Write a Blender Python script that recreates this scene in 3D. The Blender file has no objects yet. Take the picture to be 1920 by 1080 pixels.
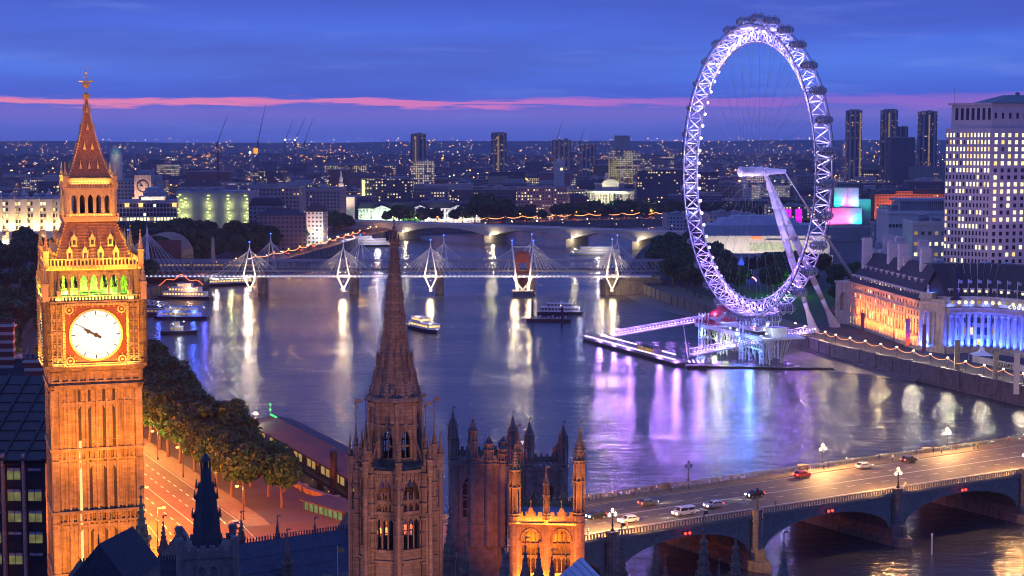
import bpy, math, random, numpy as np
from mathutils import Vector as V, Matrix as MX
S = bpy.context.scene
R = math.radians; PI = math.pi
# ---------------------------------------------------------------- camera
F = 3130.0; HC = 92.0; EYE = 268.0
PITCH = math.atan((540-EYE)/F)
cd = bpy.data.cameras.new('camera'); cam = bpy.data.objects.new('camera', cd); S.collection.objects.link(cam)
cd.sensor_width = 36; cd.lens = F/1920*36; cd.clip_start = 1; cd.clip_end = 60000
cam.location = (0, 0, HC); cam.rotation_euler = (PI/2-PITCH, 0, 0)
S.camera = cam
# ---------------------------------------------------------------- colour and sampling
S.view_settings.view_transform = 'Standard'; S.view_settings.look = 'None'
S.view_settings.exposure = 0; S.view_settings.gamma = 1
S.cycles.use_denoising = True
S.cycles.max_bounces = 5; S.cycles.diffuse_bounces = 2; S.cycles.glossy_bounces = 3; S.cycles.transmission_bounces = 3
S.cycles.transparent_max_bounces = 6; S.cycles.volume_bounces = 0
S.cycles.sample_clamp_indirect = 3; S.cycles.sample_clamp_direct = 0
S.cycles.caustics_reflective = False; S.cycles.caustics_refractive = False
S.cycles.use_light_tree = True; S.cycles.filter_width = 1.05
# ---------------------------------------------------------------- node helper
class NT:
    def __init__(s, nt): s.nt = nt; nt.nodes.clear()
    def n(s, t, **k):
        nd = s.nt.nodes.new(t); ins = k.pop('i', {})
        for a, b in k.items(): setattr(nd, a, b)
        for a, b in ins.items():
            if hasattr(b, 'is_linked') or isinstance(b, bpy.types.NodeSocket): s.nt.links.new(b, nd.inputs[a])
            else: nd.inputs[a].default_value = b
        return nd
    def m(s, op, a, b=0.0, c=None, clamp=False):
        i = {0: a, 1: b}
        if c is not None: i[2] = c
        return s.n('ShaderNodeMath', operation=op, use_clamp=clamp, i=i).outputs[0]
    def mix(s, f, a, b, bt='MIX'):
        nd = s.n('ShaderNodeMix', data_type='RGBA', blend_type=bt)
        for k, v in ((0, f), (6, a), (7, b)):
            if isinstance(v, bpy.types.NodeSocket): s.nt.links.new(v, nd.inputs[k])
            else: nd.inputs[k].default_value = v
        return nd.outputs[2]
    def ramp(s, f, stops, interp='LINEAR'):
        nd = s.n('ShaderNodeValToRGB', i={0: f}); cr = nd.color_ramp; cr.interpolation = interp
        while len(cr.elements) < len(stops): cr.elements.new(0.5)
        for e, (p, c) in zip(cr.elements, stops): e.position = p; e.color = (*c, 1) if len(c) == 3 else c
        return nd.outputs[0]
    def out(s, surf, t='ShaderNodeOutputMaterial', k='Surface'):
        o = s.n(t); s.nt.links.new(surf, o.inputs[k]); return o
def lin(r, g, b): return tuple(((c/255)/12.92 if c/255 <= .04045 else ((c/255+.055)/1.055)**2.4) for c in (r, g, b))
# ---------------------------------------------------------------- dusk sky
W = bpy.data.worlds.new('World'); S.world = W; W.use_nodes = True
t = NT(W.node_tree)
g = t.n('ShaderNodeTexCoord').outputs['Generated']
sx = t.n('ShaderNodeSeparateXYZ', i={0: g})
z = sx.outputs[2]
def wn(sc, sz, det=5, off=0.0, rough=.55):
    mp = t.n('ShaderNodeMapping', i={0: g, 1: (off, off*.7, 0), 3: (sc, sc, sz)})
    return t.n('ShaderNodeTexNoise', i={'Vector': mp.outputs[0], 'Scale': 1.0, 'Detail': det, 'Roughness': rough}).outputs[0]
n1 = wn(9, 85, 9, 3.1, .62); n2 = wn(3, 30, 4, 8.2); n3 = wn(26, 420, 5, 1.7)
wob = t.m('MULTIPLY', t.m('SUBTRACT', n1, .5), .012)
zz = t.m('ADD', z, wob)
k = 1/3130.0; ys = lambda y: (268-y)*k/.1
base = t.ramp(t.m('MULTIPLY', z, 10), [(0, lin(74, 96, 196)), (ys(240), lin(92, 106, 202)), (ys(212), lin(112, 106, 198)), (ys(180), lin(68, 98, 206)),
    (ys(120), lin(78, 118, 222)), (ys(60), lin(70, 106, 216)), (ys(10), lin(64, 92, 198)), (1, lin(64, 92, 198))])
darkc = t.mix(t.m('MULTIPLY', t.m('SUBTRACT', n2, .42, clamp=True), 2.2, clamp=True), base, (*lin(64, 74, 168), 1))
base2 = t.mix(t.m('MULTIPLY', t.m('SUBTRACT', n1, .55, clamp=True), 2.0, clamp=True), darkc, (*lin(112, 136, 224), 1))
# pink afterglow streak, strongest on the left and fading to mauve on the right
az = t.m('DIVIDE', sx.outputs[0], t.m('MAXIMUM', sx.outputs[1], .05))
n4 = wn(9, 40, 3, 5.5); edge = t.m('ADD', t.m('MULTIPLY', t.m('SUBTRACT', n3, .5), .010), t.m('MULTIPLY', t.m('SUBTRACT', n4, .5), .009))
tilt = t.m('MULTIPLY', t.m('ABSOLUTE', t.m('ADD', az, .02)), -.007)
zb = t.m('SUBTRACT', t.m('ADD', t.m('ADD', z, edge), tilt), .0228)
thick = t.m('ADD', .0026, t.m('MULTIPLY', t.m('MAXIMUM', az, 0), .009))
soft = t.m('ADD', .0016, t.m('MULTIPLY', t.m('MAXIMUM', az, 0), .006))
bm_ = t.m('DIVIDE', t.m('SUBTRACT', thick, t.m('ABSOLUTE', zb)), soft, clamp=True)
azm = t.n('ShaderNodeMapRange', i={0: az, 1: -.05, 2: .16, 3: 1.0, 4: .32}).outputs[0]
front = t.m('GREATER_THAN', sx.outputs[1], 0)
pink = t.mix(t.n('ShaderNodeMapRange', i={0: az, 1: -.3, 2: .1}).outputs[0], (*lin(226, 130, 168), 1), (*lin(196, 112, 196), 1))
col = t.mix(t.m('MULTIPLY', t.m('MULTIPLY', bm_, azm), front), base2, pink)
up = t.m('MULTIPLY', t.m('SUBTRACT', z, .1, clamp=True), 5.0, clamp=True)
col = t.mix(up, col, (*lin(86, 114, 216), 1))
sky = t.n('ShaderNodeTexSky', sky_type='NISHITA', sun_disc=False, sun_elevation=R(-3), sun_rotation=R(-60))
bg1 = t.n('ShaderNodeBackground', i={0: col, 1: 1.12}); bg2 = t.n('ShaderNodeBackground', i={0: sky.outputs[0], 1: .05})
t.out(t.n('ShaderNodeAddShader', i={0: bg1.outputs[0], 1: bg2.outputs[0]}).outputs[0], 'ShaderNodeOutputWorld')
# ---------------------------------------------------------------- last glow of the sun, below the cloud in the north-west
sd = bpy.data.lights.new('sun', 'SUN'); so = bpy.data.objects.new('sun', sd); S.collection.objects.link(so)
sd.energy = .12; sd.angle = R(40); sd.color = (.95, .72, .9)
so.rotation_euler = V((-.75, .1, .42)).to_track_quat('Z', 'Y').to_euler()
# ---------------------------------------------------------------- picking ground points from the view
cp, sp_ = math.cos(PITCH), math.sin(PITCH)
def ray(px, py):
    x = (px-960)/F; y = (540-py)/F
    return V((x, cp+y*sp_, -sp_+y*cp))
def G(px, py, z=0.0):
    d = ray(px, py); return V((0, 0, HC))+d*((z-HC)/d.z)
def D(px, py, Y):
    d = ray(px, py); return V((0, 0, HC))+d*(Y/d.y)
def ZY(py, Y): return D(960, py, Y).z
def XY(px, Y, py=500): return D(px, py, Y).x
def PX(x, Y, z=20):
    zc = Y*cp-(z-HC)*sp_; return 960+F*x/zc
# ---------------------------------------------------------------- mesh builder
COL = S.collection
class MB:
    def __init__(s): s.v = []; s.f = []; s.mi = []; s.c = 0; s.M = None
    def add(s, vs, fs):
        o = len(s.v)
        if s.M is not None: vs = [tuple(s.M @ V(p)) for p in vs]
        s.v += [tuple(p) for p in vs]; s.f += [tuple(o+i for i in f) for f in fs]; s.mi += [s.c]*len(fs)
        return s
    def box(s, x0, x1, y0, y1, z0, z1, tx=0, ty=None):
        ty = tx if ty is None else ty
        return s.add([(x0, y0, z0), (x1, y0, z0), (x1, y1, z0), (x0, y1, z0), (x0+tx, y0+ty, z1), (x1-tx, y0+ty, z1), (x1-tx, y1-ty, z1), (x0+tx, y1-ty, z1)],
            [(0, 3, 2, 1), (4, 5, 6, 7), (0, 1, 5, 4), (1, 2, 6, 5), (2, 3, 7, 6), (3, 0, 4, 7)])
    def cb(s, x, y, z0, z1, hx, hy=None, t=0):
        hy = hx if hy is None else hy
        return s.box(x-hx, x+hx, y-hy, y+hy, z0, z1, t)
    def cyl(s, x, y, z0, z1, r0, r1=None, n=8, a0=0.0):
        r1 = r0 if r1 is None else r1
        a = [a0+2*PI*i/n for i in range(n)]
        vs = [(x+r0*math.cos(q), y+r0*math.sin(q), z0) for q in a]+[(x+r1*math.cos(q), y+r1*math.sin(q), z1) for q in a]
        fs = [(i, (i+1) % n, n+(i+1) % n, n+i) for i in range(n)]+[tuple(range(n))[::-1], tuple(range(n, 2*n))]
        return s.add(vs, fs)
    def tube(s, p, q, r, n=5, r2=None):
        p = V(p); q = V(q); d = q-p
        if d.length < 1e-6: return s
        r2 = r if r2 is None else r2
        d.normalize(); a = d.cross(V((0, 0, 1)))
        if a.length < 1e-3: a = d.cross(V((1, 0, 0)))
        a.normalize(); b = d.cross(a)
        vs = []
        for c, rr in ((p, r), (q, r2)):
            for i in range(n):
                w = 2*PI*i/n; vs.append(c+a*(rr*math.cos(w))+b*(rr*math.sin(w)))
        return s.add(vs, [(i, (i+1) % n, n+(i+1) % n, n+i) for i in range(n)]+[tuple(range(n))[::-1], tuple(range(n, 2*n))])
    def path(s, pts, r, n=5):
        for a, b in zip(pts, pts[1:]): s.tube(a, b, r, n)
        return s
    def prism(s, poly, z0, z1):
        n = len(poly); vs = [(p[0], p[1], z0) for p in poly]+[(p[0], p[1], z1) for p in poly]
        return s.add(vs, [(i, (i+1) % n, n+(i+1) % n, n+i) for i in range(n)]+[tuple(range(n))[::-1], tuple(range(n, 2*n))])
    def ext(s, prof, x0, x1):      # profile in (y,z) run along x
        n = len(prof); vs = [(x0, p[0], p[1]) for p in prof]+[(x1, p[0], p[1]) for p in prof]
        return s.add(vs, [(i, (i+1) % n, n+(i+1) % n, n+i) for i in range(n)]+[tuple(range(n))[::-1], tuple(range(n, 2*n))])
    def ball(s, x, y, z, r, n=8, m=5, sx=1, sy=1, sz=1):
        vs = [(x, y, z-r*sz)]
        for j in range(1, m):
            t_ = -PI/2+PI*j/m
            for i in range(n):
                a = 2*PI*i/n; vs.append((x+r*sx*math.cos(t_)*math.cos(a), y+r*sy*math.cos(t_)*math.sin(a), z+r*sz*math.sin(t_)))
        vs.append((x, y, z+r*sz)); L = len(vs)-1
        fs = [(0, 1+(i+1) % n, 1+i) for i in range(n)]
        for j in range(m-2):
            for i in range(n):
                a = 1+j*n+i; b = 1+j*n+(i+1) % n; fs.append((a, b, b+n, a+n))
        fs += [(L, 1+(m-2)*n+i, 1+(m-2)*n+(i+1) % n) for i in range(n)]
        return s.add(vs, fs)
    def hexa(s, x0, x1, b0, b1, t0, t1, y0, y1):
        return s.add([(x0, y0, b0), (x1, y0, b1), (x1, y1, b1), (x0, y1, b0), (x0, y0, t0), (x1, y0, t1), (x1, y1, t1), (x0, y1, t0)],
            [(0, 3, 2, 1), (4, 5, 6, 7), (0, 1, 5, 4), (1, 2, 6, 5), (2, 3, 7, 6), (3, 0, 4, 7)])
    def archwall(s, x0, x1, z0, z1, ops, t, y=0.0, N=8, pointed=True):
        """wall panel in the local xz plane from y to y+t with arched openings (cx, width, sill, spring, apex)"""
        cur = x0
        for (cx, w, a, sp, ap) in ops:
            l, r = cx-w/2, cx+w/2
            if l > cur+1e-6: s.box(cur, l, y, y+t, z0, z1)
            if a > z0+1e-6: s.box(l, r, y, y+t, z0, a)
            def ar(q):           # q in -1..1
                q = abs(q)
                if ap <= sp: return sp
                if pointed: return sp+(ap-sp)*math.sqrt(max(0, 1-((q*.92+.08*q*q)**1.35)))
                return sp+(ap-sp)*math.sqrt(max(0, 1-q*q))
            for i in range(N):
                q0 = -1+2*i/N; q1 = -1+2*(i+1)/N
                if ar(q0) < z1 or ar(q1) < z1:
                    s.hexa(l+(q0+1)*w/2, l+(q1+1)*w/2, ar(q0), ar(q1), z1, z1, y, y+t)
            cur = r
        if x1 > cur+1e-6: s.box(cur, x1, y, y+t, z0, z1)
        return s
    def build(s, name, mats, parent=None, smooth=False, loc=None):
        me = bpy.data.meshes.new(name); me.from_pydata(s.v, [], s.f)
        if not isinstance(mats, (list, tuple)): mats = [mats]
        for m_ in mats: me.materials.append(m_)
        if len(mats) > 1: me.polygons.foreach_set('material_index', s.mi)
        if smooth: me.polygons.foreach_set('use_smooth', [True]*len(s.f))
        me.update()
        return link(name, me, parent, loc)
def link(name, me, parent=None, loc=None, rz=0):
    o = bpy.data.objects.new(name, me); COL.objects.link(o)
    if parent is not None: o.parent = parent
    if loc is not None: o.location = loc
    if rz: o.rotation_euler = (0, 0, rz)
    return o
def tag(o, label, cat, group=None, kind=None):
    if label: o['label'] = label
    if cat: o['category'] = cat
    if group: o['group'] = group
    if kind: o['kind'] = kind
    return o
def thing(name, label, cat, loc=(0, 0, 0), rz=0.0, group=None):
    o = bpy.data.objects.new(name, None); COL.objects.link(o); o.location = loc; o.rotation_euler = (0, 0, rz)
    return tag(o, label, cat, group)
def copy_tree(o, parent=None, dup=True):
    c = o.copy(); COL.objects.link(c)
    if parent is not None: c.parent = parent
    for ch in list(o.children): copy_tree(ch, c)
    return c
def T(x=0, y=0, z=0, rz=0.0, rx=0.0, ry=0.0):
    return MX.Translation((x, y, z)) @ MX.Rotation(rz, 4, 'Z') @ MX.Rotation(ry, 4, 'Y') @ MX.Rotation(rx, 4, 'X')
def npmesh(name, verts, quads, mats, midx=None):
    me = bpy.data.meshes.new(name); nv = len(verts); nf = len(quads)
    me.vertices.add(nv); me.vertices.foreach_set('co', np.asarray(verts, dtype=np.float32).ravel())
    me.loops.add(nf*4); me.loops.foreach_set('vertex_index', np.asarray(quads, dtype=np.int32).ravel())
    me.polygons.add(nf); me.polygons.foreach_set('loop_start', np.arange(0, nf*4, 4, dtype=np.int32))
    for m_ in mats: me.materials.append(m_)
    if midx is not None: me.polygons.foreach_set('material_index', np.asarray(midx, dtype=np.int32))
    me.update(calc_edges=True); return me
# ---------------------------------------------------------------- lamps
LS = 1.0; HAZE = 4.6e-5
def point(loc, col, P, r=.3, parent=None, name='lamp_glow'):
    d = bpy.data.lights.new(name, 'POINT'); d.energy = P*LS; d.color = col; d.shadow_soft_size = r
    return link(name, d, parent, loc)
def spot(loc, tgt, col, P, ang=60, blend=.6, r=.3, parent=None, name='floodlight'):
    d = bpy.data.lights.new(name, 'SPOT'); d.energy = P*LS; d.color = col; d.shadow_soft_size = r; d.spot_size = R(ang); d.spot_blend = blend
    o = link(name, d, parent, loc); o.rotation_euler = (V(tgt)-V(loc)).to_track_quat('-Z', 'Y').to_euler(); return o
def area(loc, tgt, col, P, sx, sy, parent=None, name='floodlight', spread=150):
    d = bpy.data.lights.new(name, 'AREA'); d.shape = 'RECTANGLE'; d.size = sx; d.size_y = sy; d.energy = P*LS; d.color = col; d.spread = R(spread)
    o = link(name, d, parent, loc); dr = (V(tgt)-V(loc))
    o.rotation_euler = dr.to_track_quat('-Z', 'Y').to_euler(); return o
# ---------------------------------------------------------------- materials
def pbr(name, col, rough=.7, metal=0.0, var=.25, scale=1.5, bump=.0, col2=None, stretch=(1, 1, 1), big=0.0):
    m_ = bpy.data.materials.new(name); m_.use_nodes = True; t = NT(m_.node_tree)
    oc = t.n('ShaderNodeTexCoord').outputs['Object']
    mp = t.n('ShaderNodeMapping', i={0: oc, 3: stretch}).outputs[0]
    nz = t.n('ShaderNodeTexNoise', i={'Vector': mp, 'Scale': scale, 'Detail': 6.0, 'Roughness': .6}).outputs[0]
    f = t.n('ShaderNodeMapRange', i={0: nz, 1: .3, 2: .7}).outputs[0]
    c2 = col2 or tuple(c*(1-var) for c in col); c1 = col if col2 else tuple(min(1, c*(1+var*.6)) for c in col)
    c = t.mix(f, (*c2, 1), (*c1, 1))
    if big:
        nb = t.n('ShaderNodeTexNoise', i={'Vector': oc, 'Scale': scale*.08, 'Detail': 3.0}).outputs[0]
        c = t.mix(t.m('MULTIPLY', t.m('SUBTRACT', nb, .4, clamp=True), big*3, clamp=True), c, (*[q*.45 for q in c2], 1))
    ins = {'Base Color': c, 'Roughness': rough, 'Metallic': metal}
    if bump:
        b = t.n('ShaderNodeBump', i={'Strength': bump, 'Distance': .15, 'Height': nz}); ins['Normal'] = b.outputs[0]
    t.out(t.n('ShaderNodeBsdfPrincipled', i=ins).outputs[0]); return m_
def emi(name, col, st, sample=False, var=0.0, scale=1.0):
    m_ = bpy.data.materials.new(name); m_.use_nodes = True; t = NT(m_.node_tree)
    s_ = st
    if var:
        oi = t.n('ShaderNodeObjectInfo').outputs['Random']
        gp = t.n('ShaderNodeNewGeometry').outputs['Position']
        nz = t.n('ShaderNodeTexNoise', i={'Vector': gp, 'Scale': scale, 'Detail': 2.0}).outputs[0]
        s_ = t.m('MULTIPLY', t.m('ADD', t.m('MULTIPLY', nz, 2*var), 1-var), st)
    e = t.n('ShaderNodeEmission', i={0: (*col, 1), 1: s_})
    t.out(e.outputs[0])
    m_.cycles.emission_sampling = 'AUTO' if sample else 'NONE'
    return m_
stone = pbr('limestone', (.42, .33, .22), .8, var=.35, scale=.9, bump=.3, big=.5)
def blockstone(name, c1, c2, mort, scale=1.0, bump=.4, rough=.8):
    """coursed ashlar: brick pattern in object space on every vertical face, with streaky soot"""
    m_ = bpy.data.materials.new(name); m_.use_nodes = True; t = NT(m_.node_tree)
    tc = t.n('ShaderNodeTexCoord'); s3 = t.n('ShaderNodeSeparateXYZ', i={0: tc.outputs['Object']}); sn = t.n('ShaderNodeSeparateXYZ', i={0: tc.outputs['Normal']})
    side = t.m('GREATER_THAN', t.m('ABSOLUTE', sn.outputs[0]), .5)
    u = t.m('ADD', t.m('MULTIPLY', s3.outputs[0], t.m('SUBTRACT', 1, side)), t.m('MULTIPLY', s3.outputs[1], side))
    cv = t.n('ShaderNodeCombineXYZ', i={0: u, 1: s3.outputs[2], 2: 0})
    br = t.n('ShaderNodeTexBrick', i={'Vector': cv.outputs[0], 'Color1': (*c1, 1), 'Color2': (*c2, 1), 'Mortar': (*mort, 1), 'Scale': scale, 'Mortar Size': .02, 'Brick Width': 1.1, 'Row Height': .5})
    mp = t.n('ShaderNodeMapping', i={0: tc.outputs['Object'], 3: (1.2, 1.2, .12)})
    nz = t.n('ShaderNodeTexNoise', i={'Vector': mp.outputs[0], 'Scale': 1.0, 'Detail': 6.0}).outputs[0]
    n2 = t.n('ShaderNodeTexNoise', i={'Vector': tc.outputs['Object'], 'Scale': .35, 'Detail': 5.0}).outputs[0]
    soot = t.m('MULTIPLY', t.m('SUBTRACT', t.m('ADD', nz, t.m('MULTIPLY', n2, .6)), .72, clamp=True), 2.2, clamp=True)
    c = t.mix(soot, br.outputs[0], (*[q*.35 for q in c2], 1))
    b = t.n('ShaderNodeBump', i={'Strength': bump, 'Distance': .1, 'Height': t.m('ADD', nz, br.outputs[1])})
    t.out(t.n('ShaderNodeBsdfPrincipled', i={'Base Color': c, 'Roughness': rough, 'Normal': b.outputs[0]}).outputs[0]); return m_
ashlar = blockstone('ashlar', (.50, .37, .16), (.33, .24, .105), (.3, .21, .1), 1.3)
granite = pbr('granite', (.26, .24, .22), .75, var=.35, scale=1.2, bump=.3, big=.5)
slate = pbr('slate', (.03, .034, .045), .8, var=.4, scale=2, bump=.3)
lead = pbr('lead_roof', (.20, .22, .27), .5, var=.3, scale=.5, bump=.1)
ironroof = pbr('iron_roof', (.30, .15, .06), .6, var=.4, scale=2.5, bump=.4)
gilt = pbr('gilding', (.75, .5, .18), .35, .6, var=.2)
whitep = pbr('white_paint', (.75, .75, .78), .45, var=.08, scale=.8)
steel = pbr('grey_steel', (.3, .31, .34), .45, .2, var=.2)
dkmetal = pbr('dark_metal', (.03, .03, .035), .5, .3, var=.3)
brickred = pbr('red_brick', (.22, .08, .05), .85, var=.4, scale=2, bump=.3)
portland = pbr('portland_stone', (.52, .49, .44), .8, var=.18, scale=.5, big=.3, bump=.2)
concrete = pbr('concrete', (.36, .34, .32), .85, var=.22, scale=.4, big=.3)
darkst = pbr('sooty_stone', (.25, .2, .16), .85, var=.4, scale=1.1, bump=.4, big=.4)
glassd = pbr('dark_glass', (.02, .025, .035), .12, var=.3)
warm = emi('lit_window_warm', (1, .62, .2), 1.6, var=1.0, scale=.8)
cool = emi('lit_window_pale', (1, .88, .48), 1.7, var=1.0, scale=.8)
dimw = emi('lit_window_dim', (.9, .55, .2), .45, var=.7, scale=.8)
bulb = emi('lamp_bulb_warm', (1, .72, .36), 9); bulbo = emi('lamp_bulb_sodium', (1, .4, .06), 7); bulbw = emi('lamp_bulb_white', (.95, .95, 1), 9)
bulbp = emi('lamp_bulb_violet', (.62, .38, 1), 5); bulbb = emi('lamp_bulb_blue', (.05, .12, 1), 5); bulbr = emi('lamp_bulb_red', (1, .03, .02), 6); bulbg = emi('lamp_bulb_green', (.05, 1, .2), 4)
# ================================================================= THE SETTING
def water_mat():
    m_ = bpy.data.materials.new('river_water'); m_.use_nodes = True; t = NT(m_.node_tree)
    gp = t.n('ShaderNodeNewGeometry').outputs['Position']
    def nz(sx_, sy_, det, sc=1.0, rot=.35):
        mp = t.n('ShaderNodeMapping', i={0: gp, 2: (0, 0, rot), 3: (sx_, sy_, 1)})
        return t.n('ShaderNodeTexNoise', i={'Vector': mp.outputs[0], 'Scale': sc, 'Detail': det, 'Roughness': .6}).outputs[0]
    fine = nz(.55, .9, 6); mid = nz(.09, .24, 6, 1, .2); big = nz(.006, .02, 4, 1, .1)
    h = t.m('ADD', t.m('MULTIPLY', fine, .6), t.m('MULTIPLY', mid, 2.6))
    b = t.n('ShaderNodeBump', i={'Strength': t.m('ADD', .18, t.m('MULTIPLY', big, .40)), 'Distance': .8, 'Height': h})
    rg = t.n('ShaderNodeMapRange', i={0: big, 1: .35, 2: .68, 3: .10, 4: .24}).outputs[0]
    c = t.mix(big, (.022, .026, .04, 1), (.04, .044, .056, 1))
    t.out(t.n('ShaderNodeBsdfPrincipled', i={'Base Color': c, 'Roughness': rg, 'IOR': 1.38, 'Normal': b.outputs[0]}).outputs[0]); return m_
mb = MB(); mb.add([(-3000, -200, 0), (6500, -200, 0), (6500, 3000, 0), (-3000, 3000, 0)], [(0, 1, 2, 3)])
tag(mb.build('river_water', water_mat()), 'broad dark blue river with rippled light streaks', 'water', kind='structure')
landm = pbr('city_ground', (.06, .06, .065), .9, var=.4, scale=.05)
NB = [(18, -100), (18, 290), (-4, 330), (-40, 392), (-50, 405), (-70, 445), (-88, 490), (-108, 541), (-148, 640), (-172, 760), (-205, 880), (-215, 980), (-198, 1040), (-190, 1120), (-163, 1241),
      (-146, 1391), (-132, 1540), (-110, 1674), (23, 1800), (194, 1894), (900, 1905), (4000, 1910)]
SB = [(262, -100), (258, 440), (222, 500), (180, 579), (157, 644), (136, 700), (117, 790), (103, 872), (86, 953), (75, 1040), (79, 1134), (100, 1300), (135, 1540), (160, 1640), (300, 1665), (900, 1670), (4000, 1670)]
def slab(name, edge, rest, lbl):
    poly = edge+rest; mb = MB(); n = len(poly)
    mb.add([(p[0], p[1], 6) for p in poly], [tuple(range(n))])
    ob = mb.build(name, landm); tag(ob, lbl, 'ground', kind='structure')
slab('ground', NB, [(7000, 1920), (7000, 9400), (-6000, 9400), (-6000, -100)], 'dark north bank ground under the city')
slab('south_ground', SB, [(4000, -100)], 'dark south bank ground under the buildings')
wallm = blockstone('river_wall_stone', (.2, .18, .16), (.15, .14, .12), (.08, .07, .06), .8)
def rwall(edge, name, lbl, sgn, rail=True):
    mb = MB()
    for (a, b) in zip(edge, edge[1:]):
        a = V((*a, 0)); b = V((*b, 0)); d = (b-a); L = d.length; d.normalize()
        mb.M = T(a.x, a.y, 0, math.atan2(d.y, d.x))
        mb.box(-.2, L+.2, -.5, .5, -2, 7.0); mb.box(-.2, L+.2, -.7, .7, 7.0, 7.3); mb.box(-.2, L+.2, -.8, .8, -2, 1.6)
        for i in range(int(L//12)): mb.box(i*12+3, i*12+4.4, -.9, .9, -2, 7.7)
    mb.M = None
    tag(mb.build(name, wallm), lbl, 'river wall')
rwall(NB[:-2], 'river_wall', 'long stone embankment wall with piers along the tree-lined north bank', 1)
rwall(SB[:-2], 'river_wall', 'stone river wall running below the crescent building to the far bridge', 1)
def terr(y):
    for a, b, k0, k1 in ((4900, 5700, 0, .16), (5700, 6600, .16, .42), (6600, 7600, .42, .8), (7600, 8400, .8, 1)):
        if a <= y <= b: return 6+94*(k0+(k1-k0)*(y-a)/(b-a))
    return 6 if y < 4900 else 100
# far hills
mb = MB(); rnd = random.Random(5); pts = []
for i in range(61):
    x = -5000+i*180; h = 100+5*math.sin(i*.21+.4)+3*math.sin(i*.53)+1.5*math.sin(i*1.3)
    pts.append((x, h))
for (a, b) in zip(pts, pts[1:]):
    for (y0, y1, k0, k1) in ((4900, 5700, 0, .16), (5700, 6600, .16, .42), (6600, 7600, .42, .8), (7600, 8400, .8, 1), (8400, 9300, 1, .7)):
        za = [6+(a[1]-6)*k0, 6+(b[1]-6)*k0, 6+(b[1]-6)*k1, 6+(a[1]-6)*k1]
        mb.add([(a[0], y0, za[0]), (b[0], y0, za[1]), (b[0], y1, za[2]), (a[0], y1, za[3])], [(0, 1, 2, 3)])
tag(mb.build('hills', pbr('far_hill', (.05, .07, .09), .9, scale=.002), smooth=True), 'low dark blue hills along the horizon', 'hills', kind='structure')
# foreshore mud
mudm = pbr('river_mud', (.14, .11, .08), .55, var=.4, scale=.25, bump=.5)
def mud(pts, hi, lbl):
    mb = MB(); n = len(pts)
    for i in range(n-1):
        (a, b), (c, d) = pts[i], pts[i+1]
        a, b, c, d = V(a), V(b), V(c), V(d)
        K = 6
        for k in range(K):
            f0, f1 = k/K, (k+1)/K; hh = lambda f: -.2+hi*(1-f)**1.5
            q = [a.lerp(b, f0), c.lerp(d, f0), c.lerp(d, f1), a.lerp(b, f1)]
            mb.add([(q[0].x, q[0].y, hh(f0)), (q[1].x, q[1].y, hh(f0)), (q[2].x, q[2].y, hh(f1)), (q[3].x, q[3].y, hh(f1))], [(0, 1, 2, 3)])
    tag(mb.build('river_foreshore', mudm, smooth=True), lbl, 'foreshore', kind='structure')
mud([((157.5, 640), (155, 639)), ((149, 668), (142, 658)), ((136, 700), (118, 672)), ((130, 728), (108, 712)), ((122, 765), (112, 758))], 2.2, 'brown mud beach below the river wall beside the wheel pier')
mud([((103, 872), (99, 868)), ((94, 912), (84, 905)), ((86, 953), (72, 948)), ((80, 1000), (66, 995)), ((75, 1035), (66, 1030))], 2.0, 'thin strip of mud below the south bank near the rail bridge')
# roads on the north bank
asph = pbr('asphalt', (.10, .075, .035), .8, var=.25, scale=.6, big=.4, bump=.1)
pave = pbr('paving', (.2, .15, .09), .85, var=.25, scale=.7)
paint = pbr('road_paint', (.7, .68, .62), .7, var=.2)
def strip(name, pl, half, z, m_, lbl, cat, kind='structure', thick=.0):
    mb = MB()
    def off(i, s):
        a = V(pl[max(0, i-1)]); b = V(pl[min(len(pl)-1, i+1)]); d = (b-a).normalized(); n_ = V((-d.y, d.x)); p = V(pl[i]); return p+n_*s
    for i in range(len(pl)-1):
        q = [off(i, -half), off(i+1, -half), off(i+1, half), off(i, half)]
        mb.add([(p.x, p.y, z) for p in q], [(0, 1, 2, 3)])
    o = mb.build(name, m_); tag(o, lbl, cat, kind=kind); return o, off
EMB = [(-56, 330), (-72, 372), (-95, 420), (-124, 480), (-158, 560), (-185, 650), (-212, 760), (-228, 880), (-240, 980), (-222, 1060), (-212, 1130), (-184, 1245), (-166, 1391), (-152, 1540), (-130, 1690), (10, 1822), (185, 1915), (900, 1930)]
strip('embankment_pavement', EMB, 16, 6.03, pave, 'pale pavement either side of the riverside road', 'pavement')
strip('embankment_road', EMB, 10.5, 6.06, asph, 'riverside road curving away under sodium light', 'road')
strip('junction_road', [(-150, 300), (-95, 335), (-40, 362), (10, 356)], 15, 6.09, asph, 'wide road junction at the foot of the bridge', 'road')
mb = MB()   # lane markings
def dashes(pl, off, step, ln, w=.16, z=6.13):
    acc = 0
    for a, b in zip(pl, pl[1:]):
        a = V(a); b = V(b); L = (b-a).length; d = (b-a)/L; n_ = V((-d.y, d.x)); s = 0
        while s+ln < L:
            p = a+d*s+n_*off; q = p+d*ln
            if p.y < 700: mb.add([(p.x-n_.x*w, p.y-n_.y*w, z), (q.x-n_.x*w, q.y-n_.y*w, z), (q.x+n_.x*w, q.y+n_.y*w, z), (p.x+n_.x*w, p.y+n_.y*w, z)], [(0, 1, 2, 3)])
            s += step
for o_ in (-6.6, -3.3, 3.3, 6.6): dashes(EMB, o_, 6, 2.6)
dashes(EMB, 0.2, 1.01, 1.0, .1); dashes(EMB, -9.9, 1.01, 1.0, .08); dashes(EMB, 9.9, 1.01, 1.0, .08)
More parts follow.
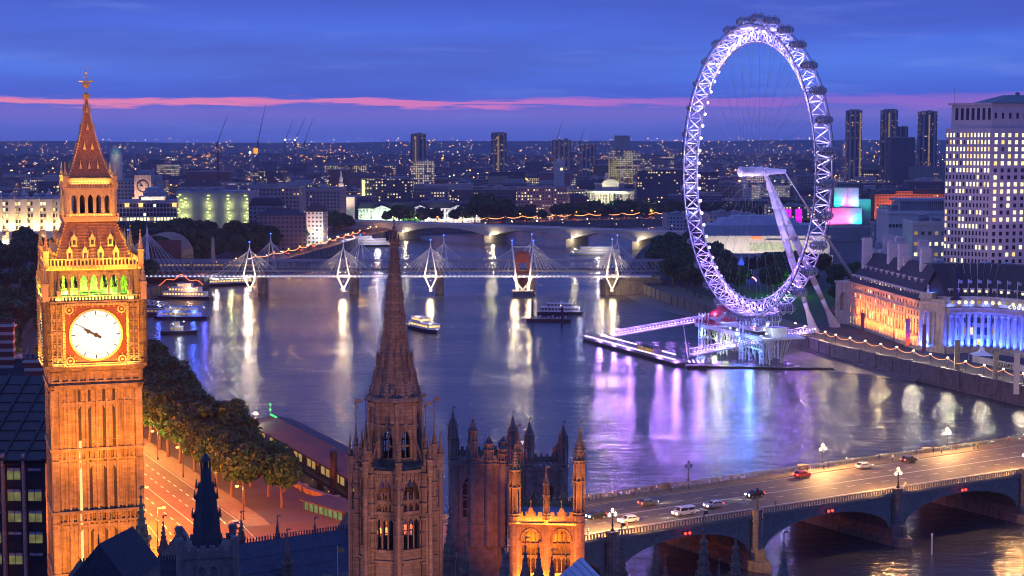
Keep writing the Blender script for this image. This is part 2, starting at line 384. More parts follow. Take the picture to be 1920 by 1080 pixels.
dashes([(-150, 300), (-95, 335), (-40, 362)], 4, 6, 2.5, z=6.16); dashes([(-150, 300), (-95, 335), (-40, 362)], -4, 6, 2.5, z=6.16)
tag(mb.build('road_marking', paint), 'white lane dashes on the riverside road', 'road marking', kind='structure')
# south bank promenade
PR = [(235, 497), (192, 583), (168, 650), (147, 704), (128, 792), (114, 874), (97, 955), (87, 1045)]
strip('promenade', PR, 9, 6.04, pave, 'paved riverside promenade on the south bank', 'pavement')
mb = MB(); mb.add([(x, y, 6.02) for x, y in [(140, 800), (260, 800), (230, 1010), (105, 1010), (125, 880)]], [(0, 1, 2, 3, 4)])
tag(mb.build('park_lawn', pbr('lawn', (.035, .07, .02), .9, var=.5, scale=.5)), 'dark lawn of the riverside park behind the wheel', 'lawn', kind='structure')

# ================================================================= TREES
def leafmat(name, c1, c2):
    m_ = bpy.data.materials.new(name); m_.use_nodes = True; t = NT(m_.node_tree)
    gi = t.n('ShaderNodeNewGeometry'); oi = t.n('ShaderNodeObjectInfo')
    nz = t.n('ShaderNodeTexNoise', i={'Vector': gi.outputs['Position'], 'Scale': .4, 'Detail': 3.0}).outputs[0]
    f = t.m('ADD', t.m('MULTIPLY', gi.outputs['Random Per Island'], .55), t.m('MULTIPLY', t.m('SUBTRACT', nz, .3), 1.1), clamp=True)
    c = t.mix(f, (*c1, 1), (*c2, 1))
    c = t.mix(t.m('MULTIPLY', oi.outputs['Random'], .3), c, (.04, .075, .02, 1))
    bs = t.n('ShaderNodeBsdfPrincipled', i={'Base Color': c, 'Roughness': .6}); tr = t.n('ShaderNodeBsdfTranslucent', i={0: c})
    t.out(t.n('ShaderNodeMixShader', i={0: .3, 1: bs.outputs[0], 2: tr.outputs[0]}).outputs[0]); return m_
leafm = leafmat('plane_leaves', (.007, .042, .010), (.022, .13, .022)); bark = pbr('bark', (.12, .09, .06), .9, var=.4, scale=3)
def crown_mesh(seed, n, leaf, rx, rz, lobes):
    r = np.random.RandomState(seed); cs = []
    for i in range(lobes):
        a = r.rand()*2*PI; rr = rx*.62*math.sqrt(r.rand()); zz_ = (r.rand()-.42)*rz*1.05
        cs.append((rr*math.cos(a), rr*math.sin(a), zz_, rx*(.30+.26*r.rand())*(1-.3*max(0, zz_/rz))))
    cs = np.array(cs); w = cs[:, 3]**2; w /= w.sum(); k = r.choice(lobes, n, p=w); C = cs[k]
    d = r.randn(n, 3); d /= np.linalg.norm(d, axis=1)[:, None]; rad = C[:, 3]*(.62+.42*r.rand(n)**.7)
    P = C[:, :3]+d*rad[:, None]*np.array([1, 1, .8]); s = leaf*(.6+.8*r.rand(n))
    nn = d*.7+r.randn(n, 3)*.6+np.array([0, 0, .3]); nn /= np.linalg.norm(nn, axis=1)[:, None]
    a = np.cross(nn, r.randn(n, 3)); a /= np.linalg.norm(a, axis=1)[:, None]; b = np.cross(nn, a)
    a *= s[:, None]; b *= s[:, None]*.75
    vs = np.stack([P-a-b, P+a-b*.6, P+a*.8+b, P-a*.7+b], 1).reshape(-1, 3)
    return npmesh('crown', vs, np.arange(n*4).reshape(-1, 4), [leafm])
def trunk_mesh(seed, h, r0):
    rr = random.Random(seed); mb = MB(); p = V((0, 0, -.3)); d = V((rr.uniform(-.08, .08), rr.uniform(-.08, .08), 1)); top = None
    for k in range(4):
        q = p+d*(h*.28); mb.tube(p, q, r0*(1-.18*k), 7, r0*(1-.18*(k+1))); p = q; d += V((rr.uniform(-.1, .1), rr.uniform(-.1, .1), 0))
        if k >= 1:
            for j in range(3):
                a = rr.uniform(0, 2*PI); e = p+V((math.cos(a)*h*.34, math.sin(a)*h*.34, h*rr.uniform(.25, .45))); m_ = (p+e)/2+V((0, 0, -h*.05))
                mb.tube(p, m_, r0*.42, 5, r0*.3); mb.tube(m_, e, r0*.3, 5, r0*.1)
    me = bpy.data.meshes.new('trunk'); me.from_pydata(mb.v, [], mb.f); me.materials.append(bark); return me
NT_ = [(crown_mesh(11+i, 7000, .42, 7.2, 6.0, 26), trunk_mesh(30+i, 8.5, .5)) for i in range(4)]
FT_ = [(crown_mesh(51+i, 2200, .8, 7.4, 6.0, 16), trunk_mesh(60+i, 8.5, .5)) for i in range(4)]
def tree(x, y, s=1.0, near=False, label='', group=None, z=6.0, sz=1.0):
    r = random.Random(int(x*7+y*13)); cm, tm = r.choice(NT_ if near else FT_)
    t_ = thing('plane_tree', label, 'tree', (x, y, z), r.uniform(0, 6.28), group)
    t_.scale = (s, s, s*sz)
    c = link('crown', cm, t_, (0, 0, 11.2)); tr = link('trunk', tm, t_); return t_
ORD = ['first', 'second', 'third', 'fourth', 'fifth', 'sixth', 'seventh', 'eighth', 'ninth', 'tenth', 'eleventh', 'twelfth', 'thirteenth', 'fourteenth', 'fifteenth', 'sixteenth', 'seventeenth', 'eighteenth', 'nineteenth', 'twentieth',
       'twenty-first', 'twenty-second', 'twenty-third', 'twenty-fourth', 'twenty-fifth', 'twenty-sixth', 'twenty-seventh', 'twenty-eighth', 'twenty-ninth', 'thirtieth', 'thirty-first', 'thirty-second', 'thirty-third', 'thirty-fourth', 'thirty-fifth', 'thirty-sixth', 'thirty-seventh', 'thirty-eighth', 'thirty-ninth', 'fortieth', 'forty-first', 'forty-second']
# ---------------------------------------------------------------- gothic ornaments
def pinnacle(mb, x, y, z, h, r, n=8, crock=True):
    """square shaft with gablets, then a crocketed spike"""
    mb.cb(x, y, z, z+h*.38, r); mb.cb(x, y, z+h*.36, z+h*.42, r*1.25)
    for a in range(4):
        c, s = math.cos(a*PI/2), math.sin(a*PI/2); mb.cyl(x+c*r*.8, y+s*r*.8, z+h*.38, z+h*.58, r*.34, 0.02, 4)
    mb.cyl(x, y, z+h*.42, z+h*.94, r*.85, r*.1, n)
    if crock:
        for k in range(5):
            f = k/5; rr = r*(.85-.75*f)*1.15
            for a in range(4):
                c, s = math.cos(a*PI/2+.78), math.sin(a*PI/2+.78); mb.cb(x+c*rr, y+s*rr, z+h*(.46+.46*f), z+h*(.46+.46*f)+r*.3, r*.16)
    mb.ball(x, y, z+h*.95, r*.28, 6, 4)
def spire(mb, x, y, z0, z1, r0, r1, n=8, cr=12, a0=PI/8, cs=.16):
    mb.cyl(x, y, z0, z1, r0, r1, n, a0)
    for k in range(cr):
        f = (k+.5)/cr; rr = r0+(r1-r0)*f; zz_ = z0+(z1-z0)*f
        for i in range(n):
            a = a0+2*PI*i/n; mb.cb(x+math.cos(a)*rr*1.02, y+math.sin(a)*rr*1.02, zz_, zz_+cs*1.5, cs)
def vane(mb, x, y, z, h):
    mb.cyl(x, y, z, z+h, .05, .03, 5); mb.ball(x, y, z+h*.75, .14, 6, 4); mb.box(x, x+.5, y-.02, y+.02, z+h*.82, z+h*.98)
# ================================================================= CLOCK TOWER
YB = 245.0
bx, by = XY(172, YB, 650), YB
zt = lambda py: D(172, py, YB).z
BYAW = R(19)
ct = thing('clock_tower', 'tall floodlit orange gothic clock tower with white dial and pointed iron roof', 'clock tower', (bx, by, 6), BYAW)
Z = lambda py: zt(py)-6
hs, hc, hb = 6.35, 6.95, 6.05           # half widths: shaft, clock stage, belfry
z_sh = Z(712); z_c0 = Z(672); z_c1 = Z(558); z_b1 = Z(503); z_r0 = Z(490); z_r1 = Z(412); z_l1 = Z(347); z_sp0 = Z(334); z_sp1 = Z(184)
def face4(fn, mb, half):
    for k in range(4):
        mb.M = T(rz=k*PI/2); mb.M = mb.M @ T(0, -half, 0); fn(mb)
    mb.M = None
mb = MB(); mb.box(-hs+.25, hs-.25, -hs+.25, hs-.25, 0, z_sh)
def fshaft(m):
    # corner buttresses, ribs, recessed panels, string courses
    for s in (-1, 1):
        m.box(s*hs-(.9 if s > 0 else 0), s*hs+(0 if s > 0 else .9), -.12, .4, 0, z_sh)
    for x in (-5.1, -3.95, -2.8, -1.4, 0, 1.4, 2.8, 3.95, 5.1):
        m.box(x-.16, x+.16, -.02, .4, 0, z_sh-.2)
    for x in (-4.55, -3.4, -2.1, -.7, .7, 2.1, 3.4, 4.55): m.box(x-.07, x+.07, .12, .4, 0, z_sh-2)
    for q in (Z(826), Z(940), Z(1052)):
        m.box(-hs-.1, hs+.1, -.28, .4, q-.35, q+.1); m.box(-hs, hs, -.12, .4, q-1.7, q-1.45)
        for i in range(18): m.box(-hs+.5+i*.68, -hs+.72+i*.68, -.14, .3, q-1.5, q-.3)
    for q in (Z(826), Z(940), z_sh-.3):
        for x in (-4.55, -3.4, -2.1, -.7, .7, 2.1, 3.4, 4.55):       # cusped panel heads
            m.hexa(x-.5, x, q-3.1, q-2.4, q-2.0, q-2.0, .1, .35); m.hexa(x, x+.5, q-2.4, q-3.1, q-2.0, q-2.0, .1, .35)
face4(fshaft, mb, hs)
mb.build('shaft', ashlar, ct)
# slit windows in the shaft
sw = MB(); sw.box(-.2, .2, -.05, .3, 0, 9.0); swm = bpy.data.meshes.new('slit_window'); swm.from_pydata(sw.v, [], sw.f); swm.materials.append(pbr('slit_dark', (.03, .022, .015), .6))
swl = swm.copy(); swl.materials.clear(); swl.materials.append(emi('slit_lit', (1, .7, .25), 1.3))
for k in range(4):
    for zi, py in enumerate((817, 930, 1040, 1150)):
        for xi, x in enumerate((-2.45, -1.05, 1.05, 2.45)):
            m_ = MX.Rotation(k*PI/2, 4, 'Z') @ MX.Translation((x, -hs+.18, 0))
            lit = (k == 0 and xi == 0 and zi in (1, 2))
            o = link('slit_window', swl if lit else swm, ct, m_.translation+V((0, 0, Z(py)+.5)), k*PI/2)
            if lit: o['label'] = 'narrow slit window glowing yellow'
# corbel table and clock stage
mb = MB()
mb.box(-hs, hs, -hs, hs, z_sh-.3, z_c0-.4)
def fcorb(m):
    m.box(-hs-.25, hs+.25, -.25, .5, z_sh-.5, z_sh); m.box(-hs-.4, hs+.4, -.4, .5, z_sh+.0, z_sh+.25)
    for i in range(10):
        x = -5.6+i*1.245
        m.archwall(x-.62, x+.62, z_sh+.6, z_c0-1.0, [(x, .8, z_sh+.8, z_sh+1.6, z_sh+2.2)], .3, -.25, 4)
    m.box(-hs-.45, hs+.45, -.5, .4, z_c0-.9, z_c0-.55); m.box(-hc-.15, hc+.15, -.85, .4, z_c0-.5, z_c0)
face4(fcorb, mb, hs); mb.build('corbel_table', ashlar, ct)
mb = MB(); mb.box(-hc+.3, hc-.3, -hc+.3, hc-.3, z_c0-.3, z_c1)
dcx = .05; dz = (Z(618)); dr = 3.5; fr = 4.45
def fclock(m):
    for s in (-1, 1):      # octagonal corner shafts and panelled side strips
        m.cyl(s*(hc-.25), .25, z_c0, z_c1+.3, .62, .62, 8)
        for q in range(5): m.cyl(s*(hc-.25), .25, z_c0+.4+q*2.1, z_c0+.65+q*2.1, .75, .75, 8)
        for x in (fr+.25, fr+.9, fr+1.6): m.box(s*x-.12, s*x+.12, -.02, .4, z_c0, z_c1)
        for q in range(9):
            zz_ = z_c0+.3+q*(z_c1-z_c0-.6)/9; m.box(min(s*fr, s*(hc-.7)), max(s*fr, s*(hc-.7)), .06, .4, zz_, zz_+.18)
            if q % 2 == 0:
                for x in (fr+.57, fr+1.25): m.box(s*x-.18, s*x+.18, .0, .4, zz_+.35, zz_+.85)
    m.box(-fr-.3, fr+.3, -.12, .4, z_c1-.45, z_c1-.1); m.box(-fr-.3, fr+.3, -.12, .4, dz-fr-.35, dz-fr)
    m.box(-hc-.2, hc+.2, -.25, .5, z_c1-.05, z_c1+.2); m.box(-hc-.1, hc+.1, -.15, .5, z_c0, z_c0+.25)
    for i in range(18): x = -hc+.4+i*(2*hc-.8)/17; m.box(x-.14, x+.14, -.22, .3, z_c1-.75, z_c1-.3)
face4(fclock, mb, hc); mb.build('clock_stage', ashlar, ct)
dialm = bpy.data.materials.new('lit_dial'); dialm.use_nodes = True; t = NT(dialm.node_tree)
oc = t.n('ShaderNodeTexCoord').outputs['Object']; nz = t.n('ShaderNodeTexNoise', i={'Vector': oc, 'Scale': 1.4, 'Detail': 3.0}).outputs[0]
vr = t.n('ShaderNodeTexVoronoi', feature='DISTANCE_TO_EDGE', i={'Vector': oc, 'Scale': 1.8}).outputs[0]
st = t.m('MULTIPLY', t.m('ADD', 1.0, t.m('MULTIPLY', nz, .4)), t.m('ADD', .84, t.m('MULTIPLY', t.m('GREATER_THAN', vr, .03), .16)))
t.out(t.n('ShaderNodeEmission', i={0: (1, .95, .86, 1), 1: st}).outputs[0]); dialm.cycles.emission_sampling = 'AUTO'
dkred = pbr('dial_ironwork', (.05, .015, .008), .5)
def disc(m, cx, cz, r, y, n=48, ri=0.0, th=.1):
    for i in range(n):
        a, b = 2*PI*i/n, 2*PI*(i+1)/n
        P = lambda r_, w, yy: (cx+r_*math.sin(w), yy, cz+r_*math.cos(w))
        if ri == 0: m.add([(cx, y, cz), P(r, a, y), P(r, b, y), P(r, a, y+th), P(r, b, y+th)], [(0, 2, 1), (1, 2, 4, 3)])
        else: m.add([P(ri, a, y), P(r, a, y), P(r, b, y), P(ri, b, y), P(ri, a, y+th), P(r, a, y+th), P(r, b, y+th), P(ri, b, y+th)], [(0, 3, 2, 1), (1, 2, 6, 5), (0, 4, 7, 3)])
for k in range(4):
    M0 = T(rz=k*PI/2) @ T(dcx, -hc, 0)
    mb = MB(); mb.M = M0; disc(mb, 0, dz, dr, -.0, 56); dial = mb.build('clock_dial', dialm, ct)
    mb = MB(); mb.M = M0; mb.c = 0
    disc(mb, 0, dz, dr+.28, -.16, 56, dr, .3); disc(mb, 0, dz, dr*.8, -.03, 48, dr*.79, .03)
    for s in (-1, 1):
        mb.box(s*fr-.16, s*fr+.16, -.3, .2, dz-fr-.1, dz+fr+.1); mb.box(-fr, fr, -.3, .2, dz+s*fr-.16, dz+s*fr+.16)
        for q in range(22): mb.ball(s*fr, -.36, dz-fr+q*2*fr/21, .13, 5, 3); mb.ball(-fr+q*2*fr/21, -.36, dz+s*fr, .13, 5, 3)
        for s2 in (-1, 1):
            cx, cz = s*(fr-.8), dz+s2*(fr-.8); disc(mb, cx, cz, .62, -.14, 12, .42, .2); disc(mb, cx, cz, .2, -.14, 8, 0, .2)
            for a in range(8): mb.box(cx+.85*math.cos(a*.785)-.06, cx+.85*math.cos(a*.785)+.06, -.12, .05, cz+.85*math.sin(a*.785)-.06, cz+.85*math.sin(a*.785)+.06)
    mb.build('dial_surround', gilt, dial)
    mb = MB(); mb.M = M0
    mb.box(-fr, fr, .02, .1, dz-fr, dz+fr)
    mb.build('dial_backing', pbr('dial_field', (.25, .07, .03), .6) if k == 0 else bpy.data.materials['dial_field'], dial)
    mb = MB()
    for h_ in range(12):
        mb.M = M0 @ MX.Translation((0, 0, dz)) @ MX.Rotation(h_*PI/6, 4, 'Y')
        mb.box(-.05, .05, -.05, 0, dr*.83, dr*.97)
        if h_ % 3 == 0: mb.box(-.09, -.04, -.05, 0, dr*.84, dr*.96)
    for h_ in range(60):
        mb.M = M0 @ MX.Translation((0, 0, dz)) @ MX.Rotation(h_*PI/30, 4, 'Y'); mb.box(-.015, .015, -.05, 0, dr*.94, dr*.99)
    mb.build('dial_numeral', dkred, dial)
    def hand(name, ang, L, w, tail):
        h = MB(); h.M = M0 @ MX.Translation((0, 0, dz)) @ MX.Rotation(ang, 4, 'Y')
        h.box(-w, w, -.2, -.12, -tail, L*.55, w*.2, 0); h.box(-w*.7, w*.7, -.2, -.12, L*.55, L, w*.6, 0)
        h.cyl(0, 0, 0, 0, 0.01, 0.01, 3)
        if tail > .5: h.box(-w*1.7, w*1.7, -.2, -.12, -tail, -tail+.7)
        return h.build(name, dkmetal, dial)
    hand('minute_hand', R(-58), dr*.88, .1, .8)
    hh = MB(); hh.M = M0 @ MX.Translation((0, 0, dz)) @ MX.Rotation(R(-64), 4, 'Y')
    hh.box(-.17, .17, -.26, -.2, -.5, 1.1, .03, 0); hh.box(-.34, .34, -.26, -.2, 1.05, 1.35, .1, 0); hh.box(-.14, .14, -.26, -.2, 1.35, 1.95, .1, 0); disc(hh, 0, 0, .32, -.27, 12)
    hh.build('hour_hand', dkmetal, dial)
# belfry with glowing arches
mb = MB()
def fbel(m):
    ops = [(-4.2+i*1.4, .98, z_c1+1.0, z_b1-1.5, z_b1-.55) for i in range(7)]
    m.archwall(-hb, hb, z_c1+.2, z_b1, ops, .55, 0, 6)
    for o in ops: m.box(o[0]-.05, o[0]+.05, .1, .3, z_c1+1.5, z_b1-1.4)
    for i in range(8): x = -4.9+i*1.4; m.box(x-.14, x+.14, -.18, .1, z_c1+.2, z_b1-.2); m.cyl(x, -.1, z_b1-1.6, z_b1-.4, .2, .03, 4)
    m.box(-hb-.2, hb+.2, -.25, .6, z_c1+.7, z_c1+.9)
face4(fbel, mb, hb)
for sx_ in (-1, 1):
    for sy_ in (-1, 1): mb.cyl(sx_*hb, sy_*hb, z_c1, z_b1+.3, .62, .62, 8)
mb.box(-hb, hb, -hb, hb, z_b1-.1, z_b1+.25)
bel = mb.build('belfry', ashlar, ct)
mb = MB(); mb.box(-1.6, 1.6, -1.6, 1.6, z_c1+1, z_b1-.6); mb.box(-hb+.9, hb-.9, -hb+.9, hb-.9, z_c1+.4, z_c1+.8)
mb.build('bell_frame', pbr('bell_frame', (.2, .22, .16), .6), bel)
mb = MB()
def fbal(m):      # parapet rail round the belfry foot and corner pinnacles
    m.box(-hc-.1, hc+.1, -.1, .08, z_c1+.8, z_c1+.92)
    for i in range(30): x = -hc+.2+i*(2*hc-.4)/29; m.box(x-.08, x+.08, -.06, .06, z_c1+.2, z_c1+.82)
face4(fbal, mb, hc)
for sx_ in (-1, 1):
    for sy_ in (-1, 1):
        pinnacle(mb, sx_*(hc-.1), sy_*(hc-.1), z_c1+.2, 6.2, .42)
        pinnacle(mb, sx_*(hc-2.0), sy_*(hc-.1), z_c1+.2, 3.6, .28); pinnacle(mb, sx_*(hc-.1), sy_*(hc-2.0), z_c1+.2, 3.6, .28)
mb.build('belfry_parapet', gilt, ct)
# cornice and pierced gallery below the roof
mb = MB(); hg = hb+.55
mb.box(-hg, hg, -hg, hg, z_b1+.25, z_r0-.2, -.15)
def fgal(m):
    m.box(-hg-.2, hg+.2, -.2, .2, z_r0-.3, z_r0-.1); m.box(-hg-.15, hg+.15, -.15, .05, z_r0+.75, z_r0+.9)
    for i in range(26): x = -hg+.1+i*(2*hg-.2)/25; m.box(x-.1, x+.1, -.1, .04, z_r0-.1, z_r0+.8); m.box(x-.16, x+.16, -.28, 0, z_b1+.4, z_b1+.75)
    for i in range(13): x = -hg+.1+i*(2*hg-.2)/12; m.cyl(x, -.05, z_r0+.85, z_r0+1.5, .12, .02, 4)
face4(fgal, mb, hg)
for sx_ in (-1, 1):
    for sy_ in (-1, 1): pinnacle(mb, sx_*(hg), sy_*(hg), z_r0-.1, 5.2, .36)
mb.build('roof_gallery', gilt, ct)
# lower roof, tiled iron with two rows of gilded dormers
h0, h1 = hb-.55, 3.45
mb = MB(); mb.box(-h0, h0, -h0, h0, z_r0-.2, z_r1, h0-h1)
for q in range(14):
    f = q/14; hh_ = h0+(h1-h0)*f+.05; zz_ = z_r0-.2+(z_r1-z_r0+.2)*f; mb.box(-hh_, hh_, -hh_, hh_, zz_, zz_+.12)
lr = mb.build('lower_roof', ironroof, ct)
mb = MB()
for k in range(4):
    mb.M = T(rz=k*PI/2)
    for s in (-1, 1):
        for q in range(16):
            f = q/15; hh_ = h0+(h1-h0)*f; zz_ = z_r0+(z_r1-z_r0)*f; mb.cb(s*hh_, -hh_, zz_, zz_+.28, .12)
mb.M = None; mb.build('roof_crocket', gilt, lr)
def dormers(row, n, f, hh_):
    for k in range(4):
        for i in range(n):
            m = MB(); half = h0+(h1-h0)*f; x = (i-(n-1)/2)*(2*half*.82/n); zz_ = z_r0+(z_r1-z_r0)*f
            m.M = T(rz=k*PI/2) @ T(x, -half, zz_)
            m.c = 0; m.box(-.38, .38, -.25, .9, 0, 1.2*hh_); m.box(-.48, .48, -.3, .1, -.1, .05); m.box(-.45, .45, -.3, .9, 1.2*hh_, 2.1*hh_, .42, 0)
            m.cyl(0, -.2, 1.9*hh_, 2.9*hh_, .1, .02, 4); m.cyl(-.45, -.25, .8*hh_, 1.7*hh_, .09, .02, 4); m.cyl(.45, -.25, .8*hh_, 1.7*hh_, .09, .02, 4)
            m.c = 1; m.box(-.2, .2, -.28, 0, .2, 1.05*hh_)
            m.build('dormer', [gilt, dkmetal], lr)
dormers(0, 4, .10, .95); dormers(1, 3, .42, .85)
# lantern stage
mb = MB(); hl = 3.35
def flan(m):
    ops = [(-2.32+i*1.16, .72, z_r1+1.0, z_l1-1.9, z_l1-1.3) for i in range(5)]
    m.archwall(-hl, hl, z_r1+.4, z_l1-.5, ops, .3, 0, 5)
    for i in range(6): x = -2.9+i*1.16; m.box(x-.09, x+.09, -.16, .1, z_r1+.4, z_l1-.5); m.cyl(x, -.1, z_l1-1.9, z_l1-1.0, .13, .02, 4)
    m.box(-hl-.3, hl+.3, -.4, .5, z_l1-.55, z_l1-.3); m.box(-hl-.55, hl+.55, -.5, .1, z_r1+.35, z_r1+.6)
    m.box(-hl-.6, hl+.6, -.62, -.5, z_r1+1.0, z_r1+1.1)
    for i in range(20): x = -hl-.5+i*(2*hl+1)/19; m.box(x-.06, x+.06, -.62, -.52, z_r1+.3, z_r1+1.05); m.box(x-.07, x+.07, -.52, -.3, z_l1-.35, z_l1+.5)
    m.box(-hl-.4, hl+.4, -.5, -.4, z_l1+.45, z_l1+.55)
face4(flan, mb, hl)
mb.box(-hl-.5, hl+.5, -hl-.5, hl+.5, z_r1-.1, z_r1+.4); mb.box(-hl-.2, hl+.2, -hl-.2, hl+.2, z_l1-.3, z_l1+.0)
for sx_ in (-1, 1):
    for sy_ in (-1, 1): mb.cyl(sx_*hl, sy_*hl, z_r1, z_l1, .4, .4, 8); pinnacle(mb, sx_*(hl+.15), sy_*(hl+.15), z_l1-.1, 3.6, .28)
lant = mb.build('lantern', gilt, ct); mb = MB(); mb.box(-1.3, 1.3, -1.3, 1.3, z_r1, z_l1-.2); mb.build('core', dkmetal, lant)  # inner box made dark so the lantern openings look shaded
# spire
mb = MB(); hS = 3.05
prof = [(0, 1), (.08, .86), (.2, .70), (.4, .47), (.62, .27), (.82, .12), (1, .045)]
for (f0, a), (f1, b) in zip(prof, prof[1:]):
    mb.box(-hS*a, hS*a, -hS*a, hS*a, z_sp0+(z_sp1-z_sp0)*f0, z_sp0+(z_sp1-z_sp0)*f1+.001, hS*(a-b))
mb.box(-hS-.15, hS+.15, -hS-.15, hS+.15, z_l1, z_sp0+.1)
sp = mb.build('spire', ironroof, ct)
def prf(f):
    for (f0, a), (f1, b) in zip(prof, prof[1:]):
        if f0 <= f <= f1: return hS*(a+(b-a)*(f-f0)/(f1-f0))
    return hS*.045
mb = MB()
for k in range(4):
    mb.M = T(rz=k*PI/2)
    for q in range(30):
        f = (q+.5)/30; r_ = prf(f); mb.cb(r_, -r_, z_sp0+(z_sp1-z_sp0)*f, z_sp0+(z_sp1-z_sp0)*f+.24, .09)
    for (f, xs) in ((.12, (-1.2, 0, 1.2)), (.36, (-.55, .55)), (.6, (0,)), (.82, (0,))):
        for x in xs:
            r_ = prf(f); zz_ = z_sp0+(z_sp1-z_sp0)*f; mb.box(x-.22, x+.22, -r_-.2, -r_+.3, zz_, zz_+.9, .2, 0); mb.cyl(x, -r_-.1, zz_+.8, zz_+1.3, .06, .02, 4)
mb.M = None; mb.build('spire_crocket', gilt, sp)
mb = MB(); zf = z_sp1
mb.cyl(0, 0, zf-.2, zf+.5, .45, .6, 8); mb.cyl(0, 0, zf+.5, zf+.8, .6, .15, 8); mb.cyl(0, 0, zf, Z(126), .09, .04, 6)
mb.ball(0, 0, Z(158), .55, 8, 6)
for a in range(8): c, s = math.cos(a*.785), math.sin(a*.785); mb.tube((0, 0, Z(154)), (c*.95, s*.95, Z(152)), .07, 4); mb.ball(c*.95, s*.95, Z(152), .13, 5, 3)
mb.cb(0, 0, Z(146), Z(144), .4, .06); mb.ball(0, 0, Z(137), .22, 6, 4); mb.ball(0, 0, Z(128), .16, 6, 4)
mb.cyl(0, 0, zf-3, zf-2.6, .45, .45, 8)
mb.build('finial', gilt, sp)
# --- floodlighting of the clock tower
def bt(x, y, z): return V((bx, by, 6))+MX.Rotation(BYAW, 3, 'Z') @ V((x, y, z))
OR = (1, .29, .016)
for x in (-5, 5):
    for z_, P_ in ((4, 11000), (22, 17000), (40, 19000)): spot(bt(x, -hs-15, z_), bt(x*.4, -hs, z_+8), OR, P_, 95, .9, .8)
    spot(bt(x, -hc-15, 56), bt(0, -hc, 66), (1, .34, .035), 13000, 95, .9, .8)
    spot(bt(x, -hb-14, 68), bt(0, -3, 80), (1, .32, .03), 9000, 90, .9, .8)
for z_ in (6, 26, 46, 64): spot(bt(-hs-15, 0, z_), bt(-hs, 0, z_+8), OR, 15000, 95, .9, .8)
spot(bt(0, -16, 82), bt(0, 0, 92), (1, .30, .04), 6000, 60, .9, .6)
for k in range(4):
    M0 = MX.Rotation(k*PI/2, 3, 'Z')
    def ar(y, z, tz, P, L, col=(1, .6, .2)):
        a = M0 @ V((0, y, z)); b = M0 @ V((0, y+.3, tz)); area(bt(*a), bt(*b), col, P, L, .25)
    ar(-hc-.2, z_c1+.35, z_b1, 650, 11, (.9, 1, .3)); ar(-hg+.1, z_r0+.1, z_r1, 700, 10); ar(-hl-.3, z_r1+.6, z_l1, 420, 6)
    ar(-hl-.1, z_l1+.15, z_sp0+8, 500, 5.5); ar(-hc-.6, z_c0-.2, z_c1, 800, 12, (1, .5, .12))
for (x, y) in ((-3, -3), (3, -3), (3, 3), (-3, 3), (0, -3.6), (-3.6, 0)):
    point(bt(x, y, z_c1+1.6), (.3, 1, .06), 1900, .3, name='belfry_glow')
# ================================================================= PALACE: central spire tower
YS = 150.0
sxw = XY(741, YS, 800)
st_ = thing('spire_tower', 'brown octagonal stone lantern tower with tall crocketed spire in the foreground', 'spire tower', (sxw, YS, 6), R(8))
Zs = lambda py: D(741, py, YS).z-6
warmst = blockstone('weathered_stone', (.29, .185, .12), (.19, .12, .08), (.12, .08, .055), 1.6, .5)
def octo(mb, half, fn, k0=0, off=0.0):
    for k in range(8):
        mb.M = T(rz=k*PI/4+off) @ T(0, -half, 0); fn(mb)
    mb.M = None
OF = PI/8
ap = 3.15; fw = ap*math.tan(PI/8)      # apothem, half face width
zA, zB, zC, zD = Zs(1240), Zs(1075), Zs(870), Zs(745)
mb = MB()
def body(m):
    ops = [(0, 1.62, zB+2.9, zC-2.3, zC-.8)]
    m.archwall(-fw, fw, zB-2, zC, ops, .5, 0, 8)
    for x in (-.28, .28): m.box(x-.06, x+.06, .12, .3, zB+2.4, zC-2.0)
    for q in (zB+6.0,): m.box(-.82, .82, .1, .34, q, q+.35)
    for x in (-.54, 0, .54):        # tracery heads
        for q in (zB+5.7, zC-3.0): m.hexa(x-.27, x, q-.4, q, q+.25, q+.25, .14, .28); m.hexa(x, x+.27, q, q-.4, q+.25, q+.25, .14, .28)
    m.box(-fw, fw, -.12, .2, zC-.35, zC); m.box(-fw, fw, -.14, .2, zB+1.7, zB+1.95)
    for x in (-1.12, 1.12): m.box(x-.1, x+.1, -.08, .2, zB+2, zC-.3)
    for i in range(7): x = -1.2+i*.4; m.box(x-.08, x+.08, -.1, .1, zC-1.1, zC-.4)
octo(mb, ap, body, off=OF)
for k in range(8):
    a = k*PI/4+PI/2*3; c, s = math.cos(a), math.sin(a); rr = ap/math.cos(PI/8)
    mb.cyl(c*rr, s*rr, zA, zC+.3, .42, .36, 8, a); mb.cyl(c*(rr+.35), s*(rr+.35), zA, zC-4, .3, .26, 6)
    for q in range(7): mb.cyl(c*rr, s*rr, zB+1.5+q*1.35, zB+1.7+q*1.35, .5, .5, 8, a)
mb.cyl(0, 0, zA-14, zB-1.8, ap+1.6, ap+.4, 8, PI/8+OF)
mb.cyl(0, 0, zA-70 if zA > 70 else 0, zA-14, ap+2.2, ap+1.8, 8, PI/8+OF)
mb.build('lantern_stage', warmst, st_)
mb = MB()
for k in range(8):      # outer ring of pinnacled buttresses
    a = k*PI/4+PI/2*3; c, s = math.cos(a), math.sin(a); rr = ap+.95
    mb.c = 0; mb.cyl(c*rr, s*rr, zA, zC-.5, .26, .2, 6); pinnacle(mb, c*rr, s*rr, zC-.6, 3.6, .24)
    mb.tube((c*rr, s*rr, zC-2.4), (c*(ap+.2), s*(ap+.2), zC-.6), .16, 4)
    rr2 = ap+.42; pinnacle(mb, c*rr2, s*rr2, zC, 4.3, .2); vane(mb, c*rr2, s*rr2, zC+4.1, 2.0)
mb.build('flying_buttress', warmst, st_)
mb = MB(); ap2 = 2.12; fw2 = ap2*math.tan(PI/8)
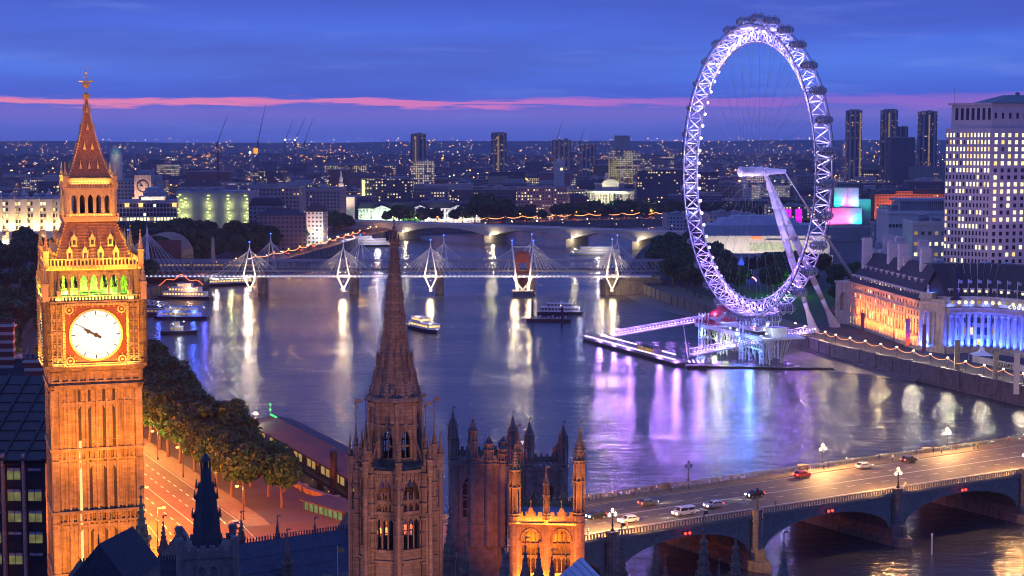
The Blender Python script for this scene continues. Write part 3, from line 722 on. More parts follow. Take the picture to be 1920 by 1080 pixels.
def lan(m):
    m.archwall(-fw2, fw2, zC, zD+.2, [(0, .9, zC+.9, zC+2.6, zC+3.4)], .35, 0, 6)
    m.box(-.04, .04, .1, .2, zC+.9, zC+3.2); m.box(-.45, .45, .1, .25, zC+1.9, zC+2.05)
    m.box(-fw2, fw2, -.12, .2, zC+3.7, zC+3.9); m.box(-fw2, fw2, -.1, .2, zC+.5, zC+.7)
    m.cyl(0, -.05, zC+3.4, zC+4.9, .3, .03, 4)
octo(mb, ap2, lan, off=OF)
for k in range(8):
    a = k*PI/4+PI/2*3; c, s = math.cos(a), math.sin(a); rr = ap2/math.cos(PI/8)
    mb.cyl(c*rr, s*rr, zC, zD, .24, .2, 6); pinnacle(mb, c*rr, s*rr, zD-1.4, 2.6, .17)
    mb.tube((c*(ap+.1), s*(ap+.1), zC+.6), (c*rr, s*rr, zC+2.6), .13, 4)
mb.cyl(0, 0, zD-.1, zD+.25, 2.7, 2.6, 8, PI/8+OF); mb.cyl(0, 0, zC-.2, zC+.1, ap*1.05, ap*1.05, 8, PI/8+OF)
mb.build('upper_lantern', warmst, st_)
mb = MB(); zt_ = Zs(456); zm = Zs(655)
pr = [(zD+.2, 2.42), (zm, 1.3), (zt_, .3)]
for (z0, r0), (z1, r1) in zip(pr, pr[1:]): spire(mb, 0, 0, z0, z1, r0, r1, 8, 16, OF, .09)
for (zz_, r_, n_) in ((zm-.2, 1.2, 8),):
    mb.cyl(0, 0, zz_-.12, zz_+.15, r_, r_+.08, 8, OF)
for (z9, r9) in ((zD+1.5, 2.0), (zD+3.2, 1.68), (zm+.4, 1.16), (zm+2.6, .92), (zm+4.6, .72)):
    for i in range(8):
        a = OF+PI/8+PI*i/4; c, s = math.cos(a)*r9*.93, math.sin(a)*r9*.93; mb.cyl(c, s, z9-.3, z9+.5, .16, .14, 4); mb.cyl(c, s, z9+.5, z9+1.1, .16, .02, 4)
s2 = mb.build('spire', warmst, st_)
mb = MB(); mb.cyl(0, 0, zt_-.2, zt_+.2, .3, .5, 8); mb.cyl(0, 0, zt_+.2, zt_+.4, .5, .2, 8); mb.cyl(0, 0, zt_, Zs(408), .08, .04, 6)
for q, r_ in ((Zs(438), .3), (Zs(428), .2), (Zs(414), .12)): mb.ball(0, 0, q, r_, 6, 4)
for a in range(4): mb.tube((0, 0, Zs(434)), (.42*math.cos(a*PI/2), .42*math.sin(a*PI/2), Zs(432)), .05, 4)
for i in range(8): a = OF+PI*i/4; mb.cyl(math.cos(a)*.42, math.sin(a)*.42, zt_+.2, zt_+.9, .09, .02, 4)
mb.build('finial', warmst, s2)
for (ox, oy, P) in ((14, -26, 30000), (-20, -22, 15000)):
    spot((sxw+ox, YS+oy, 46), (sxw, YS, 66), (1, .45, .25), P, 62, .9, 1.2)
spot((sxw+5, YS-24, 78), (sxw, YS, 79), (1, .5, .3), 2200, 50, .9, 1.0)
# ================================================================= orange floodlit river tower
def square_tower(name, lbl, cat, px0, px1, py_top, Y, yaw, mats, turh, face='big', base=6, seed=1):
    x0, x1 = XY(px0, Y, py_top), XY(px1, Y, py_top); w = abs(x1-x0); hw = w/2/(math.cos(yaw)+.35*abs(math.sin(yaw)))
    t_ = thing(name, lbl, cat, ((x0+x1)/2, Y+hw, base), yaw)
    ztp = D((px0+px1)/2, py_top, Y).z-base
    return t_, hw, ztp
YO = 232.0
ot, ow, oz = square_tower('river_tower', 'square palace tower floodlit bright orange with two big arched windows', 'tower', 961, 1094, 958, YO, R(-3), None, 8)
mb = MB(); q1 = oz-1.7
def ofc(m):
    m.archwall(-ow, ow, q1-12.5, q1-.2, [(-ow*.44, 2.5, q1-7.2, q1-3.0, q1-1.0), (ow*.44, 2.5, q1-7.2, q1-3.0, q1-1.0)], .5, 0, 10)
    for cx in (-ow*.44, ow*.44):
        for x in (-.62, 0, .62): m.box(cx+x-.06, cx+x+.06, .12, .35, q1-7.2, q1-1.6)
        m.box(cx-1.25, cx+1.25, .12, .35, q1-4.9, q1-4.65)
        for i in range(4):
            x = cx-.94+i*.625
            for q in (q1-3.1, q1-5.0): m.hexa(x-.31, x, q-.45, q, q+.15, q+.15, .14, .3); m.hexa(x, x+.31, q, q-.45, q+.15, q+.15, .14, .3)
        for i in range(10):       # hood mould
            a0, a1 = PI*i/10, PI*(i+1)/10; P = lambda a: (cx+1.5*math.cos(a), -.1, q1-2.7+1.9*math.sin(a)); m.tube(P(a0), P(a1), .11, 4)
    for x in (-ow*.93, -ow*.8, -.42, .42, ow*.8, ow*.93): m.box(x-.12, x+.12, -.16, .2, q1-12.5, q1-.3)
    for xc in (-ow*.865, 0, ow*.865):
        for q in range(9): m.box(xc-.28, xc+.28, -.05, .1, q1-1.0-q*1.3, q1-.8-q*1.3); m.box(xc-.14, xc+.14, -.14, .1, q1-1.8-q*1.3, q1-1.15-q*1.3)
    m.box(-ow-.2, ow+.2, -.3, .4, q1-.35, q1); m.box(-ow-.1, ow+.1, -.2, .4, q1-8.3, q1-8.0); m.box(-ow-.1, ow+.1, -.2, .4, q1-12.4, q1-12.1)
    for i in range(15): x = -ow+.3+i*(2*ow-.6)/14; m.box(x-.12, x+.12, -.42, -.1, q1-.55, q1-.1); m.box(x-.1, x+.1, -.3, 0, q1-8.7, q1-8.3)
    m.box(-ow, ow, -.05, .25, q1, q1+1.0)
    for i in range(11): x = -ow+.5+i*(2*ow-1.0)/10; m.box(x-.27, x+.27, -.05, .25, q1+1.0, q1+1.55)
    for cx in (-ow*.44, ow*.44): m.box(cx-.7, cx+.7, -.15, .3, q1+.8, q1+2.2, .5, 0); m.cyl(cx, 0, q1+2.1, q1+3.0, .1, .03, 5); m.ball(cx, 0, q1+3.1, .14, 6, 4)
def f4(fn, mb, half):
    for k in range(4): mb.M = T(rz=k*PI/2) @ T(0, -half, 0); fn(mb)
    mb.M = None
f4(ofc, mb, ow); mb.box(-ow+.1, ow-.1, -ow+.1, ow-.1, -2, q1-12.4); mb.build('wall', ashlar, ot)
mb = MB(); mb.box(-ow+.5, ow-.5, -ow+.5, ow-.5, q1-.3, q1+.3); mb.build('roof', lead, ot)
mb = MB(); mb.box(-ow+.6, ow-.6, -ow+.6, ow-.6, q1-12, q1-.4); mb.build('window_glass', pbr('old_glass', (.09, .06, .04), .25), ot)
def turret(parent, x, y, z0, ztop, r, mat_, vn=True, open_=True):
    mb = MB(); h = ztop-z0; b = z0+h*.44
    mb.cyl(x, y, z0-12, z0+h*.08, r, r, 8, OF)
    for q in (z0-.1, z0+h*.1, b, z0+h*.66): mb.cyl(x, y, q, q+.22, r*1.15, r*1.22, 8, OF)
    for k in range(8):      # open belfry-like panelled stage
        a = OF+k*PI/4; mb.tube((x+r*.93*math.cos(a), y+r*.93*math.sin(a), z0+h*.1), (x+r*.93*math.cos(a), y+r*.93*math.sin(a), z0+h*.64), r*.14, 4)
        mb.cyl(x+r*1.1*math.cos(a), y+r*1.1*math.sin(a), b, b+h*.09, r*.13, .02, 4); mb.cyl(x+r*.85*math.cos(a), y+r*.85*math.sin(a), z0+h*.66, z0+h*.76, r*.12, .02, 4)
    mb.cyl(x, y, z0+h*.08, z0+h*.66, r*.6, r*.55, 8)
    mb.cyl(x, y, b-.2, z0+h*.66, r*.8, r*.72, 8, OF)
    spire(mb, x, y, z0+h*.68, z0+h*.9, r*.72, r*.1, 8, 6, OF, r*.12)
    mb.ball(x, y, z0+h*.9, r*.22, 6, 4)
    if vn: vane(mb, x, y, z0+h*.88, h*.12)
    return mb.build('turret', mat_, parent)
tz = lambda py: D(1080, py, YO+1).z-6
turret(ot, ow-.3, -ow+.3, q1, tz(803), .85, ashlar); turret(ot, -ow+.5, -ow+.3, q1, tz(832), .8, ashlar)
turret(ot, 0, -ow+.1, q1+.4, tz(872), .45, ashlar); turret(ot, ow-.3, ow-.3, q1, tz(806), .8, ashlar); turret(ot, -ow+.5, ow-.3, q1, tz(814), .8, ashlar)
ox_, oy_ = ot.location.x, ot.location.y
for dx in (-3.4, 0, 3.4): spot((ox_+dx, oy_-ow-10.5, 33.4), (ox_+dx*1.1, oy_-ow, 36), (1, .21, .01), 5200, 74, .7, .5)
for dx in (-4.6, 4.6): spot((ox_+dx, oy_-ow-10.5, 36), (ox_+dx, oy_-ow, 47), (1, .27, .02), 14000, 44, .8, .5)
def lip(z, P, L, off=.55): area((ox_, oy_-ow-off, z), (ox_, oy_-ow-off+.35, z+6), (1, .36, .05), P*2.0, L, .2)
lip(6+q1+.05-.3, 300, 9); lip(6+q1-8.2, 420, 9); lip(6+q1-12.2, 420, 9)
# ================================================================= dark river-front towers
def dark_tower(px0, px1, pyt, Y, yaw, tops, lbl, m_=darkst, name='palace_tower'):
    t_, w, z_ = square_tower(name, lbl, 'tower', px0, px1, pyt, Y, R(yaw), None, 8)
    mb = MB()
    def fc(m):
        m.archwall(-w, w, z_-16, z_-.4, [(-w*.42, w*.36, z_-8, z_-3.8, z_-2.4), (w*.42, w*.36, z_-8, z_-3.8, z_-2.4)], .5, 0, 6)
        for cx in (-w*.42, w*.42): m.box(cx-.08, cx+.08, .1, .3, z_-8, z_-2.8); m.box(cx-w*.18, cx+w*.18, .1, .3, z_-5.6, z_-5.4)
        for x in (-w*.9, -w*.7, 0, w*.7, w*.9): m.box(x-.12, x+.12, -.15, .2, z_-16, z_-.3)
        m.box(-w-.15, w+.15, -.25, .4, z_-.5, z_-.2); m.box(-w-.1, w+.1, -.2, .4, z_-9.4, z_-9.1); m.box(-w, w, -.05, .25, z_-.4, z_+.4)
        for i in range(9): x = -w+.4+i*(2*w-.8)/8; m.box(x-.22, x+.22, -.05, .25, z_+.4, z_+.95)
        for q in range(8): m.box(-w, w, -.06, .1, z_-1.2-q*1.9, z_-1.05-q*1.9)
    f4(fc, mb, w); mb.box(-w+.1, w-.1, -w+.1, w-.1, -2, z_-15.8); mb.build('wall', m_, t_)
    mb = MB(); mb.box(-w+.55, w-.55, -w+.55, w-.55, z_-14, z_-.2); mb.build('window_glass', bpy.data.materials['old_glass'], t_)
    for (sx_, sy_, py) in tops: turret(t_, sx_*(w-.1), sy_*(w-.1), z_-.3, D(900, py, Y+sy_*w+w).z-6, max(.62, w*.19), m_)
    return t_
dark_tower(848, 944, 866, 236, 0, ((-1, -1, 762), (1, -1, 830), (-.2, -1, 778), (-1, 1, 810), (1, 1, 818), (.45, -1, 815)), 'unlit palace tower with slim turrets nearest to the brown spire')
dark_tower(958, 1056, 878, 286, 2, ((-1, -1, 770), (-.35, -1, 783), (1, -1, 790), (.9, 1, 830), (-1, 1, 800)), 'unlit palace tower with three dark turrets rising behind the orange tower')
# river range of the palace below and between, with pinnacles
def wing(name, lbl, x0, x1, y0, y1, zr, m_, pins, roofm=lead):
    t_ = thing(name, lbl, 'building', ((x0+x1)/2, y0, 6)); w = (x1-x0)/2; d = y1-y0; z_ = zr-6
    mb = MB(); mb.box(-w, w, 0, d, -2, z_-2.5); mb.box(-w-.2, w+.2, -.2, d+.2, z_-2.7, z_-2.4)
    for i in range(int(d//3)):
        for s in (-1, 1): mb.box(s*w-.3, s*w+.3, i*3+.2, i*3+.8, 0, z_-1.6)
    for i in range(int(d//.9)):
        for s in (-1, 1): mb.box(s*w-.15, s*w+.15, i*.9, i*.9+.5, z_-2.4, z_-1.7)
    mb.build('wall', m_, t_)
    mb = MB(); mb.add([(-w+.3, .1, z_-2.4), (w-.3, .1, z_-2.4), (w-.3, d-.1, z_-2.4), (-w+.3, d-.1, z_-2.4), (0, .6, z_+1.2), (0, d-.6, z_+1.2)], [(0, 1, 4), (1, 2, 5, 4), (2, 3, 5), (3, 0, 4, 5)])
    for i in range(int(d//.5)): mb.box(-.05, .05, .6+i*.5, .75+i*.5, z_+1.15, z_+1.6)
    for s in (-1, 1):
        for i in range(int(d//1.5)): mb.hexa(min(0, s*(w-.4)), max(0, s*(w-.4)), z_+1.22 if s > 0 else z_-2.3, z_-2.3 if s > 0 else z_+1.22, z_+1.32 if s > 0 else z_-2.2, z_-2.2 if s > 0 else z_+1.32, .8+i*1.5, .9+i*1.5)
    mb.build('roof', roofm, t_)
    for (px, pt, Y, h) in pins:
        p = D(px, pt, Y); mb = MB(); pinnacle(mb, 0, 0, 0, h, h*.085, 8); mb.cb(0, 0, -12, 0, h*.1); vane(mb, 0, 0, h*.96, h*.16)
        mb.build('pinnacle', m_, t_, loc=(p.x-(x0+x1)/2, Y-y0, p.z-h*1.1-6))
    return t_
wing('palace_range', 'lower palace roof ridge with dark pinnacles in front of the orange tower', 2.5, 12, 168, 224, 31, darkst, [(985, 1008, 208, 8), (1010, 1013, 212, 7), (1035, 1030, 205, 7), (1062, 1040, 210, 6), (945, 1010, 212, 7)])
wing('palace_range', 'riverside palace range whose pinnacles poke up before the bridge', 15.5, 38, 176, 218, 26, warmst,
     [(1165, 985, 205, 11), (1228, 1005, 205, 9), (1248, 1040, 205, 6), (1320, 962, 200, 14), (1348, 1048, 200, 5), (1380, 980, 200, 12)])
wing('palace_range', 'palace range by the water topped by a single black pinnacle', 31, 38.5, 150, 172, 24, darkst, [(1470, 998, 195, 9)])
# pale lead roof right of the spire
def gable_roof(name, lbl, P, zr, slope, m_, wallm_, base=6, crest=True, inset=0):
    """building from a ridge line P0-P1 (xy), eaves half width, ridge height"""
t_ = thing('palace_hall', 'palace hall with pale lead roof just right of the spire tower', 'building', (0, 165, 6), R(-18))
mb = MB(); x0_ = -3.8; mb.box(-4.4, 2.2, 0, 30, -2, 34); mb.build('wall', darkst, t_)
mb = MB(); mb.add([(-4.6, -.1, 34), (2.4, -.1, 34), (2.4, 30, 34), (-4.6, 30, 34), (-1.1, 0, 37.2), (-1.1, 30, 37.2)], [(0, 1, 4), (1, 2, 5, 4), (2, 3, 5), (3, 0, 4, 5)])
for i in range(15): mb.hexa(-1.1, 2.35, 37.25, 34.05, 37.35, 34.15, .5+i*2, .62+i*2); mb.hexa(-4.55, -1.1, 34.05, 37.25, 34.15, 37.35, .5+i*2, .62+i*2)
mb.build('roof', pbr('pale_lead', (.5, .52, .58), .5, var=.25, scale=.8), t_)
# ================================================================= long slate roof, bottom left, with small black spire
def ridge(name, lbl, pts, half, drop, m_, wallm_, Y0, cren=True):
    a, b = pts; L = (b-a).length; d = (b-a)/L
    t_ = thing(name, lbl, 'building', (a.x, a.y, 6), math.atan2(d.y, d.x)); zr = a.z-6; zr2 = b.z-6
    mb = MB(); mb.box(0, L, -half, half, -2, min(zr, zr2)-drop)
    mb.hexa(-.05, L+.05, zr-drop-.1, zr2-drop-.1, zr-drop+.6, zr2-drop+.6, -half-.3, -half)
    for i in range(int(L/1.4)):
        z_ = zr+(zr2-zr)*i*1.4/L; mb.box(i*1.4, i*1.4+.8, -half-.3, -half-.02, z_-drop+.55, z_-drop+1.1)
    for x in (0, L): mb.add([(x-.3, -half, zr-drop-.5), (x-.3, half, zr-drop-.5), (x-.3, 0, zr+.3), (x+.3, -half, zr-drop-.5), (x+.3, half, zr-drop-.5), (x+.3, 0, zr+.3)], [(0, 2, 1), (3, 4, 5), (0, 3, 5, 2), (1, 2, 5, 4)])
    for i in range(int(L/6)+1):
        z_ = zr+(zr2-zr)*i*6/L; pinnacle(mb, i*6, -half-.2, z_-drop-.3, 4.4, .3)
    mb.build('wall', wallm_, t_)
    mb = MB(); mb.add([(0, -half, zr-drop), (L, -half, zr2-drop), (L, half, zr2-drop), (0, half, zr-drop), (0, 0, zr), (L, 0, zr2)], [(0, 1, 5, 4), (2, 3, 4, 5), (0, 4, 3), (1, 2, 5)])
    for i in range(int(L/.55)):
        z_ = zr+(zr2-zr)*i*.55/L; mb.box(i*.55, i*.55+.14, -.06, .06, z_-.05, z_+.55)
    for q in range(1, 5): f = q/5; mb.add([(0, -half*f-.02, zr-drop*f+.06), (L, -half*f-.02, zr2-drop*f+.06), (L, -half*f-.1, zr2-drop*f-.02), (0, -half*f-.1, zr-drop*f-.02)], [(0, 1, 2, 3)])
    rf = mb.build('roof', m_, t_)
    return t_, rf, L, zr, zr2
bslate = pbr('blue_slate', (.05, .055, .08), .7, var=.35, scale=1.4, bump=.3)
a = D(418, 1024, 196); b = D(662, 990, 218)
t_, rf, L, zr, zr2 = ridge('palace_roof_range', 'long blue slate roof with crested ridge and little lit dormers', (a, b), 6.5, 8.0, bslate, darkst, 0)
for i in range(8):
    z_ = zr+(zr2-zr)*i/8; mb = MB(); x = 1.5+i*L/8; mb.c = 0; mb.box(x-.45, x+.45, -5.5, -4.1, z_-6.9, z_-5.3); mb.box(x-.5, x+.5, -5.6, -3.4, z_-5.3, z_-4.6, .48, 0)
    mb.c = 1; mb.add([(x-.22, -5.53, z_-6.7), (x+.22, -5.53, z_-6.7), (x+.22, -5.53, z_-5.9), (x, -5.53, z_-5.4), (x-.22, -5.53, z_-5.9)], [(0, 1, 2, 3, 4)])
    mb.build('dormer', [darkst, warm], rf)
mb = MB(); mb.c = 0; mb.cyl(0, 0, 0, 4.4, .06, .04, 5); mb.c = 1; mb.box(0, .8, -.02, .02, 3.5, 4.1); 
fl = mb.build('flagpole', [whitep, pbr('orange_flag', (.6, .25, .08), .8)]); fl.location = (D(633, 1040, 206).x, 206, D(633, 1058, 206).z-2); tag(fl, 'small flagpole with an orange pennant on the slate roof', 'flagpole')
a = D(150, 1056, 188); b = D(338, 1050, 204)
ridge('palace_roof_range', 'dark low roof range at the foot of the clock tower', (a, b), 6, 6.5, slate, darkst, 0)
t_ = thing('palace_gable_block', 'dark pointed gable roof before the clock tower base', 'building', (XY(185, 186, 1020), 186, 6), R(-12)); zz_ = D(185, 1020, 186).z-6
mb = MB(); mb.box(-3.4, 3.4, 0, 9, -2, zz_-4.2); mb.build('wall', darkst, t_)
mb = MB(); mb.add([(-3.6, -.2, zz_-4.3), (3.6, -.2, zz_-4.3), (3.6, 9, zz_-4.3), (-3.6, 9, zz_-4.3), (0, 0, zz_), (0, 9, zz_)], [(0, 1, 4), (1, 2, 5, 4), (2, 3, 5), (3, 0, 4, 5)])
mb.cyl(0, 0, zz_, zz_+1.2, .12, .03, 5); mb.build('roof', slate, t_)
# castellated stone base with black spirelet
Yk = 178.0; kx = XY(386, Yk, 900); kz = lambda py: D(386, py, Yk).z-6
t_ = thing('spirelet_turret', 'near black stepped spirelet rising from a crenellated stone block', 'turret', (kx, Yk, 6), R(12))
mb = MB(); mb.box(-2.9, 2.9, -2.9, 2.9, -2, kz(1022)); mb.box(-3.1, 3.1, -3.1, 3.1, kz(1034), kz(1028))
def kb(m):
    for i in range(6): x = -2.9+.45+i*.98; m.box(x-.3, x+.3, 0, .3, kz(1022), kz(1012))
    m.archwall(-1.3, 1.3, kz(1075), kz(1044), [(-.6, .7, kz(1072), kz(1056), kz(1050)), (.6, .7, kz(1072), kz(1056), kz(1050))], .2, -.22, 4)
f4(kb, mb, 2.9)
for sx_ in (-1, 1):
    for sy_ in (-1, 1): mb.cyl(sx_*2.9, sy_*2.9, kz(1080), kz(1000), .4, .4, 8); mb.cyl(sx_*2.9, sy_*2.9, kz(1003), kz(996), .5, .42, 8)
mb.build('base_block', darkst, t_)
blk_ = pbr('soot_black', (.045, .045, .055), .7, var=.3, scale=2, bump=.4)
mb = MB(); mb.cyl(0, 0, kz(1025), kz(960), 1.62, 1.45, 8, OF); mb.cyl(0, 0, kz(964), kz(925), 1.3, 1.15, 8, OF); mb.cyl(0, 0, kz(928), kz(905), 1.05, .9, 8, OF); mb.cyl(0, 0, kz(906), kz(878), .66, .55, 8, OF)
for q, r_ in ((960, 1.6), (926, 1.3), (905, 1.1)):
    for i in range(8): a = OF+i*PI/4; mb.cyl(r_*math.cos(a), r_*math.sin(a), kz(q+8), kz(q-8), .14, .02, 4)
for i in range(8): a = OF+i*PI/4; mb.tube((.5*math.cos(a), .5*math.sin(a), kz(880)), (.5*math.cos(a), .5*math.sin(a), kz(862)), .09, 4)
mb.cyl(0, 0, kz(864), kz(850), .62, .12, 8, OF); mb.cyl(0, 0, kz(880), kz(862), .2, .2, 6); mb.cyl(0, 0, kz(852), kz(805), .05, .03, 5)
for i in range(8):
    a = OF+i*PI/4
    for q in range(6): f = q/6; mb.cb(1.6*math.cos(a)*(1-.45*f), 1.6*math.sin(a)*(1-.45*f), kz(1015-95*f), kz(1008-95*f), .1)
mb.build('spirelet', blk_, t_)
for (px, pt, Y, h, lb) in ((264, 925, 215, 10, 'orange lit pinnacle at the clock tower corner'), (306, 975, 212, 6.5, 'small stone pinnacle standing against the orange junction'), (452, 965, 205, 5, 'thin stone pinnacle beside the black spirelet'), (520, 972, 208, 4.5, 'stone pinnacle on the slate roof edge before the trees'), (538, 1000, 200, 6, 'tall rod topped pinnacle near the brown spire'), (590, 975, 214, 4, 'stubby pinnacle where the slate roof meets the spire tower'), (842, 965, 190, 8, 'thin brown pinnacle just right of the spire tower'), (872, 1010, 186, 6, 'pinnacle in front of the pale lead roof')):
    p = D(px, pt, Y); mb = MB(); pinnacle(mb, 0, 0, 0, h, h*.085); mb.cb(0, 0, -(p.z-h-6), 0, h*.1); vane(mb, 0, 0, h*.96, h*.14)
    o = mb.build('stone_pinnacle', ashlar if px == 264 else warmst, loc=(p.x, Y, p.z-h)); tag(o, lb, 'pinnacle')
# ================================================================= ARCH BRIDGE (near)
A0 = G(1096, 1012, 12.2); A1 = G(1918, 886, 12.2); B0 = G(1100, 938, 12.2); B1 = G(1918, 822, 12.2)
be = (A1-A0); be.z = 0; be.normalize(); bn = V((-be.y, be.x, 0))
BW = ((B0-A0).dot(bn)+(B1-A1).dot(bn))/2
BR = thing('arch_bridge', 'green iron arch bridge with stone piers carrying a lamplit road over the river', 'bridge', (A0.x, A0.y, 0), math.atan2(be.y, be.x))
def s_at(px, py, z=12.2): p = G(px, py, z); return (p-A0).dot(be)
SP = [s_at(1145, 1004), s_at(1415, 962), s_at(1680, 922), s_at(1921, 886)]
dsp = (SP[3]-SP[0])/3
PS = [SP[0]-dsp, SP[0], SP[1], SP[2], SP[3], SP[3]+dsp, SP[3]+2*dsp, SP[3]+2.8*dsp]
zdk = lambda s: 11.9+.0*s
green = pbr('bridge_green_iron', (.17, .19, .165), .5, .2, var=.25, scale=.8); pierst = blockstone('pier_stone', (.24, .2, .17), (.18, .15, .13), (.09, .08, .07), .9)
mb = MB(); s0, s1 = -22, PS[-1]
mb.box(s0, s1, -.3, BW+.3, 11.0, 11.9); BR_deck = mb.build('deck', green, BR)
for i, (a, b) in enumerate(zip(PS, PS[1:])):
    mb = MB(); N = 22; L = b-a; pw = 1.7
    def ir(q): return 3.2+6.6*math.sqrt(max(0, 1-abs(2*q-1)**2.1))
    x0_, x1_ = a+pw, b-pw
    for k in range(N):
        q0, q1 = k/N, (k+1)/N; xa, xb = x0_+(x1_-x0_)*q0, x0_+(x1_-x0_)*q1
        for y0, y1 in ((-.05, .3), (BW-.3, BW+.05)): mb.hexa(xa, xb, ir(q0), ir(q1), 11.0, 11.0, y0, y1)
        mb.hexa(xa, xb, ir(q0)+.3, ir(q1)+.3, ir(q0)+.55, ir(q1)+.55, .3, BW-.3)
        for y in [BW*j/7 for j in range(8)]: mb.hexa(xa, xb, ir(q0)-.15, ir(q1)-.15, ir(q0)+.4, ir(q1)+.4, y-.15, y+.15)
        mb.hexa(xa, xb, ir(q0)-.12, ir(q1)-.12, ir(q0)+.42, ir(q1)+.42, -.2, .0)      # proud arch ring
    for q in (.1, .17, .24, .76, .83, .9):                      # pierced spandrel shields
        x = x0_+(x1_-x0_)*q; r_ = .3+abs(q-.5)*1.1; zz_ = (ir(q)+10.9)/2+.2
        disc_n = 12
        for j in range(disc_n):
            w0, w1 = 2*PI*j/disc_n, 2*PI*(j+1)/disc_n; mb.tube((x+r_*math.cos(w0), -.12, zz_+r_*math.sin(w0)), (x+r_*math.cos(w1), -.12, zz_+r_*math.sin(w1)), .08, 4)
    mb.build('arch', green, BR)
for i, s in enumerate(PS):
    mb = MB()
    mb.prism([(s-2.3, -1.5), (s, -5.2), (s+2.3, -1.5), (s+2.3, BW+1.5), (s, BW+5.2), (s-2.3, BW+1.5)], -2, 2.2)
    mb.prism([(s-1.8, -.8), (s, -3.4), (s+1.8, -.8), (s+1.8, BW+.8), (s, BW+3.4), (s-1.8, BW+.8)], 2.2, 4.6)
    mb.box(s-1.6, s+1.6, .3, BW-.3, 4.5, 11.0)
    for y, sg in ((0, -1), (BW, 1)):
        mb.prism([(s-1.3, y-.1*sg), (s-1.1, y+sg*.9), (s-.5, y+sg*1.4), (s+.5, y+sg*1.4), (s+1.1, y+sg*.9), (s+1.3, y-.1*sg)], 4.4, 13.2)
        mb.prism([(s-1.5, y-.1*sg), (s-1.3, y+sg*1.1), (s-.6, y+sg*1.65), (s+.6, y+sg*1.65), (s+1.3, y+sg*1.1), (s+1.5, y-.1*sg)], 12.9, 13.25)
        mb.prism([(s-1.5, y-.1*sg), (s-1.3, y+sg*1.1), (s-.6, y+sg*1.65), (s+.6, y+sg*1.65), (s+1.3, y+sg*1.1), (s+1.5, y-.1*sg)], 10.7, 11.1)
    mb.build('pier', pierst, BR)
for y, nm in ((0, 0), (BW, 1)):
    mb = MB(); mb.box(s0, s1, y-.12, y+.12, 13.0, 13.18); mb.box(s0, s1, y-.25, y+.25, 11.9, 12.1); mb.box(s0, s1, y-.42, y+.42, 11.55, 11.72)
    s = s0
    while s < s1: mb.box(s, s+.32, y-.08, y+.08, 12.08, 13.02); s += .78
    mb.build('parapet', pbr('parapet_paint', (.2, .19, .14), .6) if nm == 0 else bpy.data.materials['parapet_paint'], BR)
mb = MB(); mb.add([(s0-30, 4.2, 11.94), (s1+60, 4.2, 11.94), (s1+60, BW-4.2, 11.94), (s0-30, BW-4.2, 11.94)], [(0, 1, 2, 3)])
rd = mb.build('bridge_road', pbr('bridge_asphalt', (.15, .115, .075), .7, var=.3, scale=.5, bump=.1, big=.4), BR)
mb = MB(); mb.box(s0-30, s1+60, .3, 4.2, 11.8, 12.07); mb.box(s0-30, s1+60, BW-4.2, BW-.3, 11.8, 12.07); mb.build('pavement', pave, BR)
mb = MB()
for y in (5.0, BW-5.0, 5.25): mb.box(s0, s1, y-.05, y+.05, 11.94, 11.955)
for y in (BW*.36, BW*.64):
    s = s0
    while s < s1: mb.box(s, s+2.4, y-.07, y+.07, 11.94, 11.955); s += 5.5
for y in (BW*.5-.12, BW*.5+.12): mb.box(s0, s1, y-.05, y+.05, 11.94, 11.955)
mb.build('road_line', paint, BR)
mb = MB(); mb.box(-70, -20, -1, BW+1, 3, 11.8); mb.build('abutment', pierst, BR)
def bp(s, y, z=12.07):
    p = A0+be*s+bn*y; return V((p.x, p.y, z))
BYW = math.atan2(be.y, be.x)
# navigation lights under each arch
for i, px in enumerate((1282, 1552, 1804)):
    s = s_at(px, 1000-(px-1145)*.16)
    t_ = thing('navigation_light', 'pair of red navigation lamps hung on the %s span from the orange tower' % ('near', 'middle', 'far')[i], 'signal light', bp((PS[i+1]+PS[i+2])/2, -.55, 10.4), BYW)
    mb = MB(); mb.box(-.9, .9, 0, .3, -.3, .3); mb.build('bracket', dkmetal, t_)
    for x in (-.55, .55): mb = MB(); mb.ball(x, -.15, 0, .3, 8, 5); mb.build('lamp', bulbr, t_)
    point(bp((PS[i+1]+PS[i+2])/2, -1.6, 10.2), (1, .05, .02), 25, .3, name='navigation_glow')
# three-globe lamp standards
def lamp3(p, lit, lbl, col=(1, .5, .16), P=2600):
    t_ = thing('bridge_lamp', lbl, 'street lamp', p, BYW, 'three-globe lamps on the arch bridge')
    mb = MB(); mb.cyl(0, 0, 0, .5, .42, .35, 8); mb.cyl(0, 0, .5, 3.2, .16, .1, 8); mb.cyl(0, 0, 1.1, 1.4, .24, .2, 8); mb.cyl(0, 0, 3.2, 3.9, .08, .07, 6)
    for s in (-1, 1): mb.path([(0, 0, 2.7), (s*.45, 0, 2.75), (s*.75, 0, 3.1)], .06, 5)
    mb.build('post', dkmetal, t_)
    for (x, z_) in ((-.75, 3.4), (.75, 3.4), (0, 4.2)):
        g_ = MB(); g_.cyl(x, 0, z_-.32, z_+.22, .2, .34, 8); gl = g_.build('lamp_glass', bulb if lit else glassd, t_)
        g_ = MB(); g_.cyl(x, 0, z_+.2, z_+.55, .37, .06, 8); g_.build('lamp_cap', dkmetal, gl)
    if lit: point(tuple(V(p)+V((0, 0, 5.0))), col, P, .35, name='lamp_glow')
    return t_
lampL = {1: 'lit three-globe lamp beside the orange tower', 2: 'unlit three-globe lamp on the near parapet by the silver car', 3: 'lit three-globe lamp on the near parapet in mid span', 4: 'lit three-globe lamp on the near parapet at the picture edge', 5: 'far three-globe lamp out past the edge', 6: 'last near lamp before the far bank'}
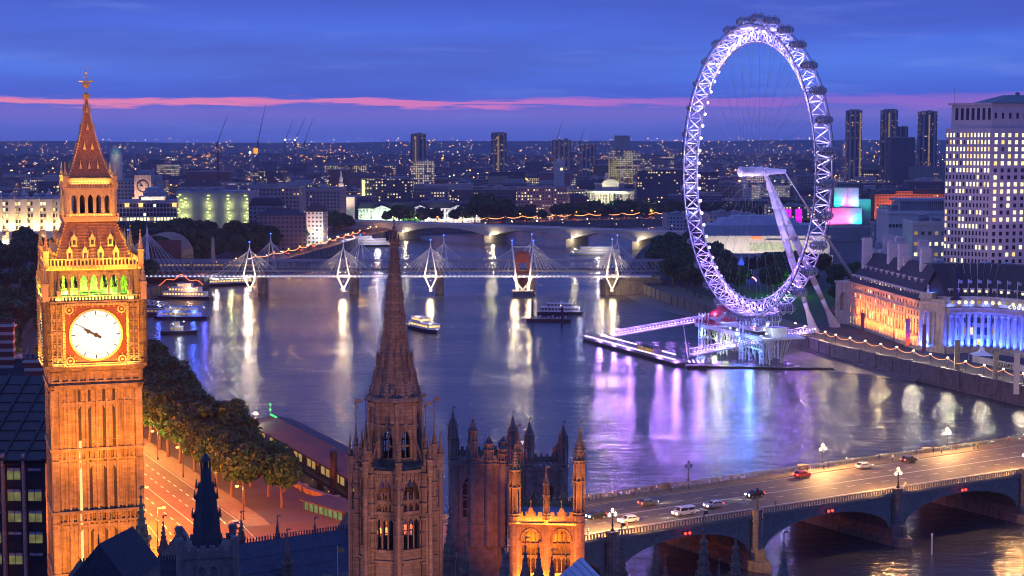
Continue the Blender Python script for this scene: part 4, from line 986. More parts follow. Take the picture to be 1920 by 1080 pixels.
for i, s in enumerate(PS[1:7]):
    lamp3(bp(s, -.4, 13.2), i != 1, lampL[i+1], P=(60000, 0, 34000, 36000, 30000, 30000)[i])
lb2 = ['unlit lamp on the far parapet against the violet reflection', 'lit lamp on the far parapet near the red tail lamps', 'lit lamp on the far parapet nearest the crescent building', 'lit lamp on the far parapet past the bend']
for i, px in enumerate((1297, 1549, 1783)):
    d_ = D(px, 905-(px-1297)*.15, 300); u = (d_-V((0, 0, HC)));
    # intersect view ray with far parapet line in plan
    o = V((0, 0)); dd = V((u.x, u.y)); q = V((B0.x, B0.y)); e2 = V((be.x, be.y)); den = dd.x*e2.y-dd.y*e2.x
    tt = (q.x*e2.y-q.y*e2.x)/den; pt = dd*tt; s = (V((pt.x, pt.y, 0))-V((A0.x, A0.y, 0))).dot(be)
    lamp3(bp(s, BW+.4, 13.2), i != 0, lb2[i], P=(0, 34000, 30000)[i])
# extra street light spilling at the left end of the bridge, where the buses queue
# ================================================================= vehicles
def carpaint(name, col):
    m_ = bpy.data.materials.new(name); m_.use_nodes = True; t = NT(m_.node_tree)
    t.out(t.n('ShaderNodeBsdfPrincipled', i={'Base Color': (*col, 1), 'Metallic': .4, 'Roughness': .3, 'Coat Weight': .6}).outputs[0]); return m_
tyre = pbr('tyre', (.02, .02, .02), .8); headl = emi('headlamp', (1, .9, .7), 34); taill = emi('tail_lamp', (1, .04, .02), 16)
cars = {}
def car_meshes(key, col, kind='hatch'):
    if key in cars: return cars[key]
    out = []
    if kind == 'hatch': L, W_, H = 4.4, .88, 1.6; prof = [(-L/2, .35), (-L/2, .8), (-L/2+.15, .95), (-.95, 1.02), (1.1, 1.05), (L/2-.1, .98), (L/2, .7), (L/2, .35)]; cab = [(-1.15, .98), (-.45, 1.56), (1.35, 1.6), (2.0, 1.02)]
    elif kind == 'van': L, W_, H = 5.0, .95, 2.0; prof = [(-L/2, .35), (-L/2, .9), (-L/2+.2, 1.05), (-1.6, 1.15), (-1.5, 1.15), (L/2, 1.15), (L/2, .35)]; cab = [(-1.9, 1.1), (-1.2, 1.95), (L/2-.15, 2.0), (L/2, 1.1)]
    else: L, W_, H = 10.5, 1.25, 4.3; prof = [(-L/2, .4), (-L/2, 4.0), (-L/2+.3, 4.3), (L/2-.3, 4.3), (L/2, 4.0), (L/2, .4)]; cab = None
    def mk(n, fn, mats):
        mb = MB(); fn(mb); me = bpy.data.meshes.new(n); me.from_pydata(mb.v, [], mb.f)
        for m_ in mats: me.materials.append(m_)
        me.polygons.foreach_set('material_index', mb.mi); out.append((n, me))
    def bodyf(mb):
        P = lambda prof, w: [(p[0], -w, p[1]) for p in prof]+[(p[0], w, p[1]) for p in prof]
        def ex(prof, w, c=0, tp=None):
            n = len(prof); mb.c = c
            mb.add([(p[0], -(tp[i] if tp else w), p[1]) for i, p in enumerate(prof)]+[(p[0], (tp[i] if tp else w), p[1]) for i, p in enumerate(prof)], [(i, (i+1) % n, n+(i+1) % n, n+i) for i in range(n)]+[tuple(range(n))[::-1], tuple(range(n, 2*n))])
        ex(prof, W_)
        if cab:
            ex(cab, W_, 0, [W_-.03, W_*.8, W_*.8, W_-.03])
        else:
            for z_ in (1.3, 2.9):
                mb.c = 1
                for s in (-1, 1):
                    for k in range(7): mb.box(-4.8+k*1.38, -3.6+k*1.38, s*1.252-.01, s*1.252+.01, z_, z_+.85)
                mb.box(-L/2-.01, -L/2+.02, -1.05, 1.05, z_, z_+.95); mb.box(L/2-.02, L/2+.01, -1.05, 1.05, z_, z_+.8)
    mk('body', bodyf, [carpaint('paint_'+key, col), warm])
    if cab:
        def gl(mb):
            c = cab; w = W_; 
            def pane(i, j, s_in=.12):
                a, b = c[i], c[j]; wa = W_*(.95 if a[1] < 1.3 else .8); wb = W_*(.8 if b[1] > 1.3 else .95)
                dx, dz_ = b[0]-a[0], b[1]-a[1]; nx, nz = -dz_, dx; l = math.hypot(nx, nz); nx, nz = nx/l*.02, nz/l*.02
                q = [(a[0]+dx*.12+nx, -wa+.1, a[1]+dz_*.12+nz), (a[0]+dx*.12+nx, wa-.1, a[1]+dz_*.12+nz), (a[0]+dx*.9+nx, wb-.08, a[1]+dz_*.9+nz), (a[0]+dx*.9+nx, -wb+.08, a[1]+dz_*.9+nz)]
                mb.add(q, [(0, 1, 2, 3)])
            pane(0, 1); pane(2, 3)
            for s in (-1, 1):
                y0, y1 = s*(W_-.02), s*(W_*.815)
                x0a, x1a = c[0][0]+.28, c[3][0]-.22; x0b, x1b = c[1][0]+.06, c[2][0]-.05; zb_, zt2 = c[0][1]+.08, c[1][1]-.09
                xm = (x0b+x1b)/2
                for (p0, p1, p2, p3) in ((x0a, xm-.05, xm-.05, x0b), (xm+.05, x1a, x1b, xm+.05)):
                    mb.add([(p0, y0, zb_), (p1, y0, zb_), (p2, y1, zt2), (p3, y1, zt2)], [(0, 1, 2, 3)])
        mk('window', gl, [glassd])
    def wh(mb):
        xs = (-L*.31, L*.30)
        for x in xs:
            for s in (-1, 1):
                o = len(mb.v); mb.c = 0; M_ = mb.M; mb.M = T(x, s*(W_-.08), .33, rx=PI/2); mb.cyl(0, 0, -.11, .11, .33 if L < 9 else .48, None, 12); mb.c = 1; mb.cyl(0, 0, -.13, .13, .19, None, 8); mb.M = M_
    for wi, x in enumerate((-L*.31, L*.30)):
        for s in (-1, 1):
            def w1(mb): mb.c = 0; mb.M = T(x, s*(W_-.08), .33, rx=PI/2); mb.cyl(0, 0, -.11, .11, .33, None, 12); mb.c = 1; mb.cyl(0, 0, -.13, .13, .19, None, 8)
            mk('wheel', w1, [tyre, steel])
    for s in (-1, 1):
        mk('headlight', lambda mb: mb.box(-L/2-.04, -L/2+.1, s*(W_-.24)-.2, s*(W_-.24)+.2, .6, .88), [headl])
        mk('tail_lamp', lambda mb: mb.box(L/2-.1, L/2+.04, s*(W_-.16)-.13, s*(W_-.16)+.13, .7, 1.0), [taill])
    cars[key] = out; return out
def car(p, rz, key, col, kind, lbl, group, glow=True):
    t_ = thing('bus' if kind == 'bus' else ('van' if kind == 'van' else 'car'), lbl, 'bus' if kind == 'bus' else ('van' if kind == 'van' else 'car'), p, rz, group)
    for n, me in car_meshes(key, col, kind): link(n, me, t_)
    if glow:
        Lh = 2.6 if kind != 'bus' else 5.6
        d = V((-math.cos(rz), -math.sin(rz), 0)); spot(tuple(V(p)+d*Lh+V((0, 0, .8))), tuple(V(p)+d*(Lh+12)+V((0, 0, -.6))), (1, .85, .6), 1500, 60, .8, .1, name='headlamp_beam')
    return t_
PAL = {'silver': (.45, .47, .5), 'black': (.02, .02, .025), 'white': (.7, .7, .7), 'red': (.4, .03, .03), 'blue': (.04, .08, .25), 'grey': (.15, .16, .17), 'green': (.03, .12, .08)}
# vehicles on the arch bridge; heading towards the orange tower shows headlamps
sc_ = s_at(1338, 948, 12.8); 
def ycar(px, py): p = G(px, py, 12.4); return (p-A0).dot(be), (p-A0).dot(bn)
lst = [((1338, 948), 0, 'silver', 'hatch', 'silver car with lit headlamps alone in mid bridge'),
    ((1282, 962), 0, 'white', 'van', 'white van following close to the silver car'),
    ((1178, 976), 0, 'white', 'hatch', 'white car with lit headlamps near the orange tower'),
    ((1118, 968), 0, 'black', 'hatch', 'black car beside the white car by the orange tower'),
    ((1215, 944), PI, 'grey', 'hatch', 'grey car driving away behind the white car'),
    ((1415, 928), 0, 'black', 'hatch', 'black car coming up behind the silver car'),
    ((1500, 890), PI, 'red', 'hatch', 'red car driving away past the middle of the bridge'),
    ((1608, 872), PI, 'silver', 'hatch', 'silver car driving away below the lit far lamp'),
    ((1700, 862), PI, 'black', 'hatch', 'black car driving away near the far lamp'),]
for (pp, rz, key, kind, lb) in lst:
    s, y = ycar(*pp); col = PAL.get(key, (.45, .02, .02))
    car(bp(s, min(max(y, 6), BW-6), 11.95), BYW+rz, key+('_van' if kind == 'van' else ''), col, kind, lb, 'vehicles on the arch bridge')
# ================================================================= RAIL BRIDGE WITH CABLE-STAYED FOOTBRIDGES
HY = 1003.0; zH = 12.2
xl, xr = XY(262, HY), XY(1196, HY)
RB = thing('rail_bridge', 'dark lattice girder railway bridge between two cable-stayed footbridges', 'bridge', (0, HY+13, 0))
mb = MB(); x0_, x1_ = xl-12, xr+20
for y in (0, 13):
    for z_ in (14.2, 20.2): mb.box(x0_, x1_, y-.35, y+.35, z_-.35, z_+.35)
    n = int((x1_-x0_)/3.0)
    for i in range(n):
        a = x0_+i*3; mb.tube((a, y, 14.2), (a+3, y, 20.2), .14, 4); mb.tube((a+3, y, 14.2), (a, y, 20.2), .14, 4)
        if i % 2 == 0: mb.tube((a, y, 14.2), (a, y, 20.2), .2, 4)
mb.build('lattice_girder', steel, RB)
mb = MB(); mb.box(x0_, x1_, 0, 13, 14.4, 15.0)
for y in (3, 4.5, 8, 9.5): mb.box(x0_, x1_, y-.08, y+.08, 15.0, 15.15)
mb.build('track_deck', dkmetal, RB)
PY = [XY(p, HY) for p in (470, 645, 808, 980, 1147)]
for i, x in enumerate(PY):
    mb = MB(); r_ = 3.6 if i == 3 else 2.6
    mb.cyl(x+4.2, 2, -2, 14, r_, r_*.95, 14); mb.cyl(x+4.2, 11, -2, 14, r_, r_*.95, 14); mb.box(x+2.2, x+6.2, 2, 11, 10, 13.8); mb.cyl(x+4.2, 2, 12.6, 13.6, r_*1.15, None, 14)
    mb.build('pier', darkst, RB)
t_ = thing('train', 'lit commuter train standing on the railway bridge by the north bank', 'train', (0, HY+16.8, 15.2))
for k in range(3):
    mb = MB(); a = xl+8+k*20.5; mb.c = 0; mb.box(a, a+19.8, -1.4, 1.4, .5, 3.6, .0); mb.box(a+.3, a+19.5, -1.1, 1.1, 3.6, 3.9, .2); mb.c = 1
    for j in range(8): mb.box(a+.9+j*2.35, a+2.5+j*2.35, -1.43, 1.43, 1.9, 2.8)
    mb.c = 2
    for j in (2, 5, 14, 17): mb.box(a+j-.5, a+j+.5, -1.2, 1.2, 0, .5)
    mb.build('carriage', [pbr('train_paint', (.12, .14, .2), .4) if k == 0 else bpy.data.materials['train_paint'], dimw, dkmetal], t_)
cabm = pbr('stay_cable', (.62, .6, .58), .4, .2); ledm = emi('deck_lamp', (.86, .84, 1), 3.2)
def pylon(parent, x, y, ztop, zd, half=3.6, fan=22, lean=-3.5, low=True, bulbm=None, sgn=-1, thick=.38, nst=7):
    t_ = MB(); top = (x, y+lean*.4, ztop)
    for s in (-1, 1): t_.tube((x+s*half, y+lean, zd), top, thick, 6, thick*.6)
    if low:
        for s in (-1, 1): t_.tube((x+s*half, y+lean, zd), (x, y+lean*.5, 4.2), .32, 6); t_.tube((x+s*half, y+3.5, zd-.4), (x, y+lean*.5, 4.2), .26, 6)
        t_.tube((x-half, y+lean, zd), (x+half, y+lean, zd), .3, 6); t_.cyl(x, y+lean*.5, 3.2, 4.4, 1.0, .8, 8)
    t_.cyl(*top[:2], ztop-.6, ztop+2.6, .35, .05, 6)
    o = t_.build('pylon', whitep, parent)
    c = MB()
    for s in (-1, 1):
        for k in range(nst): c.tube((top[0], top[1], ztop-.5-k*.25), (x+s*fan*(k+1.2)/(nst+.2), y+(2.2 if k % 2 else -2.2), zd+.3), .11, 3)
    c.build('stay_cables', cabm, parent)
    if bulbm: b = MB(); b.ball(x, top[1], ztop+2.9, .5, 8, 5); b.build('beacon', bulbm, o)
    return o
def footbridge(name, lbl, y, yl, side):
    t_ = thing(name, lbl, 'footbridge', (0, y, 0)); a, b = xl-10, xr+8
    mb = MB(); mb.box(a, b, -2.2, 2.2, zH-.5, zH); mb.box(a, b, -2.4, -2.1, zH-.35, zH+.15); mb.box(a, b, 2.1, 2.4, zH-.35, zH+.15)
    for x in np.arange(a, b, 6): mb.tube((x, -2.2, zH-.3), (x+3, 0, zH-1.2), .1, 4); mb.tube((x+3, 0, zH-1.2), (x+6, -2.2, zH-.3), .1, 4)
    mb.build('deck', steel if side > 0 else whitep, t_)
    mb = MB()
    for s in (-2.25, 2.25):
        mb.box(a, b, s-.04, s+.04, zH+1.1, zH+1.2)
        for x in np.arange(a, b, 1.5): mb.box(x-.03, x+.03, s-.03, s+.03, zH, zH+1.1)
    mb.build('railing', steel, t_)
    return t_
fb = footbridge('footbridge', 'white cable-stayed footbridge with lit deck on the near side of the rail bridge', HY-2, 0, -1)
fb2 = footbridge('footbridge', 'far cable-stayed footbridge half hidden behind the railway girders', HY+42, 0, 1)
mb = MB()
xs = [x for x in np.arange(xl, xr, 2.6)]
me = bpy.data.meshes.new('deck_lamp'); b_ = MB(); b_.box(-.55, .55, -.15, .15, -.1, .12); me.from_pydata(b_.v, [], b_.f); me.materials.append(ledm)
for i, x in enumerate(xs[:100]): link('deck_lamp', me, fb, (x*1.0, -2.55, zH+.25))
for i, x in enumerate(PY):
    if i == 3:
        for s in (-1, 1):
            mb = MB(); mb.tube((x+s*3.2, -4.5, 3.8), (x+s*6.4, -6, 31.5), .7, 7, .4); mb.tube((x+s*5.8, -3, zH), (x+s*2.2, -3, 5), .4, 6)
            mb.tube((x-6, -3, zH), (x, -3, 4), .3, 6); mb.tube((x+6, -3, zH), (x, -3, 4), .3, 6)
            o = mb.build('pylon', whitep, fb); mb = MB(); mb.ball(x+s*6.4, -6, 34, .5, 8, 5); mb.cyl(x+s*6.4, -6, 31.4, 33.6, .2, .06, 5); mb.build('beacon', bulbb, o)
            c = MB()
            for k in range(9): c.tube((x+s*6.3, -6, 31-k*.3), (x+s*(9+3.2*k), (2.2 if k % 2 else -2.2), zH+.3), .085, 3)
            c.build('stay_cables', cabm, fb)
            point((x+s*4.6, HY-9.5, 8), (1, .74, .42), 9000, .5)
        mb = MB(); mb.tube((x-6.2, -6, 30.2), (x+6.2, -6, 30.2), .3, 6); mb.build('cross_bar', whitep, fb)
        mb = MB(); mb.box(x-6, x+6, -8, 6, -2, 3.4); mb.box(x-6.3, x+6.3, -8.3, 6.3, 3.2, 3.8); mb.build('pier', pbr('pale_pier', (.2, .19, .18), .8, big=.4), fb)
        t_ = thing('brick_arch', 'red brick arched end wall glowing behind the paired pylons', 'arch', (x, HY+9, 0))
        mb = MB(); mb.archwall(-4.2, 4.2, 3.6, 26, [(0, 5.2, 14.5, 19.5, 22.6)], 1.2, 0, 10, False); mb.box(-4.6, 4.6, -.3, 1.4, 13.6, 14.3)
        for k in range(10):
            a0, a1 = PI*k/10, PI*(k+1)/10; mb.hexa(4.2*math.cos(a1), 4.2*math.cos(a0), 19.4, 19.4, 22+4.4*math.sin(a1), 22+4.4*math.sin(a0), 1.2, 2.0); mb.tube((4.2*math.cos(a0), 0, 21+4.6*math.sin(a0)), (4.2*math.cos(a1), 0, 21+4.6*math.sin(a1)), .5, 5)
        mb.build('wall', brickred, t_)
        spot((x, HY-2, 16), (x, HY+9, 20), (1, .42, .2), 5000, 80, .8, .4)
    else:
        pylon(fb, x, 0, D(960, (462, 460, 458, 0, 457)[i], HY).z, zH, 3.7, 21 if i < 3 else 15, -3.5, True, bulbb)
        for s in (-1, 1): spot((x+s*2.6, HY-8.5, zH-1), (x, HY-4, 27), (1, .74, .44), 14000, 120, .7, .4)
        point((x, HY-9, 7.0), (1, .72, .38), 8000, .6)
    pylon(fb2, x+XY(18, 1045)-XY(0, 1045), 0, D(960, (447, 449, 450, 448, 450)[i], HY+42).z, zH, 3.2, 19, 3.0, False, bulbb)
    spot((x+6, HY+38, zH+1), (x+6, HY+43, 32), (.9, .85, .9), 4000, 50, .8, .4)
x = XY(277, HY); o = pylon(fb, x, 2, D(960, 428, HY).z, 11, 1.0, 27, 0, False, None, thick=.75, nst=12)
x2 = XY(241, HY); pylon(fb, x2, 2, D(960, 440, HY).z, 11, 1.0, 18, 0, False, bulbb, thick=.6, nst=10)
spot((x, HY-10, 9), (x, HY, 36), (1, .78, .5), 26000, 45, .7, .4); spot((x2, HY-10, 9), (x2, HY, 30), (1, .78, .5), 16000, 45, .7, .4)
point((XY(1128, HY), HY-9, 6), (1, .7, .3), 3000, .5); 
mb = MB(); mb.prism([(-17, 0), (17, 0), (20, 9), (-20, 9)], -2, 9); mb.box(-16, 16, 1, 8, 9, 12)
o = mb.build('bridge_abutment', pierst, loc=(xr-2, HY+4, 0)); tag(o, 'dark stone abutment where the rail bridge meets the south bank', 'abutment')
t_ = thing('station_block', 'dark arched brick station end behind the left cable fan', 'building', (XY(292, HY+30), HY+30, 6))
mb = MB(); mb.archwall(-16, 16, -2, 26, [(0, 24, 4, 12, 22)], 1, 0, 12, False); mb.box(-16, 16, 1, 40, -2, 15); mb.build('wall', brickred, t_)
mb = MB()
for k in range(12):
    a0, a1 = PI*k/12, PI*(k+1)/12; P = lambda a: (15.5*math.cos(a), 15+14*math.sin(a)); p, q = P(a0), P(a1)
    mb.add([(p[0], .3, p[1]), (q[0], .3, q[1]), (q[0], 42, q[1]), (p[0], 42, p[1])], [(0, 1, 2, 3)])
mb.build('roof', ironroof, t_)

# ================================================================= ROAD BRIDGE BEYOND (pale concrete, low arches)
wa = V((XY(640, 1640), 1640, 0)); wb = V((XY(1262, 1425), 1425, 0)); wd = wb-wa; WL = wd.length; wd.normalize()
WB = thing('road_bridge', 'long low pale stone road bridge with five shallow arches beyond the rail bridge', 'bridge', (wa.x, wa.y, 0), math.atan2(wd.y, wd.x))
wst = pbr('pale_bridge_stone', (.42, .4, .4), .8, var=.15, scale=.2, big=.2)
def s_w(px):      # where a view column meets the bridge line
    u = (px-960)/F; den = wd.x-u*wd.y*1.0; return (u*wa.y*1.0-wa.x)/den
ps = [s_w(752), s_w(915), s_w(1068), s_w(1192)]; ps = [ps[0]-(ps[1]-ps[0])*.95]+ps+[ps[-1]+(ps[-1]-ps[-2])*.9]
mb = MB()
for a, b in zip(ps, ps[1:]):
    N = 16
    for k in range(N):
        q0, q1 = k/N, (k+1)/N; ar = lambda q: 6.2+6.6*(1-(2*q-1)**2); xa, xb = a+(b-a)*q0, a+(b-a)*q1
        mb.hexa(xa, xb, ar(q0), ar(q1), 14.6, 14.6, 0, 25)
mb.box(ps[-1], WL+20, 0, 25, 5, 14.6); mb.box(-20, ps[0], 0, 25, 5, 14.6)
mb.build('arch', wst, WB)
mb = MB(); mb.box(-20, WL+20, -.6, 25.6, 14.6, 15.2); mb.box(-20, WL+20, -.6, -.3, 15.2, 16.2); mb.box(-20, WL+20, 25.3, 25.6, 15.2, 16.2); mb.build('deck', wst, WB)
for s in ps: mb = MB(); mb.prism([(s-3.5, -1), (s, -6), (s+3.5, -1), (s+3.5, 26), (s, 31), (s-3.5, 26)], -2, 7); mb.build('pier', granite, WB)
def wp(s, y, z): p = wa+wd*s+V((-wd.y, wd.x, 0))*y; return V((p.x, p.y, z))
WYW = math.atan2(wd.y, wd.x)
for i, s in enumerate(ps[1:5]):
    point(tuple(wp(s+8, -3, 6.5)), (1, .8, .45), 7000 if i else 5000, .6); b = MB(); b.cb(0, 0, 0, .8, .35); b.ball(0, -.2, 1.2, .7, 8, 5)
    o = b.build('pier_lamp', bulb, loc=tuple(wp(s+3.8, -1.6, 6.9))); tag(o, 'bright lamp on the %s pier of the pale road bridge' % ORD[i], 'lamp', 'lamps on the piers of the pale road bridge')
rg = random.Random(3)
post_me = {}
def lamp_mesh(h, bm, key, arm=1.6, br=.32):
    k = (h, key, arm, br)
    if k in post_me: return post_me[k]
    p = MB(); p.cyl(0, 0, 0, h, .14, .09, 6); p.cyl(0, 0, 0, .9, .24, .2, 6)
    if arm: p.path([(0, 0, h-.4), (arm*.5, 0, h+.1), (arm, 0, h+.1)], .07, 5)
    a = bpy.data.meshes.new('post'); a.from_pydata(p.v, [], p.f); a.materials.append(dkmetal)
    b = MB(); b.ball(arm, 0, h-.02, br, 8, 5, 1.2, 1, .7); c = bpy.data.meshes.new('lamp_head'); c.from_pydata(b.v, [], b.f); c.materials.append(bm)
    post_me[k] = (a, c); return a, c
def street_lamp(p, lbl, group, h=8, bm=None, key='w', arm=1.6, rz=0, br=.32, P=0, col=(1, .6, .25)):
    t_ = thing('street_lamp', lbl, 'street lamp', p, rz, group); a, c = lamp_mesh(h, bm or bulb, key, arm, br); link('post', a, t_); link('lamp_head', c, t_)
    if P: point((p[0]+arm*math.cos(rz), p[1]+arm*math.sin(rz), p[2]+h-.7), col, P, .35)
    return t_
for i in range(16):
    s = ps[0]+(ps[-1]-ps[0])*i/15; street_lamp(tuple(wp(s, 3, 15.2)), '%s street lamp along the deck of the pale road bridge from the north bank' % ORD[i], 'street lamps on the pale road bridge', 6, bulb, 'w', 1.2, WYW+PI/2, .3, 1500 if i % 2 else 0)

# ================================================================= OBSERVATION WHEEL
WX, WY, WZ, WR = 102.5, 715.0, 79.8, 61.4
EY = thing('observation_wheel', 'giant white observation wheel lit violet on the riverbank', 'ferris wheel', (WX, WY, 0), R(-71))
EYM = T(WX, WY, 0, R(-71)); EYI = EYM.inverted()
def e2w(x, y, z): return EYM @ V((x, y, z))
def rp(a, r, y): return (r*math.sin(a), y, WZ+r*math.cos(a))
NS = 64; AX = 3.5
rimm = pbr('wheel_white', (.78, .76, .8), .45, var=.08)
mb = MB()
for i in range(NS):
    a, b, m_ = 2*PI*i/NS, 2*PI*(i+1)/NS, 2*PI*(i+.5)/NS
    for y in (-AX, AX): mb.tube(rp(a, WR, y), rp(b, WR, y), .30, 5)
    mb.tube(rp(a, WR-6.4, 0), rp(b, WR-6.4, 0), .34, 5)
    for y in (-AX, AX):
        mb.tube(rp(a, WR, y), rp(m_, WR-6.4, 0), .22, 4); mb.tube(rp(b, WR, y), rp(m_, WR-6.4, 0), .22, 4)
    mb.tube(rp(a, WR, -AX), rp(a, WR, AX), .2, 4); mb.tube(rp(a, WR, -AX), rp(b, WR, AX), .17, 4); mb.tube(rp(a, WR, AX), rp(b, WR, -AX), .17, 4)
rim = mb.build('rim', rimm, EY)
for y in (-AX-.5, AX+.5):
    mb = MB(); s = 1 if y > 0 else -1
    for i in range(NS*2): mb.tube(rp(2*PI*i/NS/2, WR+1.0, y), rp(2*PI*(i+1)/NS/2, WR+1.0, y), .16, 4)
    for i in range(NS):
        a = 2*PI*i/NS; mb.tube(rp(a, WR, s*AX), rp(a, WR+1.0, s*(AX+.5)), .12, 4)
    mb.build('drive_rail', dkmetal, rim)
led = MB(); led.ball(0, 0, 0, .6, 8, 5); lm = bpy.data.meshes.new('rim_lamp'); lm.from_pydata(led.v, [], led.f); lm.materials.append(emi('led_violet', (.80, .66, 1), 10))
for i in range(NS):
    a = 2*PI*(i+.5)/NS
    if math.sin(a) < .12: link('rim_lamp', lm, rim, rp(a, WR-2.2, AX-.2))
sm_ = MB(); sm_.ball(0, 0, 0, .36, 6, 4); ls = bpy.data.meshes.new('cable_node'); ls.from_pydata(sm_.v, [], sm_.f); ls.materials.append(rimm)
for i in range(NS): link('cable_node', ls, rim, rp(2*PI*i/NS, WR-7.2, 0))
NL = 32
for i in range(NL):
    a = 2*PI*(i+.5)/NL; o = point(rp(a, WR-2.6, .3), (.34, .17, 1) if math.cos(a) < -.4 else (.43, .35, 1), 4600, .3, EY, 'rim_glow')
for i in range(NS):        # tension cables
    a = 2*PI*i/NS; mb = MB(); mb.tube(rp(a, WR-6.4, 0), rp(a+.25*(1 if i % 2 else -1)*.0, 2.0, 3.6 if i % 2 else -3.6), .045, 3)
    mb.build('spoke', steel, EY)
def ycyl(mb, x, z, y0, y1, r0, r1=None, n=20):
    mb.M = T(x, y0, z, rx=-PI/2); mb.cyl(0, 0, 0, y1-y0, r0, r1, n); mb.M = None
mb = MB(); ycyl(mb, 0, WZ, -5.2, 4.4, 2.0); ycyl(mb, 0, WZ, -5.6, -5.0, 2.3); ycyl(mb, 0, WZ, 3.9, 4.5, 2.3); ycyl(mb, 0, WZ, -6.4, -5.6, 1.3, 1.9); ycyl(mb, 0, WZ, -.3, .3, 2.25); mb.build('hub', rimm, EY, smooth=False)
mb = MB(); ycyl(mb, 0, WZ, 4.4, 15.5, 1.65, 1.0); ycyl(mb, 0, WZ, 6.0, 7.4, 2.0); mb.box(-.9, .9, 14, 16.0, WZ-.9, WZ+.9); mb.build('spindle', rimm, EY)
lg0 = V((0, 6.6, WZ-1.4))
for (px, py) in ((1565, 612), (1526, 622)):
    f = EYI @ G(px, py, 6.2); mb = MB(); d = f-lg0; K = 10
    rad = lambda q: .75+.85*math.sin(min(1, q*1.15)*PI)**.8 if q < .86 else .9
    for k in range(K): mb.tube(lg0+d*(k/K), lg0+d*((k+1)/K), max(.7, rad(k/K)), 12, max(.7, rad((k+1)/K)))
    L_ = mb.build('leg', rimm, EY, smooth=True)
    mb = MB(); u = d.normalized(); mb.tube(f-u*14, f-u*1, .8, 8, 2.2); mb.cyl(f.x, f.y, 4.6, 7.6, 3.0, 2.4, 8); mb.build('foot', rimm, L_)
for (px, py, Y, w) in ((1628, 548, 880, .28), (1640, 552, 880, .28)):
    q = EYI @ V((XY(px, Y, py), Y, 6)); p = V((0, 15.5, WZ)); mb = MB(); mid = p+(q-p)*.45
    mb.tube(p, mid, .16, 5); mb.tube(mid, q, .16, 5); mb.build('backstay', cabm, EY)
q = EYI @ V((XY(1634, 880, 550), 880, 6)); p = V((0, 15.5, WZ)); mb = MB(); mb.tube(p+(q-p)*.42, p+(q-p)*.96, .62, 8); mb.tube(p, p+(q-p)*.42, .3, 6); mb.build('backstay', rimm, EY)
# capsules
cg = bpy.data.materials.new('capsule_glass'); cg.use_nodes = True; t = NT(cg.node_tree)
t.out(t.n('ShaderNodeBsdfPrincipled', i={'Base Color': (.16, .24, .28, 1), 'Roughness': .2, 'Metallic': .1, 'Alpha': .6}).outputs[0])
def caps():
    g_ = MB(); f_ = MB(); n, m_ = 14, 12; Lh, rr = 3.8, 1.8      # long axis along the wheel axle
    def P(i, j, k=1.0):
        t_ = -PI/2+PI*j/m_; y = Lh*math.sin(t_)*k; r_ = rr*max(.0, math.cos(t_))**.62*k; a = 2*PI*i/n; return (r_*math.cos(a), y, r_*math.sin(a))
    g_.add([P(i, j) for j in range(m_+1) for i in range(n)], [(j*n+i, j*n+(i+1) % n, (j+1)*n+(i+1) % n, (j+1)*n+i) for j in range(m_) for i in range(n)])
    for j in range(1, m_):
        if j in (2, 4, 6, 8, 10) :
            for i in range(n): f_.tube(P(i, j, 1.01), P(i+1, j, 1.01), .075, 3)
    for i in range(0, n, 2):
        for j in range(1, m_-1): f_.tube(P(i, j, 1.01), P(i, j+1, 1.01), .05, 3)
    f_.box(-1.5, 1.5, -2.6, 2.6, -1.35, -1.15)
    h = MB(); h2 = MB()
    for y, h_ in ((-1.6, h), (1.6, h2)):
        for i in range(16): a0, a1 = 2*PI*i/16, 2*PI*(i+1)/16; h_.tube((2.35*math.cos(a0), y, 2.35*math.sin(a0)), (2.35*math.cos(a1), y, 2.35*math.sin(a1)), .16, 5)
    return [(nm, (lambda me: (me.from_pydata(b.v, [], b.f), me.materials.append(mt), me)[2])(bpy.data.meshes.new(nm))) for nm, b, mt in (('glass_shell', g_, cg), ('frame', f_, steel), ('mounting_ring', h, steel), ('mounting_ring', h2, steel))]
cpm = caps()
for i in range(32):
    a = 2*PI*(i+.3)/32; c = link('capsule', cpm[0][1], EY, rp(a, WR+3.2, 0))
    link('frame', cpm[1][1], c); link('mounting_ring', cpm[2][1], c); link('mounting_ring', cpm[3][1], c)
    # arms holding the capsule
    mb = MB()
    for s in (-1, 1): mb.tube((0, s*1.6, 0), (-2.7*math.sin(a), s*3.2, -2.7*math.cos(a)), .14, 4)
    mb.build('bracket', steel, c)
spot(tuple(e2w(12, 20, 8)), tuple(e2w(0, 9, 60)), (.5, .42, 1), 60000, 60, .8, .5); spot(tuple(e2w(34, 15, 10)), tuple(e2w(2, 10, 55)), (.5, .42, 1), 60000, 50, .8, .5)
spot(tuple(e2w(26, 26, 8)), tuple(e2w(6, 8, 62)), (.6, .5, 1), 40000, 60, .8, .5)
point(tuple(e2w(2, -9, WZ-4)), (.7, .55, 1), 2500, .5, name='hub_glow'); point(tuple(e2w(2, -1, WZ-6.5)), (.8, .65, 1), 1800, .5, name='hub_glow')
